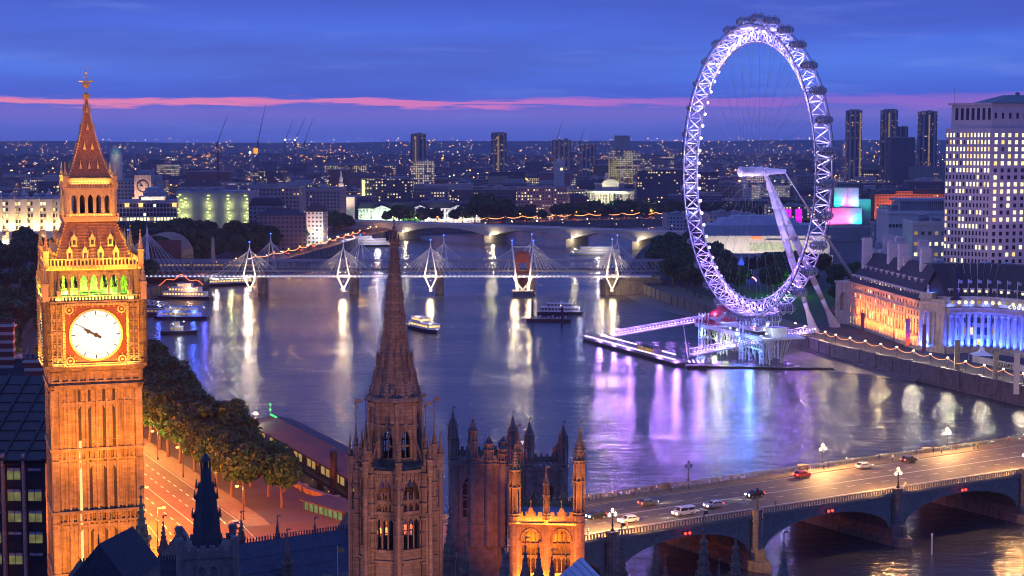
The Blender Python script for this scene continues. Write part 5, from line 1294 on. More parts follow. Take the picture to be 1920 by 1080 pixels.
# boarding station over the water
BS = thing('boarding_station', 'blue-lit steel boarding station over the water under the wheel', 'pier building', (WX, WY, 0), R(-69.5))
blu = pbr('blue_white_paint', (.6, .65, .72), .5, var=.15)
mb = MB(); mb.box(-36, 26, -8, 12, 10.2, 11.0); mb.box(-20, 16, -6, 8, 12.8, 13.2); mb.box(-36, 26, -8.3, -8, 10, 11.6)
for i in range(10): mb.box(-20, 16, -6.4, -6.2, 13.2+i*.14, 13.25+i*.14)
for x in range(-36, 27, 3): mb.box(x-.06, x+.06, -8.2, -8.1, 11, 12.2); mb.box(x-.06, x+.06, 11.8, 11.9, 11, 12.2)
mb.box(-36, 26, -8.2, -8.1, 12.1, 12.25); mb.build('deck', blu, BS)
for (x, y) in ((-30, -7), (-30, 7), (-12, -7), (8, -7), (8, 7), (24, -6)):
    mb = MB(); w = 1.5
    for sx_ in (-1, 1):
        for sy_ in (-1, 1): mb.tube((x+sx_*w, y+sy_*w, -2), (x+sx_*w, y+sy_*w, 10.2 if x not in (-30, 8) else 16.5), .32, 6)
    for k in range(4):
        for sx_ in (-1, 1): mb.tube((x+sx_*w, y-w, k*2.8), (x-sx_*w, y-w, k*2.8+2.8), .14, 4); mb.tube((x-w, y+sx_*w, k*2.8), (x-w, y-sx_*w, k*2.8+2.8), .14, 4)
        mb.box(x-w-.2, x+w+.2, y-w-.2, y-w, k*2.8+2.6, k*2.8+2.9)
    mb.build('column', blu, BS)
mb = MB(); rr_ = random.Random(2)
for k in range(26):
    x = -33+k*2.3; mb.tube((x, -7.5, 10), (x+rr_.uniform(-3, 3), -5, rr_.uniform(-1, 3)), .2, 5); mb.tube((x, 6, 10), (x+rr_.uniform(-4, 4), 3, 0), .2, 5)
    mb.tube((x, -7.5, 6.2), (x+2.3, -7.5, 9.8), .14, 4)
mb.box(-33, 26, -7.7, -7.3, 6.0, 6.4); mb.build('bracing', pbr('green_grey_steel', (.42, .45, .3), .6), BS)
mb = MB(); mb.add([(-36, -6, 13), (-27, -6, 13), (-27, 6, 20), (-36, 6, 20), (-36, 6, 13), (-27, 6, 13)], [(0, 1, 2, 3), (0, 3, 4), (1, 5, 2), (3, 2, 5, 4)]); mb.box(-38, -26, -7, 8, 11, 13); mb.build('canopy', pbr('crimson_panel', (.32, .03, .08), .5), BS)
for x in (-26, 13):
    mb = MB()
    for k in range(8):
        a0, a1 = -.2+k*.16, -.2+(k+1)*.16; mb.tube((x+12*math.sin(a0), -4, 14+7*(1-math.cos(a0))), (x+12*math.sin(a1), -4, 14+7*(1-math.cos(a1))), .7, 8)
    mb.build('drive_guide', blu, BS)
mb = MB(); mb.box(17, 23, -2, 5, 11, 14.6); mb.box(16.4, 23.6, -2.6, 5.6, 14.6, 14.9)
for k in range(5): mb.box(16.9, 17.0, -1.6+k*1.3, -.7+k*1.3, 12, 14)
mb.build('control_cabin', blu, BS)
for (x, y, z_, c, P) in ((-28, -9.5, 8, (.2, .35, 1), 5200), (-16, -9, 5, (.8, 1, .35), 3000), (-6, -9, 6, (.85, 1, .4), 2600), (6, -10, 9, (.12, .25, 1), 6500), (18, -10, 7, (.15, .3, 1), 5200), (26, -6, 13.5, (.9, 1, .85), 2600), (-20, -3, 15.5, (.35, .5, 1), 2500), (10, -3, 15.5, (.45, .4, 1), 3000), (22, -11, 4, (.1, .3, 1), 3000), (-32, -2, 17, (1, .25, .5), 900)):
    point(tuple(e2w(x, y, z_)), c, P, .4)
for (x, y, z_, bm) in ((14, -6.6, 14.4, bulbr), (20, -4, 14, bulb), (-2, -8.4, 12.6, bulbw), (25, -6, 13, bulbw), (4, -8.4, 12.6, bulbw)): b_ = MB(); b_.ball(x, y, z_, .35, 6, 4); b_.build('lamp', bm, BS)
# pier walkways and pontoon, lined with violet lamps
pm = pbr('pier_deck', (.3, .3, .34), .7)
bl_ = MB(); bl_.ball(0, 0, 0, .26, 6, 4); blm = bpy.data.meshes.new('rail_lamp'); blm.from_pydata(bl_.v, [], bl_.f); blm.materials.append(emi('led_pier', (.66, .44, 1), 7))
def walkway(name, lbl, cat, p, q, w, rows, step=2.0, hull=False, roofed=True, glow=(.5, .22, 1), nl=6, P=1500, truss=True):
    d = (q-p); L = V((d.x, d.y)).length; yw = math.atan2(d.y, d.x); t_ = thing(name, lbl, cat, (p.x, p.y, 0), yw)
    mb = MB(); mb.hexa(0, L, p.z-.5, q.z-.5, p.z, q.z, -w/2, w/2)
    if hull: mb.box(-.5, L+.5, -w/2-.4, w/2+.4, -.6, p.z-.2, 0)
    mb.build('deck', pm if not hull else dkmetal, t_)
    if truss:
        h = 2.3; n = int(L/3)
        for y in (-w/2, w/2):
            mb = MB()
            for k in range(n):
                x0, x1 = k*L/n, (k+1)*L/n; z0, z1 = p.z+(q.z-p.z)*k/n, p.z+(q.z-p.z)*(k+1)/n
                mb.tube((x0, y, z0+h), (x1, y, z1+h), .13, 4); mb.tube((x0, y, z0), (x1, y, z1), .13, 4); mb.tube((x0, y, z0), (x0, y, z0+h), .09, 4); mb.tube((x0, y, z0), (x1, y, z1+h), .07, 3)
            mb.build('side_truss', whitep, t_)
    n = int(L/step)
    cnt = 0
    for y in rows:
        for k in range(n):
            if cnt >= 99: break
            f = (k+.5)/n; link('rail_lamp', blm, t_, (f*L, y, p.z+(q.z-p.z)*f+1.35)); cnt += 1
    for k in range(nl):
        f = (k+.5)/nl; pp = p+d*f; point((pp.x, pp.y, p.z+(q.z-p.z)*f+1.9), glow, P, .4)
    return t_
PW1 = G(1112, 634, 1.5); PW2 = G(1284, 680, 1.5)
walkway('pontoon', 'long floating pontoon edged with rows of violet lamps', 'pontoon', PW1, PW2, 9, (-4.2, 3.8), 1.7, True, False, nl=6, P=4500, truss=False)
walkway('pier_gangway', 'violet-lit gangway from the pontoon tip to the wheel station', 'gangway', G(1150, 630, 2), G(1336, 598, 9), 3.4, (-1.6,), 1.5, nl=6, P=3000)
walkway('pier_gangway', 'violet-lit gangway from the near end of the pontoon to the river wall', 'gangway', G(1296, 665, 2), G(1522, 622, 9), 3.6, (-1.7,), 1.5, nl=7, P=3000)
walkway('pontoon', 'short end float with violet lamps at the foot of the gangway', 'pontoon', G(1288, 684, 1.5), G(1322, 684, 1.5), 5, (-2, 2), 1.6, True, False, nl=1, P=1200, truss=False)
walkway('floating_boom', 'dark floating boom trailing from the pontoon toward the mud beach', 'boom', G(1326, 686, .7), G(1562, 690, .7), 1.6, (), 2, True, False, nl=0, truss=False)
t_ = thing('waiting_shelter', 'dark glazed waiting shelter on the pontoon between lamp rows', 'shelter', tuple(PW1.lerp(PW2, .62))[:2]+(1.5,), math.atan2(PW2.y-PW1.y, PW2.x-PW1.x))
mb = MB(); mb.c = 0; mb.box(-8, 8, -1.2, 3.4, 2.6, 3.0, .2); mb.c = 1
for k in range(9): mb.box(-7.6+k*1.7, -6.2+k*1.7, -1, -.94, .6, 2.4)
mb.c = 0
for k in range(10): mb.box(-7.8+k*1.72, -7.6+k*1.72, -1.1, 3.2, 0, 2.6)
mb.build('shelter_frame', [dkmetal, dimw], t_)
for i, (px, py) in enumerate(((1140, 628), (1290, 664), (1306, 668))):
    p = G(px, py, 2); mb = MB(); mb.cyl(0, 0, -2, 18, .18, .08, 6); o = mb.build('mooring_mast', whitep, loc=(p.x, p.y, 0)); o.rotation_euler = (0, R((-14, -8, 16)[i]), 0)
    tag(o, ('slim white mast leaning at the far tip of the pontoon', 'slim leaning mast over the pontoon shelter', 'slim mast tilted the other way above the pontoon end')[i], 'mast')
# ================================================================= window helper
_wm = {}
def win_mesh(w, h, gm, fm, arch=False):
    k = (round(w, 2), round(h, 2), gm.name, fm.name, arch)
    if k in _wm: return _wm[k]
    b = MB(); b.c = 0; b.box(-w/2, w/2, -.06, .2, 0, h)
    if arch: b.hexa(-w/2, 0, h, h, h, h+w*.45, -.06, .2); b.hexa(0, w/2, h, h, h+w*.45, h, -.06, .2)
    b.c = 1; f = min(.16, w*.12)
    b.box(-w/2-f, -w/2, -.16, .1, -f, h+f); b.box(w/2, w/2+f, -.16, .1, -f, h+f); b.box(-w/2, w/2, -.14, .1, h, h+f); b.box(-w/2-f, w/2+f, -.22, .1, -f*1.6, -f*.0)
    b.box(-f*.25, f*.25, -.1, -.05, 0, h); b.box(-w/2, w/2, -.1, -.05, h*.5-f*.25, h*.5+f*.25)
    me = bpy.data.meshes.new('window'); me.from_pydata(b.v, [], b.f); me.materials.append(gm); me.materials.append(fm); me.polygons.foreach_set('material_index', b.mi)
    _wm[k] = me; return me
class Wins:
    """places windows as parts; past 100 on one building the rest go into one mesh"""
    def __init__(s, root, fm, seed=0): s.root = root; s.fm = fm; s.n = 0; s.mb = MB(); s.mats = [glassd, warm, cool, dimw, fm]; s.r = random.Random(seed)
    def put(s, O, rz, w, h, gi, arch=False):
        me = win_mesh(w, h, s.mats[gi], s.fm, arch)
        if s.n < 100: link('window', me, s.root, O, rz); s.n += 1
        else:
            b = s.mb; M_ = T(O[0], O[1], O[2], rz); b.M = M_; f = .1; b.c = gi; b.box(-w/2, w/2, -.06, .1, 0, h); b.c = 4; b.box(-w/2-f, w/2+f, -.18, .05, -f*1.4, 0); b.box(-w/2-f, w/2+f, -.12, .05, h, h+f); b.M = None
    def grid(s, O, rz, L, rows, n, w, h, dz, lit=.2, pick=None, arch=False, z0=0):
        d = V((math.cos(rz), math.sin(rz), 0))
        for r_ in range(rows):
            for c_ in range(n):
                p = V(O)+d*(L*(c_+.5)/n)+V((0, 0, z0+r_*dz))
                if pick: gi = pick(r_, c_)
                else: gi = s.r.choice((1, 2, 2, 3)) if s.r.random() < lit else 0
                if gi is None: continue
                s.put(tuple(p), rz, w, h, gi, arch)
    def done(s):
        if s.mb.v: o = s.mb.build('window', s.mats, s.root); o['kind'] = 'stuff'
# ================================================================= CRESCENT BUILDING (south bank)
CH = thing('crescent_building', 'long river building, orange-lit wing and blue-lit colonnaded crescent under dark slate roofs', 'building', (0, 0, 6))
P0 = V((160, 787, 0)); P1 = V((169.2, 690, 0)); dW = (P1-P0); LW = dW.length; dW.normalize(); rW = math.atan2(dW.y, dW.x)
HE = 21.0
def wallseg(mb, a, b, z0, z1, th=1.0):
    d = b-a; L = d.length; mb.M = T(a.x, a.y, 0, math.atan2(d.y, d.x)); return L
pst = blockstone('pale_ashlar', (.5, .44, .33), (.44, .38, .28), (.3, .27, .23), .9, .3)
mb = MB(); mb.M = T(P0.x, P0.y, 0, rW); mb.box(0, LW, 0, 22, -1, HE)
for z_, pr_ in ((5.2, .35), (5.9, .2), (16.2, .35), (HE-.5, .8), (HE-1.1, .4)): mb.box(-.2, LW+.2, -pr_, .1, z_, z_+.45)
for i in range(20):
    x = 3+i*(LW-6)/19
    if i % 4 == 0: mb.box(x-.5, x+.5, -.35, .1, 5.6, HE-.6)
for k in range(9):
    mb.box(0, LW, -.1, .1, .5+k*.55, .78+k*.55)
for k in range(26): x = (k+.5)*LW/26; mb.box(x-.5, x+.5, -.5, .1, 9.9, 10.2); mb.box(x-1.1, x+1.1, -.45, .1, 6.0, 6.3)
mb.M = None; mb.build('wing_wall', pst, CH)
W_ = Wins(CH, pst, 4)
W_.grid((P0.x, P0.y, 0), rW, LW, 1, 22, 1.7, 2.4, 3, pick=lambda r, c: 1 if c % 5 else 2, arch=True, z0=1.4)
W_.grid((P0.x, P0.y, 0), rW, LW, 1, 26, 1.5, 2.9, 3, .35, arch=True, z0=6.5)
W_.grid((P0.x, P0.y, 0), rW, LW, 2, 26, 1.25, 2.1, 3.4, .15, z0=10.8)
W_.grid((P0.x, P0.y, 0), rW, LW, 1, 26, 1.2, 1.5, 3, .12, z0=18.0)
# roof solid helper: hipped slab
def roofblk(mb, a, b, depth, z0, z1, over=.6, hip=6):
    d = b-a; L = d.length; M_ = T(a.x, a.y, 0, math.atan2(d.y, d.x)); mb.M = M_
    mb.add([(-over, -over, z0), (L+over, -over, z0), (L+over, depth+over, z0), (-over, depth+over, z0), (hip, depth*.42, z1), (L-hip, depth*.42, z1), (L-hip, depth*.58, z1), (hip, depth*.58, z1)],
        [(0, 1, 5, 4), (1, 2, 6, 5), (2, 3, 7, 6), (3, 0, 4, 7), (4, 5, 6, 7), (0, 3, 2, 1)]); mb.M = None
mb = MB(); roofblk(mb, P0, P1, 22, HE, 34.5)
roof = mb.build('roof', slate, CH)
def onseg(a, rz, x, y, z): return (a.x+math.cos(rz)*x-math.sin(rz)*y, a.y+math.sin(rz)*x+math.cos(rz)*y, z)
dm_ = MB(); dm_.c = 0; dm_.box(-.8, .8, -.4, 1.6, 0, 1.9); dm_.box(-1, 1, -.6, 1.6, 1.9, 2.4, .2, 0); dm_.c = 1; dm_.box(-.5, .5, -.45, -.38, .3, 1.6)
def dmesh(lit):
    me = bpy.data.meshes.new('dormer'); me.from_pydata(dm_.v, [], dm_.f); me.materials.append(portland); me.materials.append(cool if lit else glassd); me.polygons.foreach_set('material_index', dm_.mi); return me
dml, dmd = dmesh(True), dmesh(False)
for i in range(24): x = (i+.5)*LW/24; link('dormer', dml if i % 7 == 3 else dmd, roof, onseg(P0, rW, x, 1.1, HE+1.0), rW)
for i in range(11): x = 6+(i+.5)*(LW-12)/11; link('dormer', dmd, roof, onseg(P0, rW, x, 4.3, HE+5.6), rW)
def chimney(x, y, z0, z1, w=1.5, d_=4.2, base=P0, rz=rW):
    m = MB(); m.box(-w, w, -d_/2, d_/2, z0, z1); m.box(-w-.25, w+.25, -d_/2-.25, d_/2+.25, z1-.8, z1-.3)
    for k in range(3): m.cyl(0, -d_/3+k*d_/3, z1, z1+.7, .3, .25, 6)
    p = onseg(base, rz, x, y, 0); o = m.build('chimney', portland, roof, loc=p); o.rotation_euler = (0, 0, rz); return o
for x, y in ((6, 6), (6, 16), (34, 9), (52, 8), (52, 17), (78, 9), (20, 17)): chimney(x, y, HE, 41.5 if y < 12 else 43)
# north end pavilion with tall niche
Pn = V((146.5, 796, 0)); mb = MB(); e_ = (P0-Pn); rn = R(-32)
mb.M = T(155.2, 795.5, 0, R(-52)); 
mb.archwall(-.5, 9.5, -1, HE-1, [(4.5, 4.2, 6.5, 13, 15.2)], 2.0, 0, 10, False); mb.box(-.5, 9.5, 2.0, 12, -1, HE-1); mb.box(-1, 10, -.5, 12, HE-1.4, HE-.6); mb.box(-.8, 9.8, -.3, 12, 5.2, 5.7)
mb.M = None; mb.build('end_pavilion', pst, CH)
# blue pavilion projecting at the crescent's near horn
BQ = V((169.2, 690, 0)); BQ1 = V((177.0, 679, 0)); rB = math.atan2((BQ1-BQ).y, (BQ1-BQ).x); LB = (BQ1-BQ).length
mb = MB(); mb.M = T(BQ.x, BQ.y, 0, rB); mb.archwall(0, LB, -1, HE+1, [(LB*.32, 3.4, 3, 15, 16.7)], 1.5, 0, 10, False); mb.box(0, LB, 1.5, 16, -1, HE+1)
mb.box(-.4, LB+.4, -.6, 16, HE-1.2, HE-.4); mb.box(-.3, LB+.3, -.4, 16, 16.8, 17.3)
for x in (.6, 5.9, 8.2, LB-.6): mb.cyl(x, -.2, 3, 16.8, .5, .42, 10)
mb.box(0, 7, -.8, 4, HE+1, HE+3.4, .5); mb.cyl(3.2, 1.2, HE+3.3, HE+6, .7, .2, 6); mb.ball(3.2, 1.2, HE+6.2, .5, 6, 4)
mb.M = None; mb.build('horn_pavilion', pst, CH)
# crescent
C0, C1, C2 = V((178.2, 678.5, 0)), V((203, 690, 0)), V((212, 640, 0))
def bez(q): return C0*(1-q)**2+C1*(2*q*(1-q))+C2*q**2
NC = 26; pts = [bez(i/NC) for i in range(NC+1)]
CH_col = []
mb = MB(); attic = MB(); rfm = MB()
for i in range(NC):
    a, b = pts[i], pts[i+1]; d = b-a; L = d.length; rz = math.atan2(d.y, d.x); mb.M = T(a.x, a.y, 0, rz)
    mb.box(-.02, L+.02, 3.2, 14, -1, 18.5)                    # recessed back wall
    mb.box(-.02, L+.02, -.3, 3.3, -1, 2.6); mb.box(-.02, L+.02, -.2, 3.4, 16.2, 18.3); mb.box(-.05, L+.05, -.9, 3.4, 18.3, 18.9); mb.box(-.03, L+.03, -.4, 3.3, 16.9, 17.1)
    mb.box(-.02, L+.02, 1.2, 14, 18.9, 23.2); mb.box(-.04, L+.04, .8, 1.3, 22.8, 23.4)
    rfm.M = mb.M; rfm.add([(-.1, .9, 23.3), (L+.1, .9, 23.3), (L+.5, 11, 36.0), (-.5, 11, 36.0), (-.5, 18, 36), (L+.5, 18, 36)], [(0, 1, 2, 3), (3, 2, 5, 4)])
    rfm.M = None
mb.M = None; mb.build('crescent_wall', pst, CH); rfm.build('crescent_roof', slate, CH)
q = 0.02
colm = MB(); colm.cyl(0, 0, 2.6, 15.2, .72, .6, 14); colm.cyl(0, 0, 2.6, 3.1, .95, .8, 14); colm.box(-.85, .85, -.85, .85, 15.4, 16.2); colm.cyl(0, 0, 15.0, 15.4, .62, .85, 14); colme = bpy.data.meshes.new('column'); colme.from_pydata(colm.v, [], colm.f); colme.materials.append(pst)
for i in range(17):
    q = (i+.4)/17; p = bez(q); d = bez(min(1, q+.01))-bez(q); rz = math.atan2(d.y, d.x); link('column', colme, CH, onseg(p, rz, 0, .7, 0), rz)
    q2 = (i+.9)/17
    if q2 < 1:
        p = bez(q2); d = bez(min(1, q2+.01))-bez(q2-.01); rz = math.atan2(d.y, d.x)
        for z_, h_, lit in ((3.2, 2.4, 1 if i % 3 == 1 else 0), (7.4, 3.0, 1 if i in (3, 8, 12) else (3 if i % 4 == 2 else 0)), (12.2, 2.2, 0)): W_.put(onseg(p, rz, 0, 3.1, z_), rz, 1.5, h_, lit, z_ < 4)
        o = MB(); o.M = T(*onseg(p, rz, 0, 1.0, 20.9), rz); disc(o, 0, 0, .75, -.1, 12); o.M = None; o.build('round_window', cool if i % 4 else dimw, CH)
        if i % 1 == 0:
            lit = i in (2, 3, 4, 5, 7, 8, 10); link('dormer', dml if lit else dmd, roof, onseg(p, rz, 0, 2.6, 24.2), rz)
W_.done()
mb = MB(); a, b = V((172, 683, 0)), V((181, 673, 0)); roofblk(mb, V((170.5, 691, 0)), V((181, 679, 0)), 18, HE+1, 35, .5, 5); mb.build('roof', slate, CH)
for (px, Y, z1) in ((1848, 705, 42), (1888, 700, 42), (1700, 735, 43), (1760, 720, 42), (1655, 800, 41), (1690, 812, 41)):
    m = MB(); m.box(-1.6, 1.6, -2.2, 2.2, 20, z1-6); m.box(-1.9, 1.9, -2.5, 2.5, z1-7, z1-6.5); m.build('chimney', portland, CH, loc=(XY(px, Y, 480), Y, 0))
def text(s, size, parent, M_, mat_, name='lettering', ext=.06):
    c = bpy.data.curves.new(name, 'FONT'); c.body = s; c.size = size; c.extrude = ext; c.materials.append(mat_); c.align_x = 'LEFT'
    tmp = bpy.data.objects.new('t', c); COL.objects.link(tmp); dg = bpy.context.evaluated_depsgraph_get(); me = bpy.data.meshes.new_from_object(tmp.evaluated_get(dg)); bpy.data.objects.remove(tmp)
    o = link(name, me, parent); o.matrix_basis = M_; return o
q0 = .56; sgnm = emi('sign_white', (.85, .88, 1), 3)
for j, ch_ in enumerate('COUNTY HALL'):
    if ch_ == ' ': continue
    q = q0+j*.04; p = bez(q); d = bez(q+.01)-bez(q-.01); rz = math.atan2(d.y, d.x); l = onseg(p, rz, 0, -.3, 19.2)
    text(ch_, 1.9, CH, MX.Translation(l) @ MX.Rotation(rz, 4, 'Z') @ MX.Rotation(PI/2, 4, 'X'), sgnm, 'letter')
# flagpoles on the crescent attic
for i in range(7):
    q = .1+i*.09; p = bez(q); mb = MB(); mb.c = 0; mb.cyl(0, 0, 0, 7.2, .09, .06, 5); mb.c = 1; mb.add([(0.05, 0, 5.6), (1.6, .2, 5.3), (1.7, .1, 6.5), (.05, 0, 7.0), (.05, .05, 5.6), (1.6, .25, 5.3), (1.7, .15, 6.5), (.05, .05, 7.0)], [(0, 1, 2, 3), (7, 6, 5, 4), (0, 4, 5, 1), (2, 6, 7, 3)])
    o = mb.build('flagpole', [whitep, pbr('flag_cloth', (.3, .3, .36), .8) if i == 0 else bpy.data.materials['flag_cloth']], loc=(p.x, p.y+1.5, 29.3)); tag(o, '%s flagpole along the attic of the blue crescent from its orange wing' % ORD[i], 'flagpole', 'flagpoles on the crescent attic')
# floodlights
for k in range(1, 9):
    x = (k+.5)*LW/9; p = onseg(P0, rW, x, -5.5, 6.8); q_ = onseg(P0, rW, x, 0, 14.5); area(p, q_, (1, .17, .010), 4600, 10, .4, spread=95)
    p = onseg(P0, rW, x, -1.3, 12.4); q_ = onseg(P0, rW, x, 0, 24); area(p, q_, (1, .28, .03), 1100, 10, .3, spread=70)
    p = onseg(P0, rW, x, -6.5, 7.4); q_ = onseg(P0, rW, x, 0, 13); spot(p, q_, (1, .25, .025), 3600 if k > 1 else 300, 90, .9, .3)
for i in range(13):
    q = (i+.5)/13; p = bez(q); d = bez(q+.01)-bez(q-.01); rz = math.atan2(d.y, d.x)
    area(onseg(p, rz, 0, -1.6, 8.8), onseg(p, rz, 0, 2.5, 22), (.02, .06, 1), 4200, 3.6, .4)
    if i % 2 == 0: area(onseg(p, rz, 0, 1.9, 8.9), onseg(p, rz, 0, 3.1, 20), (.02, .06, 1), 1300, 3.6, .3); area(onseg(p, rz, 0, .2, 25.0), onseg(p, rz, 0, 1.6, 30), (.12, .2, 1), 240, 4, .3)
area(onseg(BQ, rB, 3.2, -1.4, 7.5), onseg(BQ, rB, 3.2, 1, 24), (.03, .08, 1), 9000, 2.6, .4); point(onseg(BQ, rB, 4.2, .4, 11), (.15, .3, 1), 1400, .3)
point((173.5, 687, 6+HE+4.4), (.1, .2, 1), 500, .3)
for (px, Y) in ((1760, 610), (1680, 640)): pass
# ================================================================= promenade: lamps with strung lights, hoarding, tent, banners
edge_pts = [V((*p, 0)) for p in SB[1:9]]
def along(pl, step, start=0):
    out = []; acc = -start
    for a, b in zip(pl, pl[1:]):
        L = (b-a).length; d = (b-a)/L; s = -acc if acc < 0 else (step-acc) % step
        while s < L: out.append((a+d*s, d)); s += step
        acc = (L-(s-step))
    return out
posts = [p for p, d in along(edge_pts, 11.5, 2)]
SLm = emi('strung_bulbs', (1, .36, .10), 2.2)
pw = [V((p.x+1.3, p.y+.8, 6)) for p in posts]
for i, p in enumerate(pw[:30]):
    lit = p.y < 775
    street_lamp(tuple(p), '%s promenade lamp on the south river wall, counting from the arch bridge' % ORD[i], 'lamps along the south promenade', 5.2, bulb if p.y < 800 else bulbo, 'w' if p.y < 800 else 'o', 0, 0, .38, (6000 if p.y < 720 else 2600) if i % 2 == 0 else 0, (1, .86, .62) if p.y < 650 else (1, .7, .36))
sl = [p for p in pw if p.y < 735]
for i, (a, b) in enumerate(zip(sl, sl[1:])):
    mb = MB(); N = 8; prev = None
    for k in range(N+1):
        f = k/N; q = a.lerp(b, f); q = V((q.x, q.y, 11.0-1.3*4*f*(1-f)))
        if prev is not None: mb.tube(prev, q, .09, 4)
        prev = q
    o = mb.build('string_light', SLm); tag(o, 'sagging string of small warm bulbs, %s span along the promenade' % ORD[i], 'string lights', 'strings of bulbs between promenade lamps')
hm = pbr('hoarding_board', (.42, .4, .38), .8)
ha, hb_ = V((186.5, 640, 6)), V((195, 618, 6)); d = hb_-ha; t_ = thing('hoarding', 'pale hoarding lettered AQUARIUM below the blue crescent', 'hoarding', tuple(ha), math.atan2(d.y, d.x))
mb = MB(); mb.box(-14, d.length+22, 0, .3, 0, 2.6)
for k in range(16): mb.box(-14+k*3.9, -13.8+k*3.9, -.08, 0, 0, 2.7)
mb.build('board', hm, t_)
text('AQUARIUM', 2.5, t_, MX.Translation((1, -.12, .35)) @ MX.Rotation(PI/2, 4, 'X'), dkmetal, 'lettering')
t_ = thing('tent', 'white pointed marquee standing before the blue crescent', 'tent', (XY(1845, 655), 655, 6)); mb = MB()
mb.add([(-4, -4, 2.6), (4, -4, 2.6), (4, 4, 2.6), (-4, 4, 2.6), (-1.2, -1.2, 3.9), (1.2, -1.2, 3.9), (1.2, 1.2, 3.9), (-1.2, 1.2, 3.9), (0, 0, 6.4)], [(0, 1, 5, 4), (1, 2, 6, 5), (2, 3, 7, 6), (3, 0, 4, 7), (4, 5, 8), (5, 6, 8), (6, 7, 8), (7, 4, 8)])
mb.build('roof_cloth', whitep, t_); mb = MB()
for x in (-4, 4):
    for y in (-4, 4): mb.cyl(x, y, 0, 2.6, .08, .08, 5)
mb.build('frame', whitep, t_)
bann = pbr('banner_cloth', (.16, .05, .10), .8); pban = pbr('plain_pylon', (.5, .48, .45), .7)
for i, (px, py, h, w) in enumerate(((1557, 612, 9, 1.0), (1614, 628, 10, 1.4), (1675, 640, 11, 1.3), (1698, 655, 13, 1.6), (1729, 668, 13, 1.4))):
    p = G(px, py, 6); mb = MB(); mb.c = 0; mb.cyl(0, 0, 0, h+.3, .12, .1, 6); mb.c = 1; mb.box(.1, .1+w, -.05, .05, 1.5, h)
    o = mb.build('banner', [dkmetal, bann], loc=tuple(p)); tag(o, ('tall dark red banner by the wheel foot', 'tall dark banner at the left end of the orange wing', 'tall dark banner before the orange arcade', 'widest tall banner on the quay before the orange wing', 'tall purple banner between orange wing and blue horn')[i], 'banner')
for i, (px, py, h) in enumerate(((1905, 745, 14), (1866, 722, 11), (1794, 705, 12))):
    p = G(px, py-6, 6); mb = MB(); mb.box(-.9, .9, -.5, .5, 0, h); mb.box(-1.1, 1.1, -.7, .7, h, h+.4)
    o = mb.build('gate_pylon', pban if i == 0 else wallm, loc=tuple(p)); tag(o, ('pale tall pylon at the picture edge on the quay', 'slim dark pylon behind the strung lights', 'thin mast pylon before the crescent')[i], 'pylon')
# river wall stairs & dock block on the south side
mb = MB()
for k in range(10): mb.box(-1.2, 1.2, k*.75, (k+1)*.75+.05, -1, 5.8-k*.6)
o = mb.build('river_steps', wallm, loc=(157, 655, 0)); o.rotation_euler = (0, 0, R(140)); tag(o, 'stone steps going down to the mud below the river wall', 'steps')
t_ = thing('work_barge', 'small dark mooring float lying off the mud beach', 'boat', tuple(G(1613, 692, 0))); mb = MB(); mb.box(-2.5, 2.5, -1.2, 1.2, -.3, .8, .2); mb.build('hull', dkmetal, t_); mb = MB(); mb.cb(0, 0, .8, 2, .7); mb.cyl(1, 0, .8, 3, .06, .05, 5); mb.build('cabin', steel, t_)

# ================================================================= generic boats
def hull(mb, L, W_, h, z0=-.4, bow=.35):
    n = 9; top = []; bot = []
    for i in range(n+1):
        f = i/n; w = W_/2*min(1, ((1-f)/bow)**.6 if f > 1-bow else 1)*(.88+.12*min(1, f*5)); x = -L/2+L*f; top.append((x, w)); bot.append((x-(.06*L*max(0, f-.8)*5 if f > .8 else 0), w*.72))
    poly = [(x, -w) for x, w in top]+[(x, w) for x, w in top[::-1]]; pb = [(x, -w) for x, w in bot]+[(x, w) for x, w in bot[::-1]]; m = len(poly)
    mb.add([(p[0], p[1], z0) for p in pb]+[(p[0], p[1], h) for p in poly], [(i, (i+1) % m, m+(i+1) % m, m+i) for i in range(m)]+[tuple(range(m))[::-1], tuple(range(m, 2*m))])
def boat(name, lbl, p, rz, L, W_, decks, hm_, cm, lit=1, lamps=(), fun=True, cat='boat'):
    t_ = thing(name, lbl, cat, (p[0], p[1], 0), rz); mb = MB(); hull(mb, L, W_, 1.6); mb.build('hull', hm_, t_)
    z_ = 1.6
    for i, (a, b, h, w) in enumerate(decks):
        mb = MB(); mb.c = 0; mb.box(a*L/2, b*L/2, -w*W_/2, w*W_/2, z_, z_+h); mb.box(a*L/2-.3, b*L/2+.3, -w*W_/2-.2, w*W_/2+.2, z_+h, z_+h+.15); mb.c = 1; n = max(3, int((b-a)*L/2/1.8))
        for k in range(n):
            x0 = a*L/2+.4+k*((b-a)*L/2-.6)/n
            for s in (-1, 1): mb.box(x0, x0+.62*((b-a)*L/2)/n, s*w*W_/2-.04, s*w*W_/2+.04, z_+h*.38, z_+h*.8)
        mb.box(b*L/2-.02, b*L/2+.04, -w*W_/2+.4, w*W_/2-.4, z_+h*.4, z_+h*.8)
        mb.build('cabin', [cm, (glassd, warm, dimw)[lit]], t_); z_ += h+.15
    if fun: mb = MB(); mb.cyl(-L*.1, 0, z_, z_+2.4, .1, .05, 5); mb.tube((-L*.1, -.8, z_+1.5), (-L*.1, .8, z_+1.5), .05, 4); mb.build('mast', steel, t_)
    for (x, y, z2, bm) in lamps: b_ = MB(); b_.ball(x, y, z2, .22, 6, 4); b_.build('lamp', bm, t_)
    return t_
hb1 = pbr('navy_hull', (.03, .035, .06), .4); hb2 = pbr('white_hull', (.6, .6, .62), .4)
p = G(797, 620, 0)
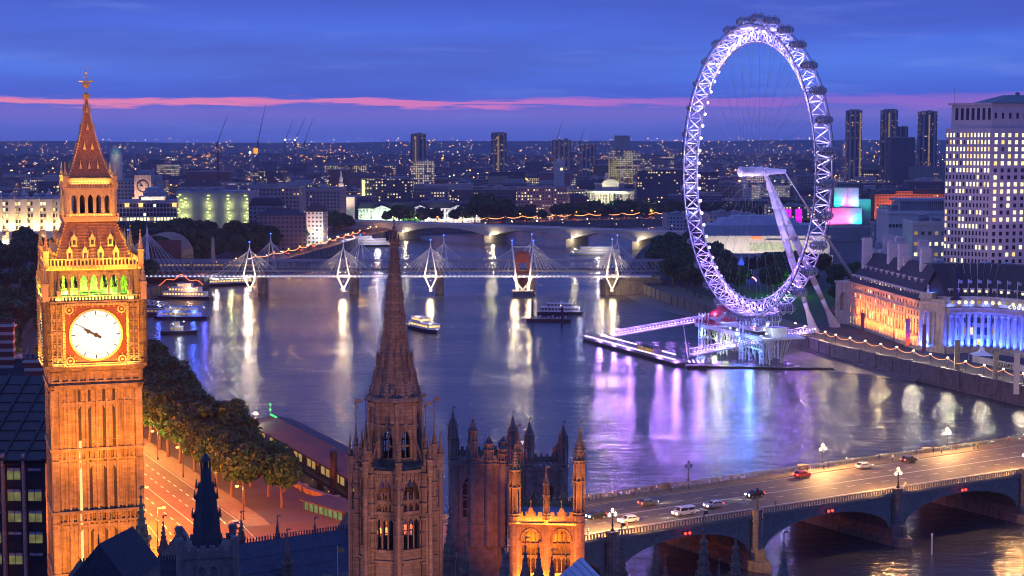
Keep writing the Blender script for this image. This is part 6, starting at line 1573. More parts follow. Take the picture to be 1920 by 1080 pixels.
boat('river_boat', 'river passenger boat with lit saloon heading upstream in midriver', p, R(-62), 30, 7.5, ((-.8, .7, 2.4, .88), (-.7, .1, 2.2, .7)), hb1, hb2, 1, ((14, 0, 2, bulbw), (-8, 3, 5.2, bulbo), (2, -3, 5, bulb)))
point((p.x+3, p.y-6, 4), (1, .75, .4), 1600, .4); point((p.x-4, p.y+4, 7), (1, .6, .35), 900, .4)
p = G(1052, 590, 0); boat('river_boat', 'white and navy party boat moored alongside the dark barge', (p.x, p.y+2), R(-6), 25, 6.5, ((-.85, .8, 2.3, .85), (-.6, .5, 1.9, .6)), hb1, hb2, 0, ((10, -2, 3.4, bulbw), (0, -2, 5, bulbw)))
point((p.x+10, p.y-5, 4), (.8, .8, 1), 500, .3)
p = G(1035, 603, 0); t_ = thing('mooring_barge', 'low dark mooring barge with clutter between two black posts', 'barge', (p.x, p.y, 0), R(-8)); mb = MB(); mb.box(-13, 10, -2.6, 2.6, -.4, 1.6); mb.build('hull', dkmetal, t_); mb = MB()
for k in range(9): mb.box(-11+k*2.2, -10+k*2.2, -1.6, -.2, 1.6, 2.4+(k*7 % 3)*.4)
mb.build('deck_box', steel, t_)
for i, (px, py, h) in enumerate(((998, 602, 11), (1054, 609, 9))): p = G(px, py, 0); mb = MB(); mb.cyl(0, 0, -2, h, .65, .65, 8); o = mb.build('mooring_post', dkmetal, loc=tuple(p)); tag(o, ('tall black mooring post at the barge stern', 'black mooring post before the white and navy boat')[i], 'post')
# party boats by the north bank
p = G(338, 598, 0); boat('party_boat', 'moored party boat glowing blue and white beside the north bank', p, R(176), 30, 9, ((-.8, .75, 2.5, .9), (-.7, .5, 2.3, .8)), hb1, steel, 2, tuple((-14+3*k, 4.4*(-1)**k, 6.6, bulbb if k % 3 else bulbw) for k in range(10)))
for dx, c, P in ((-10, (.05, .1, 1), 1500), (-2, (.7, .8, 1), 800), (8, (.05, .12, 1), 2200), (14, (.1, .1, 1), 1500)): point((p.x+dx, p.y-6, 4), c, P, .5)
p = G(337, 626, 0); boat('tug_boat', 'small dark tug moored in front of the party boat', p, R(8), 18, 6, ((-.5, .2, 2.2, .6), (-.3, 0, 1.8, .4)), hb1, steel, 2, ((2, 0, 6, bulbw),)); point((p.x+1, p.y-5, 4), (.9, .95, 1), 700, .4)
p = G(290, 592, 0); boat('river_boat', 'dark moored launch nearest the clock tower', p, R(5), 20, 5, ((-.6, .4, 2.0, .7),), hb1, steel, 2, ((3, 0, 5, bulbw),))
p = G(345, 560, 0); boat('restaurant_ship', 'tall moored restaurant ship strung with red lights', p, R(170), 34, 9, ((-.8, .7, 2.6, .9), (-.6, .5, 2.4, .8), (-.3, .2, 2.2, .5)), hb1, hb2, 1, ((4, 0, 9, bulbw), (9, 2, 7, bulbr), (-9, 2, 7, bulbo)))
mb = MB(); prev = None
for k in range(13): f = k/12; q_ = V((p.x-14+26*f, p.y-3, 8+5*(1-abs(2*f-1))+2*math.sin(f*9)**2)); prev is not None and mb.tube(prev, q_, .11, 4); prev = q_
o = mb.build('string_light', emi('red_string', (1, .12, .04), 5)); tag(o, 'red string of bulbs over the masts of the restaurant ship', 'string lights'); point((p.x+4, p.y-7, 7), (1, .45, .25), 3000, .5)
p = G(405, 536, 0); boat('floating_pub', 'long moored pleasure boat covered in bright yellow-green lights under the footbridge', p, R(28), 52, 8, ((-.9, .9, 2.6, .92),), hb1, hb2, 1, tuple((-24+3*k, -4, 4.6, bulb if k % 2 else bulbw) for k in range(17)))
for k in range(5): point((p.x-18+9*k, p.y-8+4.6*k, 5), (.9, 1, .4) if k % 2 else (1, .9, .8), 3200, .5)
p = G(318, 575, 2); walkway('landing_gangway', 'sloping lit gangway from the north bank to the party boats', 'gangway', G(240, 566, 7), p, 3, (), 2, nl=2, P=900, glow=(.9, .8, 1)); 
p = G(690, 462, 0); boat('river_ship', 'long white three-deck ship moored off the north bank before the pale bridge', p, R(18), 62, 11, ((-.85, .8, 2.6, .9), (-.7, .5, 2.5, .8), (-.4, .1, 2.2, .5)), hb1, hb2, 2, ()); point((p.x+10, p.y-14, 8), (.85, .8, 1), 9000, .6); point((p.x-18, p.y-16, 8), (.8, .8, 1), 8000, .6)
p = G(1120, 478, 0); boat('river_ship', 'cream passenger ship moored below the right arches of the pale bridge', p, R(-4), 46, 9, ((-.85, .8, 2.6, .9), (-.6, .5, 2.4, .7)), hb2, hb2, 2, ()); point((p.x, p.y-14, 7), (1, .9, .8), 7000, .5)
p = G(470, 470, 2); walkway('landing_gangway', 'sloping truss gangway down to a float off the far embankment', 'gangway', G(520, 452, 7), G(600, 466, 2), 3, (), 2, nl=0)
p = G(600, 470, 0); boat('river_boat', 'low unlit launch at the foot of the truss gangway', p, R(4), 26, 6, ((-.6, .4, 2, .7),), hb1, steel, 0, ((4, 0, 5, bulbg),))
# river pier at the near north bank (long roofs)
q0_, q1_ = G(508, 792, 6.5), G(690, 888, 6.5); d = q1_-q0_; LP = V((d.x, d.y)).length; yw = math.atan2(d.y, d.x)
t_ = thing("river_pier", 'long dark-roofed river pier with lit windows beside the trees', 'pier', (q0_.x, q0_.y, 1.6), yw); w = 13.5
mb = MB(); mb.add([(0, -w*.55, 5.2), (LP+30, -w*.55, 5.2), (LP+30, 0, 7.2), (0, 0, 7.2), (0, w*.5, 5.6), (LP+30, w*.5, 5.6)], [(0, 1, 2, 3), (3, 2, 5, 4)]); mb.add([(0, -w*.55, 4.9), (LP+30, -w*.55, 4.9), (LP+30, w*.5, 4.9), (0, w*.5, 4.9)], [(0, 3, 2, 1)]); mb.add([(0, -w*.55, 4.9), (0, 0, 7.2), (0, w*.5, 4.9)], [(0, 1, 2)])
for k in range(int((LP+30)/2.2)): mb.hexa(k*2.2, k*2.2+.1, 5.22, 5.22, 5.3, 5.3, -w*.55, -w*.54)
mb.box(0, LP+30, -.12, .12, 7.15, 7.32); mb.build('roof', pbr('pier_roof', (.04, .045, .065), .85, var=.3, scale=.5), t_)
mb = MB(); mb.box(-2, LP+32, -w*.6, w*.55, .2, 1.2); mb.build('deck', dkmetal, t_)
mb = MB(); mb.c = 0
for k in range(int((LP+28)/4)): mb.box(k*4+.5, k*4+.7, -w*.5, -w*.48, 1.2, 5); mb.box(k*4+.5, k*4+.7, w*.46, w*.48, 1.2, 5)
mb.c = 1
for k in range(int((LP+28)/4)):
    if k % 3 != 1: mb.box(k*4+1, k*4+3.8, -w*.49, -w*.485, 2.2, 4.2)
    if k % 4 != 2: mb.box(k*4+1, k*4+3.8, w*.46, w*.465, 1.8, 4.0)
mb.build('window_wall', [dkmetal, dimw], t_)
gs = emi('green_strip', (.05, 1, .15), 3); mb = MB(); mb.box(-.3, 6, -.18, .18, 7.25, 7.45); mb.ball(-.5, 0, 10.4, .3, 6, 4); mb.ball(-.5, 0, 8.8, .3, 6, 4); mb.build('green_lamp', gs, t_)
mb = MB(); mb.cyl(-.5, 0, 1, 10.2, .08, .06, 5); mb.build('mast', steel, t_)
for k in range(5): point(tuple(q0_+d*((k+.4)/5)+V((-math.sin(yw)*w*-.62*-1, math.cos(yw)*w*-.62*-1, -3.0))), (.9, 1, .5), 700, .3)
for i, (px, py, h) in enumerate(((445, 812, 10), (478, 842, 9), (626, 925, 11), (600, 900, 6))): p = G(px, py, 1); mb = MB(); mb.cyl(0, 0, -2, h, 1.0, 1.0, 10); mb.cyl(0, 0, h, h+.4, 1.1, .9, 10); o = mb.build('mooring_post', dkmetal, loc=tuple(p)); tag(o, ('thick dark mooring column beyond the treetops', 'thick dark mooring column at the pier head', 'thick dark mooring column near the brown spire', 'short mooring column beside the pier roof')[i], 'post')
p = G(480, 806, 6); street_lamp(tuple(p), 'glaring star-like lamp at the head of the dark-roofed pier', None, 5, bulb, 'w', 0, 0, .5, 2600, (1, .85, .4))
p = G(672, 985, 6); t_ = thing('pier_kiosk', 'glazed ticket hall with greenish light between trees and brown spire', 'building', (G(628, 962, 6).x, G(628, 962, 6).y, 4), R(-50)); mb = MB(); mb.c = 0; mb.box(-9, 9, -4, 4, 4.0, 4.4); mb.c = 1; mb.box(-8, 8, -3.2, 3.2, .5, 3.8); mb.c = 0
for k in range(9): mb.box(-8.1+k*2, -7.9+k*2, -3.4, 3.4, 0, 4)
mb.build('hall', [slate, emi('green_interior', (.55, .75, .3), .3, var=.8, scale=.7)], t_)
# ================================================================= CITY
def citymat(name, island=False, wx=3.4, wz=3.5):
    m_ = bpy.data.materials.new(name); m_.use_nodes = True; t = NT(m_.node_tree)
    tc = t.n('ShaderNodeTexCoord'); P = t.n('ShaderNodeSeparateXYZ', i={0: tc.outputs['Object']}); N = t.n('ShaderNodeSeparateXYZ', i={0: tc.outputs['Normal']})
    oi = t.n('ShaderNodeObjectInfo'); gi = t.n('ShaderNodeNewGeometry')
    rnd_ = gi.outputs['Random Per Island'] if island else oi.outputs['Random']
    side = t.m('GREATER_THAN', t.m('ABSOLUTE', N.outputs[0]), .5); flat = t.m('GREATER_THAN', t.m('ABSOLUTE', N.outputs[2]), .5)
    u = t.m('ADD', t.m('MULTIPLY', P.outputs[0], t.m('SUBTRACT', 1, side)), t.m('MULTIPLY', P.outputs[1], side))
    u = t.m('DIVIDE', u, wx); v = t.m('DIVIDE', P.outputs[2], wz)
    fu = t.m('FRACT', u); fv = t.m('FRACT', v); cu = t.m('FLOOR', u); cv = t.m('FLOOR', v)
    inw = t.m('MULTIPLY', t.m('MULTIPLY', t.m('GREATER_THAN', fu, .26), t.m('LESS_THAN', fu, .74)), t.m('MULTIPLY', t.m('GREATER_THAN', fv, .28), t.m('LESS_THAN', fv, .74)))
    inw = t.m('MULTIPLY', inw, t.m('SUBTRACT', 1, flat))
    cvn = t.n('ShaderNodeCombineXYZ', i={0: cu, 1: cv, 2: t.m('MULTIPLY', rnd_, 97.3)})
    wn_ = t.n('ShaderNodeTexWhiteNoise', noise_dimensions='3D', i={0: cvn.outputs[0]})
    rowv = t.n('ShaderNodeCombineXYZ', i={0: t.m('FLOOR', t.m('DIVIDE', cu, 5)), 1: cv, 2: t.m('MULTIPLY', rnd_, 31.7)}); wr = t.n('ShaderNodeTexWhiteNoise', noise_dimensions='3D', i={0: rowv.outputs[0]})
    litf = oi.outputs['Alpha'] if not island else t.m('MULTIPLY', t.m('POWER', rnd_, 3), .2)
    lit = t.m('LESS_THAN', t.m('ADD', t.m('MULTIPLY', wn_.outputs[0], .45), t.m('MULTIPLY', wr.outputs[0], .55)), litf)
    hue = t.n('ShaderNodeSeparateColor', i={0: wn_.outputs[1]})
    ecol = t.mix(hue.outputs[0], (1, .58, .2, 1), (.85, .95, .7, 1))
    est = t.m('MULTIPLY', t.m('MULTIPLY', lit, inw), t.m('ADD', .35, t.m('MULTIPLY', hue.outputs[1], 1.5)))
    wc = oi.outputs['Color'] if not island else t.ramp(rnd_, [(0, (.10, .09, .09)), (.35, (.2, .17, .15)), (.7, (.34, .30, .27)), (1, (.16, .11, .10))])
    nz = t.n('ShaderNodeTexNoise', i={'Vector': tc.outputs['Object'], 'Scale': .12, 'Detail': 5.0}).outputs[0]
    wc = t.mix(t.m('MULTIPLY', nz, .5), wc, (.04, .04, .045, 1))
    roofc = t.mix(rnd_, (.03, .035, .045, 1), (.10, .10, .11, 1))
    bc = t.mix(flat, t.mix(inw, wc, (.015, .018, .025, 1)), roofc)
    t.out(t.n('ShaderNodeBsdfPrincipled', i={'Base Color': bc, 'Roughness': t.m('SUBTRACT', .8, t.m('MULTIPLY', inw, .5)), 'Emission Color': ecol, 'Emission Strength': est}).outputs[0])
    m_.cycles.emission_sampling = 'NONE'; return m_
cmat = citymat('city_wall'); cmat2 = citymat('city_wall_tall', False, 2.6, 3.0); cmati = citymat('far_city_wall', True, 5, 4)
def pip(x, y, poly):
    c = False; n = len(poly); j = n-1
    for i in range(n):
        xi, yi = poly[i]; xj, yj = poly[j]
        if (yi > y) != (yj > y) and x < (xj-xi)*(y-yi)/(yj-yi)+xi: c = not c
        j = i
    return c
NP = NB+[(7000, 1920), (7000, 9400), (-6000, 9400), (-6000, -100)]; SPo = SB+[(4000, -100)]
LM = []   # landmarks: px0, px1, top, Y, visible bottom
def bldg(name, lbl, px0, px1, pyt, Y, dep, col, lit, yaw=0.0, roof='flat', mat_=None, group=None, cat='building', vis=None, base=6, root=None):
    x0, x1 = XY(px0, Y, pyt), XY(px1, Y, pyt); w = x1-x0; h = D((px0+px1)/2, pyt, Y).z-base
    t_ = thing(name, lbl, cat, ((x0+x1)/2, Y, base), yaw, group); m_ = mat_ or cmat
    mb = MB(); hw = w/2; rh = {'flat': 0, 'pitch': min(5, h*.22), 'mans': min(6, h*.25), 'step': h*.22}[roof]; wh = h-rh
    mb.box(-hw, hw, 0, dep, -1, wh)
    o = mb.build('wall', m_, t_); o.color = (*col, lit)
    mb = MB()
    rr = random.Random(int(px0*31+Y))
    if roof == 'flat':
        mb.box(-hw-.3, hw+.3, -.3, .3, wh-.2, wh+.9); mb.box(-hw-.3, hw+.3, dep-.3, dep+.3, wh-.2, wh+.9); mb.box(-hw-.3, -hw+.3, .3, dep-.3, wh-.2, wh+.9); mb.box(hw-.3, hw+.3, .3, dep-.3, wh-.2, wh+.9)
        for k in range(3): a = rr.uniform(-.7, .4)*hw; b = rr.uniform(.1, .6)*dep; mb.box(a, a+w*rr.uniform(.08, .25), b, b+dep*.25, wh, wh+rr.uniform(1.5, 3.5))
    elif roof == 'pitch': mb.add([(-hw-.4, -.4, wh), (hw+.4, -.4, wh), (hw+.4, dep+.4, wh), (-hw-.4, dep+.4, wh), (-hw+dep*.3, dep/2, h), (hw-dep*.3, dep/2, h)] if w > dep else [(-hw-.4, -.4, wh), (hw+.4, -.4, wh), (hw+.4, dep+.4, wh), (-hw-.4, dep+.4, wh), (-.1, dep*.4, h), (.1, dep*.6, h)], [(0, 1, 5, 4), (1, 2, 5), (2, 3, 4, 5), (3, 0, 4)])
    elif roof == 'mans': mb.box(-hw-.3, hw+.3, -.3, dep+.3, wh, h, rh*.5); 
    else: mb.box(-hw*.7, hw*.6, dep*.15, dep*.8, wh, h); mb.box(-hw-.2, hw+.2, -.2, .2, wh, wh+.8)
    ro = mb.build('roof', slate if roof in ('pitch', 'mans') else concrete, t_)
    if roof in ('pitch', 'mans'):
        for k in range(2+int(w/18)):
            m = MB(); x = rr.uniform(-.85, .85)*hw; m.box(x-.6, x+.6, dep*.4-1, dep*.4+1, wh, h+1.8); m.build('chimney', brickred if rr.random() < .4 else concrete, ro)
    LM.append((px0, px1, pyt, Y, vis if vis else 268+(HC-base-2)*F/Y)); return t_, hw, h, dep
C_ = lambda *a: a
GR, BR_, PA, DK, RD = (.33, .32, .32), (.3, .22, .18), (.5, .47, .42), (.13, .13, .14), (.28, .13, .10)
# tower blocks on the skyline
def towerblk(lbl, px0, px1, pyt, Y, col, lit, ridges=3, crown=0, vis=300, core=None):
    t_, hw, h, dep = bldg('tower_block', lbl, px0, px1, pyt+crown, Y, (XY(px1, Y)-XY(px0, Y))*.8, col, lit, 0, 'flat', cmat2, cat='tower block', vis=vis)
    mb = MB()
    for k in range(ridges): x = -hw+2*hw*(k+.5)/ridges; mb.box(x-hw*.12, x+hw*.12, -2.2, 0, 0, h+crown*Y/F*.8)
    mb.build('balcony_stack', concrete, t_)
    if crown: mb = MB(); mb.box(-hw*.6, hw*.6, 2, dep-2, h, h+crown*Y/F); mb.build('roof_house', concrete, t_)
    if core is not None:
        m = MB(); x = hw*core
        for k in range(int(h/4)-1): m.box(x-1.3, x+1.3, -2.5, -2.3, 3+k*4, 5.6+k*4)
        m.build('stair_light', dimw, t_)
    return t_
towerblk('slab tower block with a lit stair line, first on the skyline from the clock tower', 770, 798, 250, 2900, BR_, .22, 3, 2, 306, -.35)
towerblk('tower block with bright top and lit stair line above the brown spire gap', 921, 950, 248, 2900, BR_, .3, 3, 2, 300, -.1)
towerblk('broad dim tower block dotted with small lights, beside the stepped lit offices', 1035, 1071, 263, 3100, BR_, .3, 4, 0, 300)
towerblk('broad faint tower block far behind the dim dotted block', 1088, 1118, 270, 3300, BR_, .28, 4, 0, 295)
towerblk('tall slim tower with serrated sides and an amber lit edge, nearest the wheel', 1590, 1617, 205, 2900, DK, .22, 3, 3, 300, .75)
towerblk('middle slim tower of three with a lit stair line', 1656, 1684, 204, 2900, DK, .2, 3, 3, 300, -.2)
towerblk('right slim tower of three beside the pale office tower', 1727, 1758, 208, 2900, DK, .2, 3, 2, 300, .0)
towerblk('short dark unlit block between the two slim towers', 1684, 1703, 238, 3000, DK, 0, 2, 0, 290)
bldg('office_block', 'dark wide block at the foot of the middle slim tower', 1672, 1716, 258, 2850, 40, DK, .03, 0, 'flat', vis=300)
# stepped lit offices
t_, hw, h, dep = bldg('office_building', 'stepped glass office tower glowing yellow-green on the skyline', 1148, 1190, 254, 2500, 40, GR, .62, 0, 'step', cmat2, vis=310)
for (a, b, py, l) in ((1142, 1168, 285, .7), (1186, 1206, 288, .55), (1206, 1262, 290, .4), (1142, 1160, 300, .6)):
    x0, x1 = XY(a, 2470), XY(b, 2470); mb = MB(); m = t_.location; hh = ZY(py, 2470)-6; mb.box(x0-m.x, x1-m.x, -32, -2, -1, hh); o = mb.build('wing', cmat2, t_); o.color = (*GR, l); 
bldg('office_building', 'long low lit office under the first skyline tower block', 771, 812, 303, 2500, 40, GR, .7, 0, 'flat', vis=320)
bldg('office_building', 'broad grey office with lit floors right of the stepped tower', 1195, 1282, 318, 2200, 50, DK, .3, 0, 'flat', vis=345)
# long floodlit riverside palace
Ysh = 1800
t_, hw, h, dep = bldg('river_palace', 'long white classical palace floodlit above the far trees', 672, 902, 381, Ysh, 40, (.55, .55, .52), .12, R(7), 'mans', vis=412)
W_ = Wins(t_, portland, 8)
for r_ in range(2): W_.grid((-hw, 0, 0), 0, 2*hw, 1, 34, 1.6, 2.6, 3, .25, arch=(r_ == 0), z0=(6, 13)[r_])
W_.done()
mb = MB()
for x in (-hw*.62, 0, hw*.62):
    mb.box(x-9, x+9, -1.6, 0, 0, h*.72); mb.add([(x-9.5, -1.8, h*.72), (x+9.5, -1.8, h*.72), (x, -1.8, h*.9), (x-9.5, 1, h*.72), (x+9.5, 1, h*.72), (x, 1, h*.9)], [(0, 1, 2), (3, 5, 4), (0, 2, 5, 3), (1, 4, 5, 2)])
    for k in range(6): mb.cyl(x-7.5+k*3, -2.4, 5, h*.7, .6, .5, 8)
mb.box(-hw, hw, -.8, 0, h*.7, h*.74); mb.build('portico', portland, t_)
mm = t_.matrix_basis
for k in range(12):
    x = -hw+(k+.5)*2*hw/12; c = (.72, 1, .72) if k < 5 else (.95, .92, .95); P = 42000 if k < 5 else 22000
    a = MX.Translation(t_.location) @ MX.Rotation(R(7), 4, 'Z'); area(tuple(a @ V((x, -13, 3))), tuple(a @ V((x, 0, h*.5))), c, P*.13, 16, 2)
# mid-ground north bank
def wbuild(name, lbl, px0, px1, pyt, Y, dep, col_m, yaw, rows, cols, lit, ww=1.3, wh_=1.9, roof='flat', seed=1, side=None, base=6, vis=None, pick=None, sidepick=None):
    x0, x1 = XY(px0, Y, pyt), XY(px1, Y, pyt); w = x1-x0; h = D((px0+px1)/2, pyt, Y).z-base; hw = w/2
    t_ = thing(name, lbl, 'building', ((x0+x1)/2, Y, base), yaw); mb = MB(); mb.box(-hw, hw, 0, dep, -1, h)
    mb.box(-hw-.5, hw+.5, -.5, dep+.5, h-1.2, h-.6); mb.box(-hw-.25, hw+.25, -.25, dep+.25, h*.28, h*.28+.5); mb.box(-hw, hw, 0, .4, h, h+1); mb.box(-hw, -hw+.4, .4, dep, h, h+1); mb.box(hw-.4, hw, .4, dep, h, h+1)
    mb.build('wall', col_m, t_); Wd = Wins(t_, col_m, seed)
    Wd.grid((-hw, 0, 0), 0, w, rows, cols, ww, wh_, (h-3)/rows, lit, z0=2.2, pick=pick)
    if side:
        if side > 0: Wd.grid((hw, 0, 0), PI/2, dep, rows, max(3, int(cols*dep/w)), ww, wh_, (h-3)/rows, lit, z0=2.2, pick=sidepick)
        else: Wd.grid((-hw, dep, 0), -PI/2, dep, rows, max(3, int(cols*dep/w)), ww, wh_, (h-3)/rows, lit, z0=2.2, pick=sidepick)
    Wd.done(); rr = random.Random(seed); mb = MB()
    mb.box(-hw+.4, hw-.4, .4, dep-.4, h-.4, h+.15)
    for k in range(4): a = rr.uniform(-.8, .5)*hw; b = rr.uniform(.1, .6)*dep; mb.box(a, a+w*rr.uniform(.08, .22), b, b+dep*.25, h+.1, h+rr.uniform(2, 4))
    mb.build('roof', lead, t_)
    LM.append((px0, px1, pyt, Y, vis or 268+(HC-12)*F/Y)); return t_, hw, h, dep
st2 = pbr('cool_portland', (.34, .34, .36), .8, var=.2, scale=.2, big=.3)
t_, hw, h, dep = wbuild('ministry_block', 'big grey ministry block with rows of lit windows and bright stepped top', 212, 330, 378, 1400, 60, st2, R(8), 9, 19, .14, 2.0, 2.6, side=1, seed=2,
    pick=lambda r, c: (2 if (c % 8) != 3 else 3) if r == 5 else (2 if (r == 4 and c in (12, 13, 15, 16, 17)) else (2 if (r*7+c*3) % 23 == 0 else 0)))
mb = MB(); 
for k, (a, z_) in enumerate(((.55, 4), (.42, 8), (.3, 11))): mb.box(hw*(.15-a*.5), hw*(.15+a*.9), 4+k*3, dep-8, h+(0 if k == 0 else (4, 8)[k-1]), h+z_)
mb.build('stepped_top', st2, t_)
M_ = MX.Translation(t_.location) @ MX.Rotation(R(8), 4, 'Z')
area(tuple(M_ @ V((hw*.2, 1.5, h+.6))), tuple(M_ @ V((hw*.2, 5, h+9))), (1, .68, .42), 2600, 22, .5)
for x in (-.95, -.55, -.12, .93): point(tuple(M_ @ V((hw*x, -1.5, h-3))), (1, .65, .3), 420, .3); b_ = MB(); b_.box(hw*x-1.8, hw*x+1.8, -.3, -.05, h-4.5, h-1); b_.build('lit_panel', warm, t_)
t_, hw, h, dep = wbuild('grand_terrace', 'pale hotel-like terrace with uplit turrets beyond the clock tower', -30, 120, 372, 1350, 40, portland, R(4), 8, 26, .45, 1.7, 2.6, seed=6)
M_ = MX.Translation(t_.location) @ MX.Rotation(R(4), 4, 'Z')
for i, x in enumerate((-.92, -.62, -.3, .0, .3, .62, .9)):
    mb = MB(); mb.box(hw*x-2.6, hw*x+2.6, -2, 3, -1, h+1.5); mb.box(hw*x-2.9, hw*x+2.9, -2.3, 3.3, h-1, h-.5); mb.cyl(hw*x, .5, h+2.5, h+5+(i % 2)*3, 2.4, .3, 4); mb.build('turret', portland, t_)
    area(tuple(M_ @ V((hw*x, -4.5, h*.35))), tuple(M_ @ V((hw*x, -1, h*1.2))), (1, .62, .22), 9000, 5, .6)
    area(tuple(M_ @ V((hw*x+4.5, -2, 4))), tuple(M_ @ V((hw*x+4.5, 0, h))), (1, .66, .25), 8000, 9, .6)
for i, px in enumerate((42, 52)):
    p = D(px, 328, 1350); mb = MB(); mb.c = 0; mb.cyl(0, 0, -9, 5.5, .12, .08, 5); mb.c = 1; mb.box(.1, 3.2, -.04, .04, 3.4, 5.4); o = mb.build('flagpole', [whitep, bpy.data.materials['flag_cloth']], loc=(p.x, 1358, p.z)); tag(o, ('first flagpole flying a flag on the uplit terrace', 'second flagpole flying a flag on the uplit terrace')[i], 'flagpole')
scf = pbr('scaffold_sheet', (.28, .29, .33), .7, var=.15, scale=.2); t_, hw, h, dep = wbuild('scaffolded_building', 'block wrapped in scaffold sheeting with glowing yellow-green work-light columns', 330, 466, 360, 1420, 50, scf, R(-2), 2, 3, 0, .5, .5, seed=7)
yg = emi('work_light', (.9, 1, .22), 2.6, var=.8, scale=.5)
rr = random.Random(9)
sc2 = MB()
for k in range(15): sc2.box(-hw-.6, hw+.6, -1.6, -1.45, 2+k*2.6, 2.15+k*2.6)
for k in range(30): x = -hw+k*2*hw/29; sc2.box(x-.07, x+.07, -1.65, -1.5, 0, h)
sc2.build('scaffold', steel, t_)
M_ = MX.Translation(t_.location) @ MX.Rotation(R(-2), 4, 'Z')
wl = 0
for (xc, sp, n) in ((-.82, .16, 26), (-.1, .04, 14), (.48, .04, 14), (.96, .05, 14)):
    for k in range(n): x = (xc+rr.uniform(-sp, sp))*hw; z_ = 3+(h-5)*(k+.5)/n; b_ = MB(); b_.box(x-1.0, x+1.0, -1.5, -1.3, z_, z_+.8); b_.build('work_lamp', yg, t_)
    for z_ in (6, 15, 24, 33):
        if z_ < h: area(tuple(M_ @ V((xc*hw, -4.5, z_))), tuple(M_ @ V((xc*hw, 0, z_+2))), (.95, 1, .3), 500 if sp < .1 else 1000, 3+sp*50, 5)
bldg('clock_office', 'tall blocky office with a huge dim clock face above the ministry block', 250, 286, 320, 1560, 30, PA, .02, 0, 'step', vis=350)
t_ = LM and bpy.data.objects['clock_office']; mb = MB(); hw_ = (XY(284, 1560)-XY(252, 1560))/2
hh = ZY(320, 1560)-6; mb.box(-hw_, hw_, -2, 0, hh*.6, hh*.93, .2); mb.build('clock_block', pst, t_); mb = MB(); disc(mb, 0, hh*.76, 5.6, -2.35, 24, 5.0, .2)
for k in range(12): a = k*PI/6; mb.tube((4.0*math.sin(a), -2.4, hh*.76+4.0*math.cos(a)), (4.8*math.sin(a), -2.4, hh*.76+4.8*math.cos(a)), .22, 4)
mb.tube((0, -2.5, hh*.76), (-3, -2.5, hh*.76+3.4), .25, 4); mb.tube((0, -2.5, hh*.76), (-2.4, -2.5, hh*.76+1), .3, 4); mb.build('clock_face', dkmetal, t_)
area((t_.location.x, 1560-16, hh*.55), (t_.location.x, 1556, hh*.8), (1, .55, .38), 12000, 12, 1)
bldg('office_building', 'wide dim office wing behind the clock office', 200, 292, 342, 1600, 40, PA, .1, 0, 'flat', vis=375)
t_ = thing('domed_building', 'small pale green floodlit dome on the horizon beyond the clock tower', 'building', (XY(222, 2400), 2400, 6)); mb = MB(); zz_ = ZY(284, 2400)-6; mb.cyl(0, 0, 0, zz_-4, 9, 9, 16); mb.build('drum', portland, t_); mb = MB(); mb.ball(0, 0, zz_-4, 8.5, 16, 8, sz=1.2); mb.cyl(0, 0, zz_+5, zz_+10, 1.4, .3, 8); mb.build('dome', pbr('copper_green', (.25, .4, .33), .6), t_)
point((t_.location.x+4, 2378, zz_+2), (.9, 1, .7), 4000, 1)
bldg('river_block', 'long grey block with a row of round lit windows behind the tree belt', 466, 560, 352, 1500, 50, (.3, .29, .3), .14, 0, 'flat', vis=395)
bldg('river_block', 'second long grey block with lit top floor beside the scaffolded building', 466, 530, 372, 1350, 40, (.34, .33, .34), .16, R(4), 'mans', vis=400)
bldg('mansion_block', 'dim mauve mansion block with a dark pitched roof above the tree belt', 480, 572, 392, 1330, 36, (.3, .24, .24), .03, R(6), 'pitch', vis=425)
bldg('river_block', 'pale grey block with scattered lit windows behind the red-lit house', 545, 640, 356, 1650, 50, (.3, .29, .3), .12, 0, 'flat', vis=395)
t_, hw, h, dep = bldg('corner_house', 'small house floodlit red on one side and white on the other', 574, 606, 384, 1420, 16, (.5, .48, .45), .25, R(-8), 'mans', vis=420)
point((t_.location.x-hw-2, 1408, 14), (1, .12, .06), 9000, .5); point((t_.location.x-hw-5, 1412, 24), (1, .15, .06), 6000, .5); area((t_.location.x+4, 1404, 10), (t_.location.x+3, 1420, 26), (1, .9, .85), 11000, 12, 1)
t_ = thing('church_steeple', 'slender warm lit church steeple above the grey blocks', 'steeple', (XY(641, 1800), 1800, 6)); zs = lambda p: ZY(p, 1800)-6
mb = MB(); mb.cb(0, 0, 0, zs(352), 3.2); mb.cb(0, 0, zs(352), zs(344), 2.6); mb.cyl(0, 0, zs(344), zs(333), 2.1, 1.8, 8); mb.cyl(0, 0, zs(333), zs(318), 1.5, .1, 8); mb.build('tower', portland, t_)
mb = MB(); mb.box(-14, 14, 3, 30, 0, zs(370)); mb.build('nave', portland, t_); area((t_.location.x+6, 1786, 24), (t_.location.x, 1800, 48), (1, .62, .4), 12000, 6, 1); area((t_.location.x-18, 1782, 16), (t_.location.x-18, 1800, 30), (1, .6, .35), 9000, 12, 1)
bldg('office_building', 'dark flat office with a bright lit end wall and bands of light', 678, 772, 336, 1950, 40, DK, .42, 0, 'flat', vis=372); o = bpy.data.objects['office_building.002'] if 'office_building.002' in bpy.data.objects else None
mb = MB(); mb.box(XY(680, 1945), XY(685, 1945), 1944, 1946, 10, ZY(338, 1945)); o = mb.build('lit_stair', yg); tag(o, 'bright yellow vertical strip sign at the dark office end wall', 'light strip')
bldg('office_building', 'grey office behind the floodlit palace with a row of lit attic windows', 775, 840, 352, 2000, 40, GR, .3, 0, 'flat', vis=375)
bldg('office_building', 'dark office with scattered lit panes behind the floodlit palace', 822, 902, 345, 2100, 40, DK, .25, 0, 'step', vis=370)
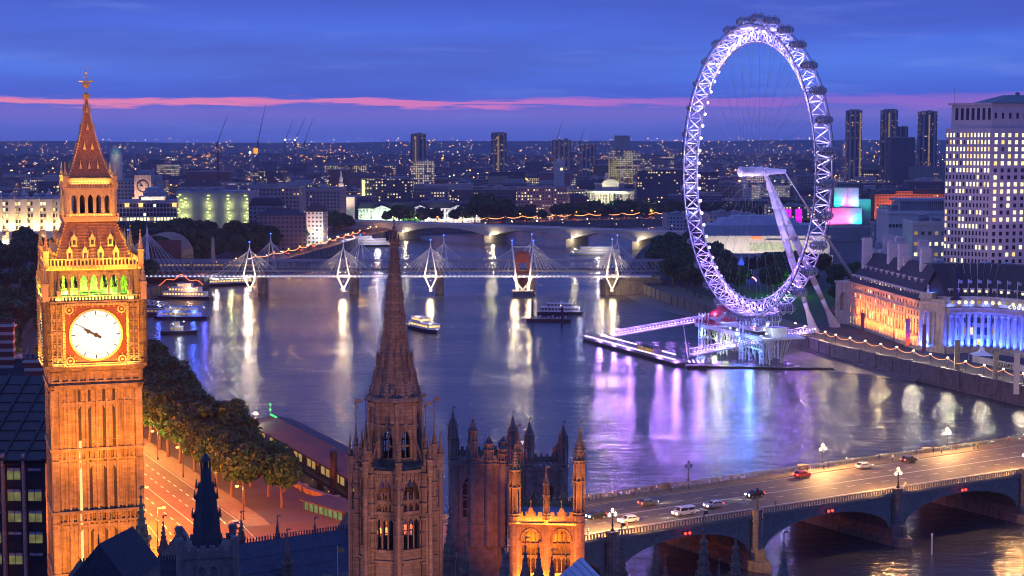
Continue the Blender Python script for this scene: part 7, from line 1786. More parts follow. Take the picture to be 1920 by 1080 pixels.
bldg('office_building', 'unlit brown institutional block beside the balconied hotel', 905, 972, 356, 1980, 40, (.16, .13, .13), .05, 0, 'flat', vis=400)
bldg('balcony_hotel', 'pinkish balconied riverside hotel block with pinpoint lights', 968, 1064, 352, 1880, 36, (.4, .3, .27), .42, R(-6), 'flat', vis=400)
t_, hw, h, dep = bldg('lit_mansion', 'cream classical office floodlit yellow-white with arched top storey', 1102, 1188, 344, 2000, 40, PA, .3, R(-4), 'step', vis=390)
mb = MB(); 
for k in range(12): mb.cyl(-hw+3+k*(2*hw-6)/11, -1.2, 6, h*.7, .7, .6, 8)
mb.box(-hw-1, hw+1, -2, 0, h*.7, h*.76)
for k in range(10):
    a0, a1 = PI*k/10, PI*(k+1)/10; mb.hexa(10*math.cos(a1), 10*math.cos(a0), h*.8, h*.8, h+5*math.sin(a1), h+5*math.sin(a0), 2, 8)
mb.build('colonnade', portland, t_); area((t_.location.x, 1985, h*.5), (t_.location.x, 2000, h*1.1), (1, .95, .55), 22000, 50, 1); area((t_.location.x, 1996, h*.83), (t_.location.x, 2006, h*1.3), (.9, 1, .6), 4000, 40, 1); area((t_.location.x, 1980, 10), (t_.location.x, 2000, 22), (1, .8, .5), 26000, 44, 1)
bldg('dark_hall', 'dark gabled hall between hotel and floodlit cream office', 1062, 1104, 362, 1950, 36, (.1, .07, .07), .06, 0, 'pitch', vis=398)
t_ = thing('church_tower', 'dark church tower with a tiny lit clock on the skyline', 'tower', (XY(1048, 2300), 2300, 6)); z1 = ZY(306, 2300)-6; mb = MB(); mb.cb(0, 0, 0, z1, 7); mb.cyl(0, 0, z1, z1+9, 5, .3, 8)
for sx_ in (-6, 6):
    for sy_ in (-6, 6): mb.cyl(sx_, sy_, z1, z1+5, .9, .1, 6)
mb.build('tower', portland, t_); mb = MB(); disc(mb, 3, z1-8, 2.0, -7.2, 12); mb.build('clock_face', cool, t_)
for i, (px, py) in enumerate(((1628, 0),)): pass
# south bank: concert hall, colour-lit theatre, white blocks, tall pale office tower
YF = 1215
t_ = thing('concert_hall', 'long pale concert hall with curved green roof and lit foyer windows', 'concert hall', (XY(1432, YF), YF, 6), R(2)); hx = (XY(1556, YF)-XY(1308, YF))/2; zf_ = lambda p: ZY(p, YF)-6
mb = MB(); mb.box(-hx, hx, 0, 60, -1, zf_(446)); mb.box(-hx-1, hx+1, -6, 0, -1, zf_(478)); mb.box(-hx-.5, hx+.5, -.6, 0, zf_(447), zf_(442)); mb.box(hx*.02, hx*.75, -1.2, 0, zf_(454), zf_(450)); mb.build('wall', pbr('hall_stone', (.48, .45, .4), .8, var=.1, scale=.2), t_)
mb = MB(); mb.box(-hx*.86, hx*.9, 14, 52, zf_(446), zf_(424)); mb.box(-hx*.62, hx*.62, 16, 50, zf_(424), zf_(412), 4); mb.box(-hx*.4, hx*.3, 22, 44, zf_(412), zf_(407), 2); mb.build('roof', pbr('hall_roof', (.3, .32, .38), .6, var=.15, scale=.1), t_)
mb = MB()
for k in range(18): x = -hx*.22+k*(hx*1.0)/18; mb.box(x, x+hx*.043, -.5, -.1, zf_(470), zf_(456))
mb.build('foyer_glazing', emi('foyer', (.8, .85, .55), .75, var=.8, scale=.6), t_)
mb = MB(); mb.box(-hx*.9, -hx*.62, -.5, -.1, zf_(472), zf_(458)); mb.build('lit_screen', emi('blue_screen', (.3, .6, 1), .9, var=.5, scale=.4), t_); mb = MB(); mb.box(-hx*.2, -hx*.04, -1.6, -1.3, zf_(448), zf_(443)); mb.build('red_sign', emi('red_sign', (1, .2, .08), 2), t_)
for x in (-.8, -.3, .2, .7): area((t_.location.x+hx*x, YF-14, 9), (t_.location.x+hx*x, YF, 22), (1, .85, .72), 4200, 24, 1)
bldg('hall_annex', 'flat low concrete gallery in front of the concert hall', 1318, 1556, 484, 1130, 30, (.3, .3, .32), .0, R(2), 'flat', vis=505)
bldg('pale_shed', 'long flat pale shed roof by the far river bend', 1252, 1310, 404, 1640, 60, (.45, .45, .5), .0, 0, 'flat', vis=420)
bldg('low_hall', 'low grey hall roof left of the concert hall', 1330, 1420, 404, 1420, 60, (.42, .42, .46), .02, 0, 'flat', vis=440)
YT = 1480
t_ = thing('theatre', 'concrete theatre with fly towers lit teal, pink and violet', 'theatre', (XY(1585, YT), YT, 6)); zq = lambda p: ZY(p, YT)-6; mb = MB(); xx = lambda p: XY(p, YT)-XY(1585, YT)
mb.box(xx(1566), xx(1612), 10, 40, 0, zq(353)); mb.box(xx(1549), xx(1616), 4, 9.6, 0, zq(390)); mb.box(xx(1592), xx(1600), 9.2, 9.9, zq(388), zq(353)); mb.box(xx(1538), xx(1625), -20, 3.8, 0, zq(424)); mb.box(xx(1616), xx(1640), 20, 40, 0, zq(375)); mb.build('wall', concrete, t_)
mb = MB()
for k in range(14): mb.box(xx(1552)+k*2.2, xx(1552)+k*2.2+1.4, -20.3, -20, zq(424)+.2, zq(420)+1)
mb.build('parapet', concrete, t_)
X0 = t_.location.x
for (px, y, z_, c, P, w) in ((1572, 7.5, 389, (.0, .9, .7), 5200, 5), (1592, 7.5, 389, (.85, .05, 1), 6000, 6), (1607, 7.5, 389, (.15, .7, 1), 6000, 4), (1560, 0, 423, (1, .1, .42), 9000, 10), (1582, 0, 423, (1, .1, .42), 9000, 10), (1608, 0, 423, (.0, .6, 1), 9000, 7), (1632, 12, 398, (.0, 1, .3), 1800, 3), (1622, 12, 396, (.1, .2, 1), 1800, 3)): area((X0+xx(px), YT+y-1.5, 6+zq(z_)), (X0+xx(px), YT+y+4, 6+zq(z_)+22), c, P, w, .8)
for i, (px, c) in enumerate(((1477, 0), (1497, 0))): mb = MB(); x = XY(px, 1500); mb.box(x-2.6, x+2.6, 1500, 1504, 6, ZY(392, 1500)); o = mb.build('light_column', emi('magenta_lantern', (.9, .02, .9), 1.0, var=.6, scale=.3) if i == 0 else bpy.data.materials['magenta_lantern']); tag(o, ('left magenta glowing box seen through the wheel legs', 'right magenta glowing box seen through the wheel legs')[i], 'light box')
wst2 = pbr('white_render', (.5, .48, .46), .8, var=.12, scale=.2)
wbuild('office_building', 'white office block with long dark roof colonnade left of the pale tower', 1667, 1782, 398, 1000, 40, wst2, R(-2), 5, 18, .05, 1.5, 2.0, seed=12)
mb = MB(); x0, x1 = XY(1686, 1006), XY(1782, 1006); 
for k in range(26): x = x0+(x1-x0)*k/25; mb.box(x-.35, x+.35, 1006, 1012, ZY(398, 1000), ZY(378, 1006))
mb.box(x0, x1, 1007, 1030, ZY(398, 1000), ZY(380, 1006)); mb.box(x0-1, x1+1, 1005, 1031, ZY(378, 1006), ZY(373, 1006)); o = mb.build('rooftop_pavilion', st2); tag(o, 'colonnaded grey pavilion standing on top of the white office block', 'pavilion')
wbuild('office_building', 'cream block with a neat grid of warm windows below the pale tower', 1712, 1788, 418, 900, 30, wst2, R(-3), 7, 6, .62, 1.8, 1.9, seed=13)
wbuild('office_building', 'small dim cream block with dark roof over the slate roofs', 1640, 1700, 470, 930, 24, wst2, R(-3), 3, 8, .15, 1.4, 1.7, seed=14)
# pale office tower
TC = V((XY(1857, 850, 300), 850, 6)); TW = thing('office_tower', 'tall pale stone office tower with grids of bright windows and copper cap', 'tower block', tuple(TC), 0)
pk = pbr('pink_portland', (.5, .45, .45), .8, var=.12, scale=.3, big=.15)
rL, rR_ = math.atan2(.64, -.77), math.atan2(.30, .95)
Hh = ZY(240, 850)-6; H2 = ZY(196, 856)-6; LL, LR = 24.5, 52
dl = V((math.cos(rL), math.sin(rL))); dr_ = V((math.cos(rR_), math.sin(rR_)))
poly = [(0, 0), tuple(dr_*LR), tuple(dr_*LR+dl*LL), tuple(dl*LL)]
mb = MB(); mb.prism(poly, -1, Hh); ins_ = lambda f, h: None
c0 = dr_*2+dl*1.5; mb.prism([tuple(c0), tuple(dr_*(LR-2)+dl*1.5), tuple(dr_*(LR-2)+dl*(LL-1)), tuple(dr_*2+dl*(LL-1))], Hh, H2)
mb.prism([tuple(c0*.4), tuple(dr_*(LR-1)+dl*.5), tuple(dr_*(LR-1)+dl*(LL-.5)), tuple(dr_*.5+dl*(LL-.5))], H2-.2, H2+.9)
mb.build('wall', pk, TW)
mb = MB(); cc = dr_*(LR*.55)+dl*(LL*.5); mb.M = T(cc.x, cc.y, 0, rR_); mb.add([(-21, -10, H2+.9), (21, -10, H2+.9), (21, 10, H2+.9), (-21, 10, H2+.9), (-7, -3, H2+5), (7, -3, H2+5), (7, 3, H2+5), (-7, 3, H2+5)], [(0, 1, 5, 4), (1, 2, 6, 5), (2, 3, 7, 6), (3, 0, 4, 7), (4, 5, 6, 7)]); mb.box(-21.4, 21.4, -10.4, 10.4, H2+.5, H2+1.1); mb.cyl(0, 0, H2+5, H2+6.5, 1.2, 1, 8); mb.M = None; mb.build('roof', pbr('copper_cap', (.12, .2, .2), .6), TW)
Wt = Wins(TW, pk, 21); rt = random.Random(4)
rows = 25; dzr = (Hh-4)/rows
litrow = {24: .9, 23: .88, 22: .9, 21: .9, 20: .85, 19: .5, 18: .3, 17: .85, 16: .55, 15: .15, 14: .18, 13: .35, 12: .25, 11: .5, 10: .1, 9: .1, 8: .35, 7: .12, 6: .1, 5: .15}
rrow = {24: .95, 23: .85, 22: .9, 21: .95, 20: .9, 19: .1, 18: .75, 17: .95, 16: .95, 15: .5, 14: .7, 13: .6, 12: .65, 11: .12, 10: .1, 9: .2, 8: .5, 7: .15, 6: .3, 5: .2}
for r_ in range(rows-1, 1, -1):
    # right face first so that it keeps separate windows
    n = 13
    for c_ in range(n):
        q_ = dr_*(LR*(c_+.75)/n); gi = (2 if rt.random() < .8 else 1) if rt.random() < rrow.get(r_, .15) else 0; Wt.put((q_.x, q_.y, 3+r_*dzr), rR_, 1.7, dzr*.56, gi)
    for c_ in range(13):
        q_ = dl*(LL*(1-(c_+.5)/13)); gi = (2 if rt.random() < .85 else 1) if rt.random() < litrow.get(r_, .12) else 0; Wt.put((q_.x, q_.y, 3+r_*dzr), rL+PI, .85, dzr*.6, gi)
for c_ in range(7): q_ = c0+dl*((LL-4)*(1-(c_+.5)/7)); Wt.put((q_.x, q_.y, Hh+(H2-Hh)*.35), rL+PI, 1.6, (H2-Hh)*.5, 0)
for c_ in range(11): q_ = c0+dr_*((LR-5)*(c_+.5)/11); Wt.put((q_.x, q_.y, Hh+(H2-Hh)*.4), rR_, 1.4, 3, 0)
Wt.done()
for (px, pt) in ((1790, 160), (1851, 176)): mb = MB(); mb.cyl(0, 0, 0, 12, .15, .05, 5); mb.tube((-.8, 0, 9), (.8, 0, 9), .05, 4); p = D(px, pt, 862); mb.build('mast', steel, TW, loc=(p.x-TC.x, 862-TC.y, p.z-6-12))
area((TC.x+4, 800, 50), (TC.x+6, 850, 60), (1, .45, .9), 4000, 4, 30); area((TC.x-30, 800, 30), (TC.x-8, 860, 60), (1, .75, .7), 3000, 20, 8)
LM += [(1770, 1930, 180, 850, 480), (1283, 1555, 45, 715, 600)]
# orange-lit terminus
for i, (a, b, py) in enumerate(((1640, 1680, 356), (1680, 1712, 350), (1712, 1776, 354))):
    t_, hw, h, dep = bldg('terminus_building', ('red and amber lit low terminus building by the coloured theatre', 'red brick gabled station front lit amber', 'amber-lit brick range running behind the white office')[i], a, b, py, 1900, 30, (.3, .14, .08), .15, 0, ('pitch', 'pitch', 'mans')[i], vis=372); area((t_.location.x, 1880, 9), (t_.location.x, 1900, 26), (1, .28, .08), 15000, hw*1.5, 1)
# cranes
def crane(lbl, px, py0, px1, py1, Y, lamp=None):
    a, b = D(px, py0, Y), D(px1, py1, Y); t_ = thing('tower_crane', lbl, 'crane', (a.x, Y, 6)); mb = MB(); h = a.z-6
    for s in (-1, 1):
        for s2 in (-1, 1): mb.tube((s, s2, 0), (s, s2, h), .18, 4)
    for k in range(int(h/3)): mb.tube((-1, -1, k*3), (1, -1, k*3+3), .1, 3); mb.tube((1, -1, k*3), (-1, -1, k*3+3), .1, 3)
    mb.build('mast', dkmetal, t_); mb = MB(); e = V((b.x-a.x, 0, b.z-6)); s0_ = V((0, 0, h)); mb.tube(s0_, e, .5, 4, .25); mb.tube(s0_+V((1, 0, 1.6)), e, .2, 4)
    for k in range(12): f = k/12; mb.tube(s0_.lerp(e, f), (s0_+V((1, 0, 1.6))).lerp(e, f+.05), .12, 3)
    mb.tube(s0_, s0_-(e-s0_).normalized()*8, .8, 4); mb.build('jib', dkmetal, t_)
    if lamp: b_ = MB(); b_.ball(0, -1.5, h, 1.5, 6, 4); b_.build('lamp', lamp, t_)
crane('dark luffing crane leaning right above the near city', 408, 266, 426, 218, 2600); crane('thin crane with tall jib, farther than the dark luffing one', 484, 262, 499, 193, 3000); crane('crane with a white lamp, first of the group of three', 535, 262, 550, 224, 3200, bulbw)
crane('crane with a white lamp, middle of the group of three', 553, 262, 573, 220, 3200, bulbw); crane('unlit crane, last of the group of three', 572, 264, 587, 222, 3300); crane('faint crane above the dim dotted block', 1044, 262, 1054, 228, 3600); crane('faint small crane left of the stepped lit offices', 1088, 264, 1096, 240, 3700)
a = D(471, 280, 2000); t_ = thing('tower_crane', 'horizontal-jib crane with amber lit cab over the midtown roofs', 'crane', (a.x, 2000, 6)); h = a.z-6; mb = MB()
for s in (-1.3, 1.3):
    for s2 in (-1.3, 1.3): mb.tube((s, s2, 0), (s, s2, h), .2, 4)
for k in range(int(h/3)): mb.tube((-1.3, -1.3, k*3), (1.3, -1.3, k*3+3), .13, 3); mb.tube((1.3, -1.3, k*3), (-1.3, -1.3, k*3+3), .13, 3)
mb.build('mast', steel, t_); mb = MB(); mb.box(-16, 27, -.8, .8, h, h+1.6); mb.build('jib', steel, t_); mb = MB(); mb.box(3, 8, -2, 1, h-5, h+1.5); mb.build('cab', emi('amber_cab', (1, .35, .06), 1.3, var=.6, scale=.4), t_); b_ = MB(); b_.ball(-1, -3, h-4, 1.3, 6, 4); b_.build('lamp', bulbw, t_)
# generic blocks, nearest ones as things
rg = random.Random(77); tones = [('grey', GR), ('brown', BR_), ('pale', PA), ('dark', DK), ('brick', RD), ('mauve', (.24, .2, .23))]
seen = {}; placed = []; cnt = 0
def lmname(px):
    tab = [(0, 'behind the uplit terrace'), (130, 'just past the clock tower'), (215, 'above the ministry block'), (330, 'above the scaffolded building'), (468, 'below the amber crane'), (545, 'above the grey river blocks'), (640, 'by the church steeple'), (690, 'over the floodlit palace west end'), (800, 'over the floodlit palace east end'), (905, 'above the brown institutional block'), (970, 'above the balconied hotel'), (1065, 'above the cream office'), (1190, 'right of the cream office'), (1285, 'seen through the wheel, rim side'), (1400, 'seen through the wheel, hub side'), (1530, 'between wheel and theatre'), (1640, 'above the amber terminus'), (1712, 'beside the pale tower')]
    s = tab[0][1]
    for a, b in tab:
        if px >= a: s = b
    return s
tries = 0
while cnt < 236 and tries < 9000:
    tries += 1; Y = 1380+2000*rg.random()**1.25; px = rg.uniform(-20, 1780); x = XY(px, Y)
    w = rg.uniform(24, 70)*(1+.2*(Y > 2400)); dep = rg.uniform(20, 45); hgt = rg.uniform(13, 30) if rg.random() < .86 else rg.uniform(30, 46)
    corners = [(x-w/2-8, Y-8), (x+w/2+8, Y-8), (x+w/2+8, Y+dep+8), (x-w/2-8, Y+dep+8)]
    if not (all(pip(a, b, NP) for a, b in corners) or all(pip(a, b, SPo) for a, b in corners)): continue
    if Y < 1700 and px < 700 and (x > -230 or Y < 1480): continue
    if Y < 1640 and 1270 < px: 
        if px < 1640: continue
    pA, pB = PX(x-w/2, Y), PX(x+w/2, Y); zt_ = 6+hgt; zc = Y*cp-(zt_-HC)*sp_; pyt = 540-F*((Y*sp_+(zt_-HC)*cp)/zc)
    if any(pB > a-2 and pA < b+2 and Y-30 < ly and pyt < vb-6 and not (a == 1283) for a, b, tp, ly, vb in LM[:60]): continue
    if any(abs(x-q[0]) < (w+q[2])/2+6 and abs(Y-q[1]) < max(dep, q[3])+10 for q in placed): continue
    placed.append((x, Y, w, dep))
    tn, tc_ = rg.choice(tones); rf_ = rg.choice(('flat', 'flat', 'pitch', 'mans', 'step')); l_ = rg.choice((.03, .1, .18, .26, .38, .5)) if rg.random() < .8 else .62
    desc = {'flat': 'flat-roofed', 'pitch': 'slate-roofed', 'mans': 'mansard-roofed', 'step': 'stepped'}[rf_]; ld = 'few lit windows' if l_ < .05 else ('some scattered lights' if l_ < .12 else ('some lit windows' if l_ < .3 else 'many lit windows'))
    key = (tn, desc, ld, lmname(px)); seen[key] = seen.get(key, 0)+1
    lbl = '%s%s %s %s, %s, %s' % ('' if seen[key] == 1 else ORD[seen[key]-1]+' ', tn, desc, 'tall block' if hgt > 30 else 'block', ld if ld != 'unlit' else 'no lights', lmname(px))
    k0 = len(LM); bldg('city_block', lbl, pA, pB, pyt, Y, dep, tuple(c*rg.uniform(.7, 1.15) for c in tc_), l_, R(rg.uniform(-9, 9)), rf_, group='blocks of the city behind the river'); cnt += 1
    del LM[k0:]
# far city mass
mb = MB(); rg = random.Random(6)
for i in range(6500):
    Y = 2300+4200*rg.random()**.8; px = rg.uniform(-60, 1990); x = XY(px, Y); w = rg.uniform(14, 50); fk = 1 if Y < 4900 else .5; h = 6+fk*(rg.uniform(7, 22)+(rg.random() < .03)*rg.uniform(10, 30))
    pyt = 268+(HC-h-terr(Y)+6)*F/Y
    if any(px > a-12 and px < b+12 and Y < ly+60 and pyt < vb-4 and a != 1283 for a, b, tp, ly, vb in LM[:60]): continue
    if Y < 3450 and any(abs(x-q[0]) < (w+q[2])/2 and abs(Y-q[1]) < 50 for q in placed): continue
    mb.box(x-w/2, x+w/2, Y, Y+rg.uniform(12, 40), terr(Y)-3, h+terr(Y)-6)
o = mb.build('distant_city', cmati); tag(o, 'mass of low distant city roofs fading toward the horizon', 'city', kind='stuff')
for nm, n, bm, sd_, lb in (('amber', 2400, bulbo, 1, 'scatter of tiny amber street lights across the far city'), ('white', 1500, emi('far_white', (1, .85, .6), 3.5), 2, 'scatter of tiny pale street lights across the far city'), ('red', 40, bulbr, 3, 'scatter of tiny red warning lights across the far city')):
    mb = MB(); rg = random.Random(sd_)
    spots_ = []
    for i in range(n//3): Y = 1750+6500*rg.random()**(1 if nm != 'amber' else .85); px = rg.uniform(-20, 1940); spots_.append((XY(px, Y), Y))
    while len(spots_) < n*.9 and nm != 'red':
        Y = 1800+5600*rg.random(); x = XY(rg.uniform(0, 1900), Y); a_ = rg.uniform(-.35, .35)+(PI/2 if rg.random() < .25 else 0); g_ = rg.uniform(16, 34)
        for j in range(rg.randint(3, 12)): spots_.append((x+math.cos(a_)*g_*j, Y+math.sin(a_)*g_*j))
    for x, Y in spots_:
        if not pip(x, Y, NP) or Y > 8300: continue
        s = Y/3000; mb.ball(x, Y, rg.uniform(8, 24)+terr(Y), rg.choice((.3, .4, .5, .6, .8, 1.15))*s*(1 if Y < 4200 else .7), 5, 3)
    if nm == 'amber':
        near_ = [q for q in spots_ if 1760 < q[1] < 3300 and pip(q[0], q[1], NP) and 0 < PX(q[0], q[1]) < 1920]; rg.shuffle(near_)
        for x, Y in near_[:60]: mb.ball(x, Y-3, 17, .9, 5, 3); point((x, Y-3, 15), (1, .5, .18), 26000, .6, name='added_facade_glow')  # points with balls added among the blocks to give their facades a warm glow
    o = mb.build('distant_street_lights', bm); tag(o, lb, 'street lights', kind='stuff')
# left: dark glazed parliament office, bottom left corner, chimneys, roofs
def rb(px0, px1, pyt, Y): return XY(px0, Y, pyt), XY(px1, Y, pyt), ZY(pyt, Y)
x0, x1, z1 = rb(-110, 84, 862, 268); t_ = thing('dark_office_block', 'dark bronze-ribbed office block with lit green-white windows, bottom left corner', 'building', (x0, 268, 6), R(0)); L = x1-x0; h = z1-6
brz = pbr('bronze', (.035, .03, .03), .5, .4, var=.3)
mb = MB(); mb.box(0, L, 0, 26, -1, h); mb.build('wall', brz, t_)
n = 5; fl = 3.5; col_i = 0
wins = [(i, k) for i in range(n) for k in range(4)]
for i in range(n):
    x = (i+.5)*L/n; mb = MB(); mb.box(x-L/n/2-.22, x-L/n/2+.22, -.9, .1, -1, h+1); mb.cyl(x-L/n/2, -.9, -1, h, .18, .18, 6)
    for q in range(8): mb.ball(x-L/n/2, -1.05, h-1-q*1.7, .13, 5, 3)
    mb.build('rib', pbr('pale_rib', (.3, .24, .24), .7) if i == 0 else bpy.data.materials['pale_rib'], t_)
    for k in range(5):
        z_ = h-3.2-k*fl; m = MB(); m.c = 0; m.box(x-1.05, x+1.05, -.35, -.2, z_, z_+1.4); m.c = 1; m.box(x-1.05, x+1.05, -.35, -.2, z_+1.4, z_+1.9); m.c = 2; m.box(x-1.2, x+1.2, -.5, .1, z_+1.9, z_+2.1); m.box(x-1, x+1, -.6, .1, z_-.2, z_); m.box(x-.04, x+.04, -.42, -.2, z_, z_+1.9)
        lg = (i*3+k*5) % 4 != 0; m.build('window', [emi('office_glow', (.7, .66, .3), .2, var=1.0, scale=.8) if (i == 0 and k == 0) else bpy.data.materials['office_glow'] if lg else glassd, pbr('blind', (.30, .33, .42), .5) if (i == 0 and k == 0) else bpy.data.materials['blind'], brz], t_)
mb = MB(); mb.add([(-1, -1, h), (L+1, -1, h), (L+1, 27, h+10), (-1, 27, h+10)], [(0, 1, 2, 3)]); mb.add([(-1, -1, h-.4), (L+1, -1, h-.4), (L+1, 27, h-.4), (-1, 27, h-.4), (L+1, 27, h+10), (-1, 27, h+10)], [(0, 3, 2, 1), (1, 2, 4), (3, 0, 5), (2, 3, 5, 4)])
for i in range(n+1): x = i*L/n; mb.hexa(x-.2, x+.2, h+.05, h+.05, h+.5, h+.5, -1.2, -.5); mb.tube((x, -1, h+.2), (x, 27, h+10.2), .22, 4)
for k in range(9): mb.tube((-1, -1+k*3.1, h+.1+k*1.1), (L+1, -1+k*3.1, h+.1+k*1.1), .1, 4)
mb.build('roof', brz, t_)
t_ = thing('brick_block', 'red brick and white striped Victorian block with tall banded chimneys at left edge', 'building', (XY(-40, 330), 330, 6), R(6)); z1 = ZY(760, 330)-6; band = bpy.data.materials.new('banded_brick'); band.use_nodes = True; t = NT(band.node_tree); pz = t.n('ShaderNodeSeparateXYZ', i={0: t.n('ShaderNodeTexCoord').outputs['Object']}).outputs[2]
t.out(t.n('ShaderNodeBsdfPrincipled', i={'Base Color': t.mix(t.m('GREATER_THAN', t.m('FRACT', t.m('DIVIDE', pz, 1.7)), .62), (.17, .05, .035, 1), (.42, .38, .34, 1)), 'Roughness': .85}).outputs[0])
mb = MB(); mb.box(-8, 12.5, 0, 20, -1, z1); mb.build('wall', band, t_); mb = MB(); mb.add([(-8.5, -.5, z1), (13, -.5, z1), (13, 20.5, z1), (-8.5, 20.5, z1), (-8, 10, z1+8), (10, 10, z1+8)], [(0, 1, 5, 4), (1, 2, 5), (2, 3, 4, 5), (3, 0, 4)]); ro = mb.build('roof', slate, t_)
for (x, y, w, z2) in ((9.8, 4, 2.0, 672), (3.2, 9, 1.6, 610), (-2, 6, 1.6, 596)):
    m = MB(); m.box(x-w, x+w, y-1.2, y+1.2, z1-2, ZY(z2, 334)-6); m.box(x-w-.3, x+w+.3, y-1.5, y+1.5, ZY(z2, 334)-7, ZY(z2, 334)-6.5)
    for k in range(4): m.cyl(x-w+.5+k*(2*w-1)/3, y, ZY(z2, 334)-6, ZY(z2, 334)-5.2, .25, .2, 6)
    m.build('chimney', band, ro)
bldg('grey_block', 'dim slate-roofed government block behind the striped chimneys', -60, 60, 690, 400, 30, (.16, .16, .2), .03, R(6), 'mans')
# ================================================================= TREES, LAMPS, CARS, PEOPLE
rt = random.Random(12)
def offp(pl, y, off):
    for a, b in zip(pl, pl[1:]):
        if (a[1] <= y <= b[1]):
            f = (y-a[1])/(b[1]-a[1]); d = V((b[0]-a[0], b[1]-a[1])).normalized(); return V((a[0]+(b[0]-a[0])*f+d.y*off, y-d.x*off))
    return V((pl[0][0]+off, y))
def bankx(y):
    for p, q in zip(NB, NB[1:]):
        if p[1] <= y <= q[1]: return p[0]+(q[0]-p[0])*(y-p[1])/(q[1]-p[1])
    return 0
k = 0; y = 384.0
while y < 600:
    p = offp(EMB, y, 15.5); s = rt.uniform(.98, 1.12)*(.86 if y < 425 else 1)
    tree(p.x+rt.uniform(-.6, .6), p.y, s, True, '%s riverside plane tree from the ticket hall, beside the orange-lit road' % ORD[min(41, k)], 'plane trees between road and river', sz=1.05)
    xa, xb = p.x+9, min(bankx(p.y)-4.5, -49)
    while xa < xb: tree(xa+rt.uniform(-1, 1), p.y+rt.uniform(-2, 2), rt.uniform(.8, .9) if p.y < 430 else rt.uniform(.9, 1.15), True, 'dark leafy tree on the water side of the riverside planting', 'water-side trees by the pier'); xa += 10.5
    k += 1; y += rt.uniform(9.5, 11.5)
k = 0; y = 610.0
while y < 1000:
    p = offp(EMB, y, 16); tree(p.x, p.y, rt.uniform(.9, 1.1), False, '%s riverbank tree half hidden behind the clock tower' % ORD[min(41, k)], 'riverbank trees behind the clock tower'); k += 1; y += rt.uniform(15, 19)
k = 0; y = 560.0
while y < 1500:
    p = offp(EMB, y, -15); tree(p.x, p.y, rt.uniform(.9, 1.15), False, '%s plane tree on the inland side of the riverside road' % (ORD[k] if k < 42 else 'farther'), 'plane trees on the inland side of the road'); k += 1; y += rt.uniform(19, 27)
def grove(n, f, lbl, grp, s0=.85, s1=1.2, seed=1, gap=9):
    r = random.Random(seed); pts = []; t0 = 0
    while len(pts) < n and t0 < n*60:
        t0 += 1; x, y = f(r)
        if any((x-a)**2+(y-b)**2 < gap*gap for a, b in pts): continue
        pts.append((x, y))
    for (x, y) in pts: tree(x, y, r.uniform(s0, s1), False, lbl, grp, sz=r.uniform(.9, 1.15))
def fA(r): y = r.uniform(600, 1290); return XY(r.uniform(-30, 140), y), y
grove(34, fA, 'dark tree in the dense unlit park left of the clock tower', 'dark park trees left of the clock tower', seed=3, s0=1.0, s1=1.4)
def fB(r): y = r.uniform(1060, 1390); p = offp(EMB, y, -r.uniform(17, 130)); return p.x, y
grove(72, fB, 'dark tree in the riverside gardens behind the rail bridge', 'garden trees behind the rail bridge', seed=4, s0=1.1, s1=1.45, gap=11)
def fB2(r): y = r.uniform(1330, 1640); p = offp(EMB, y, -r.uniform(16, 40)); return p.x, y
grove(16, fB2, 'dark tree beside the far embankment near the road bridge', 'trees where the road bridge lands', seed=5, s0=1, s1=1.5, gap=12)
def fC(r):
    x = r.uniform(-130, 270); y = 1690+(x+130)*.62 if x < 150 else 1880+(x-150)*.3; return x, y+r.uniform(26, 60)
grove(40, fC, 'tree on the far embankment lit amber from below', 'far embankment trees', seed=6, s0=.8, s1=1.25, gap=11)
grove(7, lambda r: (XY(r.uniform(890, 960), 1760), r.uniform(1740, 1800)), 'tall dark tree clump beside the floodlit palace', 'tall clump by the floodlit palace', seed=16, s0=1.5, s1=1.9, gap=12)
def fD(r): y = r.uniform(890, 1270); return XY(r.uniform(1192, 1300), y)+r.uniform(0, 20), y
r_ = random.Random(8)
def okD(r):
    while True:
        x, y = fD(r)
        if pip(x, y, SPo) and pip(x-13, y, SPo): return x, y
grove(42, okD, 'dark tree on the south bank between rail bridge and wheel', 'south bank trees beside the wheel', seed=8, s0=.85, s1=1.25, gap=9)
grove(22, lambda r: (r.uniform(125, 225), r.uniform(930, 1090)), 'dark park tree seen through the lower half of the wheel', 'park trees behind the wheel', seed=9, s0=.8, s1=1.1, gap=10)
p = D(1457, 520, 960); tree(p.x, 950, .95, False, 'round tree lit vivid green behind the wheel'); point((p.x-3, 938, 14), (.05, 1, .05), 7500, .5); point((p.x+5, 940, 10), (.1, 1, .05), 4500, .5)
grove(8, lambda r: (r.uniform(160, 215), r.uniform(830, 900)), 'small tree between the wheel legs and the pale end pavilion', 'trees by the end pavilion', seed=10, s0=.6, s1=.85, gap=8)
# blue-lit funfair spires behind the wheel
bs_ = pbr('fair_canvas', (.5, .5, .55), .7)
for i, (px, py) in enumerate(((1354, 484), (1390, 482), (1403, 480), (1376, 500))):
    Y = 1075; a = D(px, py, Y); t_ = thing('fair_spire', ('left thin blue-lit funfair spire', 'middle blue-lit funfair spire', 'tallest blue-lit funfair spire', 'low wide blue-lit funfair tent')[i], 'tent', (a.x, Y, 6)); mb = MB(); h = a.z-6; mb.cyl(0, 0, 0, h*.4, 4, 4, 8); mb.build('drum', bs_, t_); mb = MB(); mb.cyl(0, 0, h*.4, h, 4.4 if i != 3 else 9, .1, 8); mb.build('roof_cloth', bs_, t_); point((a.x-1, Y-9, 10), (.02, .06, 1), 7000, .5)
p = D(1393, 518, 985); mb = MB(); prev = None
for k in range(11): a = PI*k/10; q_ = V((-8*math.cos(a), 0, 3.5*math.sin(a))); prev is not None and mb.tube(prev, q_, .35, 5); prev = q_
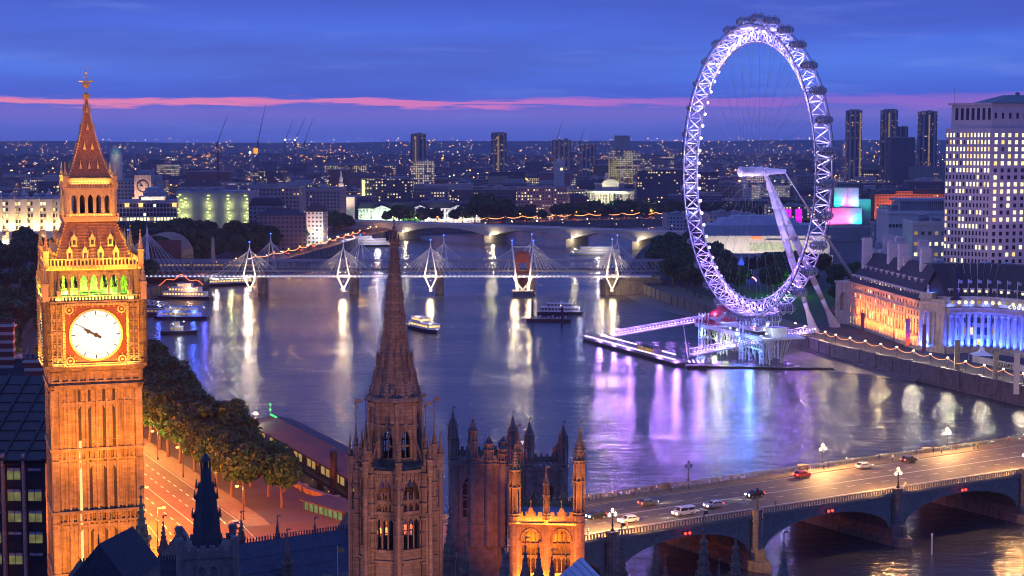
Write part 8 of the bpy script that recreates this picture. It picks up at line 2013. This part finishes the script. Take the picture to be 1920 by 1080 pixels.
o = mb.build('light_arch', emi('fair_arch', (1, .35, .2), 4), loc=(p.x, 985, p.z-3)); tag(o, 'curved arch of orange lights on a ride behind the wheel', 'light arch')
# embankment lamps & string lights
def lamprow(ys, off, lbl, grp, P, bm, key, col, h=8, every=1, br=.38, arm=1.4):
    for k, y in enumerate(ys):
        p = offp(EMB, y, off); b = offp(EMB, y+2, off); rz = math.atan2(b.y-p.y, b.x-p.x)+(PI/2 if off > 0 else -PI/2)
        street_lamp((p.x, p.y, 6), lbl % ORD[min(41, k)], grp, h, bm, key, arm, rz, br, P if k % every == 0 else 0, col)
OC = (1, .14, .008)
lamprow([352+22*k for k in range(11)], -11.5, '%s street lamp on the inland kerb of the orange road', 'street lamps of the orange road', 85000, bulbo, 'o', OC, 9)
lamprow([372+24*k for k in range(10)], 11.3, '%s street lamp on the tree side of the orange road', 'street lamps under the riverside trees', 3000, bulbo, 'o', (1, .78, .22), 8)
for (x, y) in ((-100, 322), (-62, 336), (-30, 345)): street_lamp((x, y, 6), {-100: 'junction lamp nearest the clock tower base', -62: 'middle junction lamp over the orange crossroads', -30: 'junction lamp nearest the brown spire'}[x], 'lamps at the orange junction', 10, bulbo, 'o', 1.6, 1.2, .38, 75000, OC)
for k, y in enumerate((440, 458, 470)): p = offp(EMB, y, 12); point((p.x+2, p.y-7, 15-2*k), (1, .62, .12), 4200, .4)
p = offp(EMB, 470, 12); b_ = MB(); b_.ball(0, 0, 0, .5, 8, 5); o = b_.build('globe_lamp', bulb, loc=(p.x+1.5, p.y-5, 17)); tag(o, 'bright globe lamp glaring out of the tree crown', 'lamp')
lamprow([1060+34*k for k in range(18)], 12.5, '%s river wall lamp beyond the rail bridge', 'lamps on the far river wall', 5200, bulbo, 'o', (1, .4, .08), 6, 1, .5, 0)
fe = [V((XY(px, Y), Y)) for px, Y in ((700, 1700), (780, 1722), (860, 1758), (940, 1800), (1010, 1838), (1080, 1870), (1150, 1893), (1220, 1912), (1290, 1925))]
for k in range(16):
    f = k/2; i = min(7, int(f)); q_ = fe[i].lerp(fe[i+1], f-i); street_lamp((q_.x, q_.y+4, 6), '%s amber lamp of the far bank road beyond the pale bridge' % ORD[k], 'lamps on the far bank road', 9, bulbo, 'o', 0, 0, .75, 16000 if k % 2 == 0 else 0, (1, .36, .06))
fst = emi('festoon', (1, .30, .1), 4.5)
def festoon(pts, lbl, grp, z0=11, sag=1.6, r=.2):
    for k, (a, b) in enumerate(zip(pts, pts[1:])):
        mb = MB(); prev = None
        for j in range(7): f = j/6; q_ = V((a.x+(b.x-a.x)*f, a.y+(b.y-a.y)*f, z0-sag*4*f*(1-f))); prev is not None and mb.tube(prev, q_, r, 3); prev = q_
        o = mb.build('string_light', fst); tag(o, lbl % ORD[min(41, k)], 'string lights', grp)
festoon([offp(EMB, 1060+34*k, 12.5) for k in range(15)], '%s span of amber string lights beyond the rail bridge', 'string lights on the far river wall', 11.4, 1.6, .16)
fp = []
for k in range(19): f = k*8/18; i = min(7, int(f)); fp.append(fe[i].lerp(fe[i+1], f-i)+V((0, -8)))
festoon(fp[3:], '%s span of amber string lights on the far bank road', 'string lights on the far bank road', 13, 2.0, .26)
# cars on the north bank roads: one mesh each, too small to show parts
for n_, (key, col) in enumerate(PAL.items()): car_meshes(key, col, 'hatch')
flat = {}
def far_car(key):
    if key in flat: return flat[key]
    mb = MB(); mats = []; L = 4.4
    for n, me in cars[key]:
        o = len(mb.v); mb.v += [tuple(v.co) for v in me.vertices]
        base_i = len(mats); mats += list(me.materials)
        for p in me.polygons: mb.f.append(tuple(o+i for i in p.vertices)); mb.mi.append(base_i+p.material_index)
    me = bpy.data.meshes.new('car'); me.from_pydata(mb.v, [], mb.f)
    for m_ in mats: me.materials.append(m_)
    me.polygons.foreach_set('material_index', mb.mi); flat[key] = me; return me
keys = list(PAL)
def roadcar(y, off, toward, lbl, grp, near=False):
    p = offp(EMB, y, off); b = offp(EMB, y+2, off); a = math.atan2(b.y-p.y, b.x-p.x); rz = a if toward else a+PI; key = keys[int(y*7) % len(keys)]
    if near: car((p.x, p.y, 6.06), rz, key, PAL[key], 'hatch', key+' '+lbl, grp)
    else:
        o = link('car', far_car(key), None, (p.x, p.y, 6.06), rz); tag(o, key+' '+lbl, 'car', grp)
for k, y in enumerate((352, 363, 398, 408, 419, 430, 476, 488)): roadcar(y, -5 if k % 2 else -8, True, 'car with headlamps on the orange road, %s from the junction' % ORD[k], 'cars on the orange road', True)
for k, y in enumerate((366, 374, 392, 446)): roadcar(y, 5 if k % 2 else 8, False, 'car showing tail lamps on the orange road, %s from the junction' % ORD[k], 'cars on the orange road', True)
for k in range(26): roadcar(1060+k*21, (-5, 5)[k % 2], k % 2 == 0, 'car beyond the rail bridge, %s along the river road' % ORD[k], 'cars on the far river road')
for k in range(24):
    f = k*8/24; i = min(7, int(f)); q_ = fe[i].lerp(fe[i+1], f-i); d = fe[i+1]-fe[i]; rz = math.atan2(d.y, d.x)+(PI if k % 2 else 0); key = keys[(k*5) % 7]
    o = link('car', far_car(key), None, (q_.x, q_.y-(3 if k % 2 else 7), 6.3), rz); o.scale = (1.1,)*3; tag(o, '%s car on the far bank road, %s from the palace' % (key, ORD[k]), 'car', 'cars on the far bank road')
# people
def person_mesh(pose, top, leg_c, hair=(.04, .03, .02)):
    st = {'stand': dict(fl=(.09, 0), fr=(-.09, .02), hl=(.27, .05, .82), hr=(-.27, .02, .82), lean=0), 'walk': dict(fl=(.08, -.32), fr=(-.08, .34), hl=(.25, .22, .9), hr=(-.25, -.24, .92), lean=-.05), 'lean': dict(fl=(.12, .1), fr=(-.1, .02), hl=(.24, -.38, 1.08), hr=(-.22, -.4, 1.08), lean=-.16)}[pose]
    ln = st['lean']; v = []; r = []; e = []
    def j(x, y, z, rx): v.append((x, y, z)); r.append(rx); return len(v)-1
    pel = j(0, 0, .95, .155); wst_ = j(0, ln*.4, 1.12, .14); ch = j(0, ln, 1.36, .17); nk = j(0, ln*1.15, 1.51, .065); hd = j(0, ln*1.3-.01, 1.62, .1); ht = j(0, ln*1.3, 1.7, .085); e += [(pel, wst_), (wst_, ch), (ch, nk), (nk, hd), (hd, ht)]
    for s, f, h in ((1, st['fl'], st['hl']), (-1, st['fr'], st['hr'])):
        a = j(s*.1, 0, .88, .105); k_ = j(s*.1, f[1]*.45-.03, .5, .075); an = j(f[0], f[1], .09, .05); to = j(f[0]+s*.02, f[1]-.17, .04, .045); e += [(pel, a), (a, k_), (k_, an), (an, to)]
        sh = j(s*.2, ln, 1.42, .075); el = j(s*.27, ln+(h[1]-ln)*.35+.05, 1.16, .05); wr = j(h[0], h[1], h[2]+.06, .035); ha = j(h[0], h[1]-.02, h[2]-.04, .045); e += [(ch, sh), (sh, el), (el, wr), (wr, ha)]
    me = bpy.data.meshes.new('p'); me.from_pydata(v, e, []); o = bpy.data.objects.new('p', me); COL.objects.link(o); o.modifiers.new('s', 'SKIN'); me.skin_vertices.foreach_get if False else None
    if not me.skin_vertices: 
        bm_l = None
    for i, rx in enumerate(r): me.skin_vertices[0].data[i].radius = (rx, rx*.8); me.skin_vertices[0].data[i].use_root = (i == 0)
    sb = o.modifiers.new('d', 'SUBSURF'); sb.levels = 1; dg = bpy.context.evaluated_depsgraph_get(); m2 = bpy.data.meshes.new_from_object(o.evaluated_get(dg)); bpy.data.objects.remove(o); m2.name = 'person'
    m2.materials.clear()
    for m_ in (skin_m, top, leg_c, hair_m, shoe_m): m2.materials.append(m_)
    for p in m2.polygons:
        c = p.center; z_ = c.z; i = 1
        if z_ < .12: i = 4
        elif z_ < .98 and abs(c.x) < .2: i = 2
        elif z_ > 1.66 or (z_ > 1.55 and c.y > ln*1.3+.03): i = 3
        elif z_ > 1.5: i = 0
        elif (V((c.x, c.y, z_))-V(st['hl'])).length < .1 or (V((c.x, c.y, z_))-V(st['hr'])).length < .1: i = 0
        p.material_index = i; p.use_smooth = True
    return m2
skin_m = pbr('skin', (.42, .26, .19), .6); hair_m = pbr('hair', (.05, .035, .025), .7); shoe_m = pbr('shoe', (.03, .03, .03), .6)
cl = {'white': (.62, .6, .56), 'black': (.025, .025, .03), 'red': (.35, .05, .04), 'blue': (.06, .09, .22), 'tan': (.35, .26, .16)}
tops = {k: pbr(k+'_coat', c, .85) for k, c in cl.items()}; legs_ = {'jeans': pbr('jeans', (.05, .06, .11), .85), 'dark trousers': pbr('dark_trousers', (.03, .03, .035), .85)}
pmes = {}
def person(p, rz, pose, top, leg, lbl, grp):
    k = (pose, top, leg)
    if k not in pmes: pmes[k] = person_mesh(pose, tops[top], legs_[leg])
    o = link('person', pmes[k], None, p, rz); tag(o, lbl, 'person', grp); return o
rp_ = random.Random(31); tk = list(cl); verb = {'stand': 'standing', 'walk': 'walking', 'lean': 'leaning on the parapet'}
farpos = [1104, 1112, 1118, 1146, 1151, 1158, 1184, 1189, 1201, 1207, 1226, 1232, 1254, 1258, 1279, 1284, 1340, 1347, 1373, 1388, 1500, 1515, 1546, 1556, 1655, 1670, 1729, 1761, 1766, 1800, 1824, 1832, 1897]
B0s = V((B0.x, B0.y)); e2 = V((be.x, be.y))
def farS(px):
    u = (px-960)/F; den = e2.x-u*e2.y; return (u*B0s.y-B0s.x)/den+(B0-A0).dot(be)
for k, px in enumerate(farpos):
    s = farS(px); pose = rp_.choice(('stand', 'walk', 'lean')); top = tk[(k*3+k//5) % 5]; leg = rp_.choice(list(legs_)); y = BW-.75 if pose == 'lean' else BW-rp_.uniform(.9, 3.3)
    rz = BYW+PI if pose == 'lean' else BYW+rp_.choice((PI/2, -PI/2))+rp_.uniform(-.3, .3)
    person(bp(s, y, 12.07), rz, pose, top, leg, '%s pedestrian from the orange tower on the far pavement, %s coat, %s' % (ORD[k], top, verb[pose]), 'pedestrians on the far pavement')
for k, (px, py) in enumerate(((1105, 992), (1165, 984), (1172, 980), (1444, 935), (1704, 905))):
    s = s_at(px, py+12); person(bp(s, rp_.uniform(1.2, 3.2), 12.07), BYW+(PI/2 if k % 2 else -PI/2), 'walk', tk[k], 'jeans', 'walker in a %s coat, %s along the near pavement from the orange tower' % (tk[k], ORD[k]), 'pedestrians on the near pavement')
for k in range(16):
    q_ = along([V((*p, 0)) for p in PR[1:6]], 13.5, 4)
    if k < len(q_):
        p = q_[k][0]; person((p.x+rp_.uniform(-3, 3), p.y, 6.05), rp_.uniform(0, 6.2), 'walk' if k % 2 else 'stand', tk[k % 5], 'jeans', '%s stroller on the promenade from the pylon, wearing a %s coat' % (ORD[k], tk[k % 5]), 'strollers on the promenade')
# post marker in the water
p = G(1747, 1040, 0); mb = MB(); mb.cyl(0, 0, -1, 4.6, .16, .16, 6); mb.box(-.2, .2, -.2, .2, 4.4, 4.8); o = mb.build('water_gauge_post', whitep, loc=(p.x, p.y, 0)); tag(o, 'thin pale post standing in the river below the arch bridge', 'post')
# obelisk on the embankment
p = offp(EMB, 1120, 13); mb = MB(); mb.cb(0, 0, 0, 3, 3); mb.box(-1.2, 1.2, -1.2, 1.2, 3, 22, .35); mb.box(-.85, .85, -.85, .85, 22, 23.6, .8); o = mb.build('obelisk', granite, loc=(p.x, p.y, 6)); tag(o, 'dark stone obelisk on the far embankment wall', 'obelisk')
# far-off tree belts among the city blocks: one mass
def far_trees():
    r = np.random.RandomState(4); vs = []; rg = random.Random(44); pts = []
    for i in range(520):
        Y = rg.uniform(1720, 4200); px = rg.uniform(0, 1760); x = XY(px, Y)
        if i < 150: x = rg.uniform(-120, 420); Y = 1760+rg.uniform(20, 150)+min(170, max(0, (x+130)*.55))
        if pip(x, Y, NP): pts.append((x, Y, rg.uniform(5, 10)))
    for (x, Y, s) in pts:
        n = 260 if Y < 2400 else 130; d = r.randn(n, 3); d /= np.linalg.norm(d, axis=1)[:, None]; P = d*(s*(.55+.5*r.rand(n)))[:, None]*np.array([1.3, 1, .8])+np.array([x, Y, 6+s*1.0]); a = r.randn(n, 3)*s*.13; b = np.cross(a, r.randn(n, 3)); b /= np.linalg.norm(b, axis=1)[:, None]+1e-6; b *= s*.14
        vs.append(np.stack([P-a-b, P+a-b, P+a+b, P-a+b], 1).reshape(-1, 3))
    vs = np.concatenate(vs); me = npmesh('distant_trees', vs, np.arange(len(vs)).reshape(-1, 4), [leafm]); o = link('distant_trees', me); tag(o, 'dark belts of far-off trees between the city blocks', 'trees', kind='stuff')
far_trees()
# ---------------------------------------------------------------- evening haze
hz = bpy.data.materials.new('evening_haze'); hz.use_nodes = True; t = NT(hz.node_tree)
t.out(t.n('ShaderNodeVolumePrincipled', i={'Color': (.72, .78, 1, 1), 'Density': HAZE, 'Anisotropy': .2}).outputs[0], k='Volume')
mb = MB(); mb.box(-6100, 7100, -250, 9500, -3.2, 170); o = mb.build('haze', hz); tag(o, 'thin blue evening haze over the river and city', 'haze', kind='stuff')
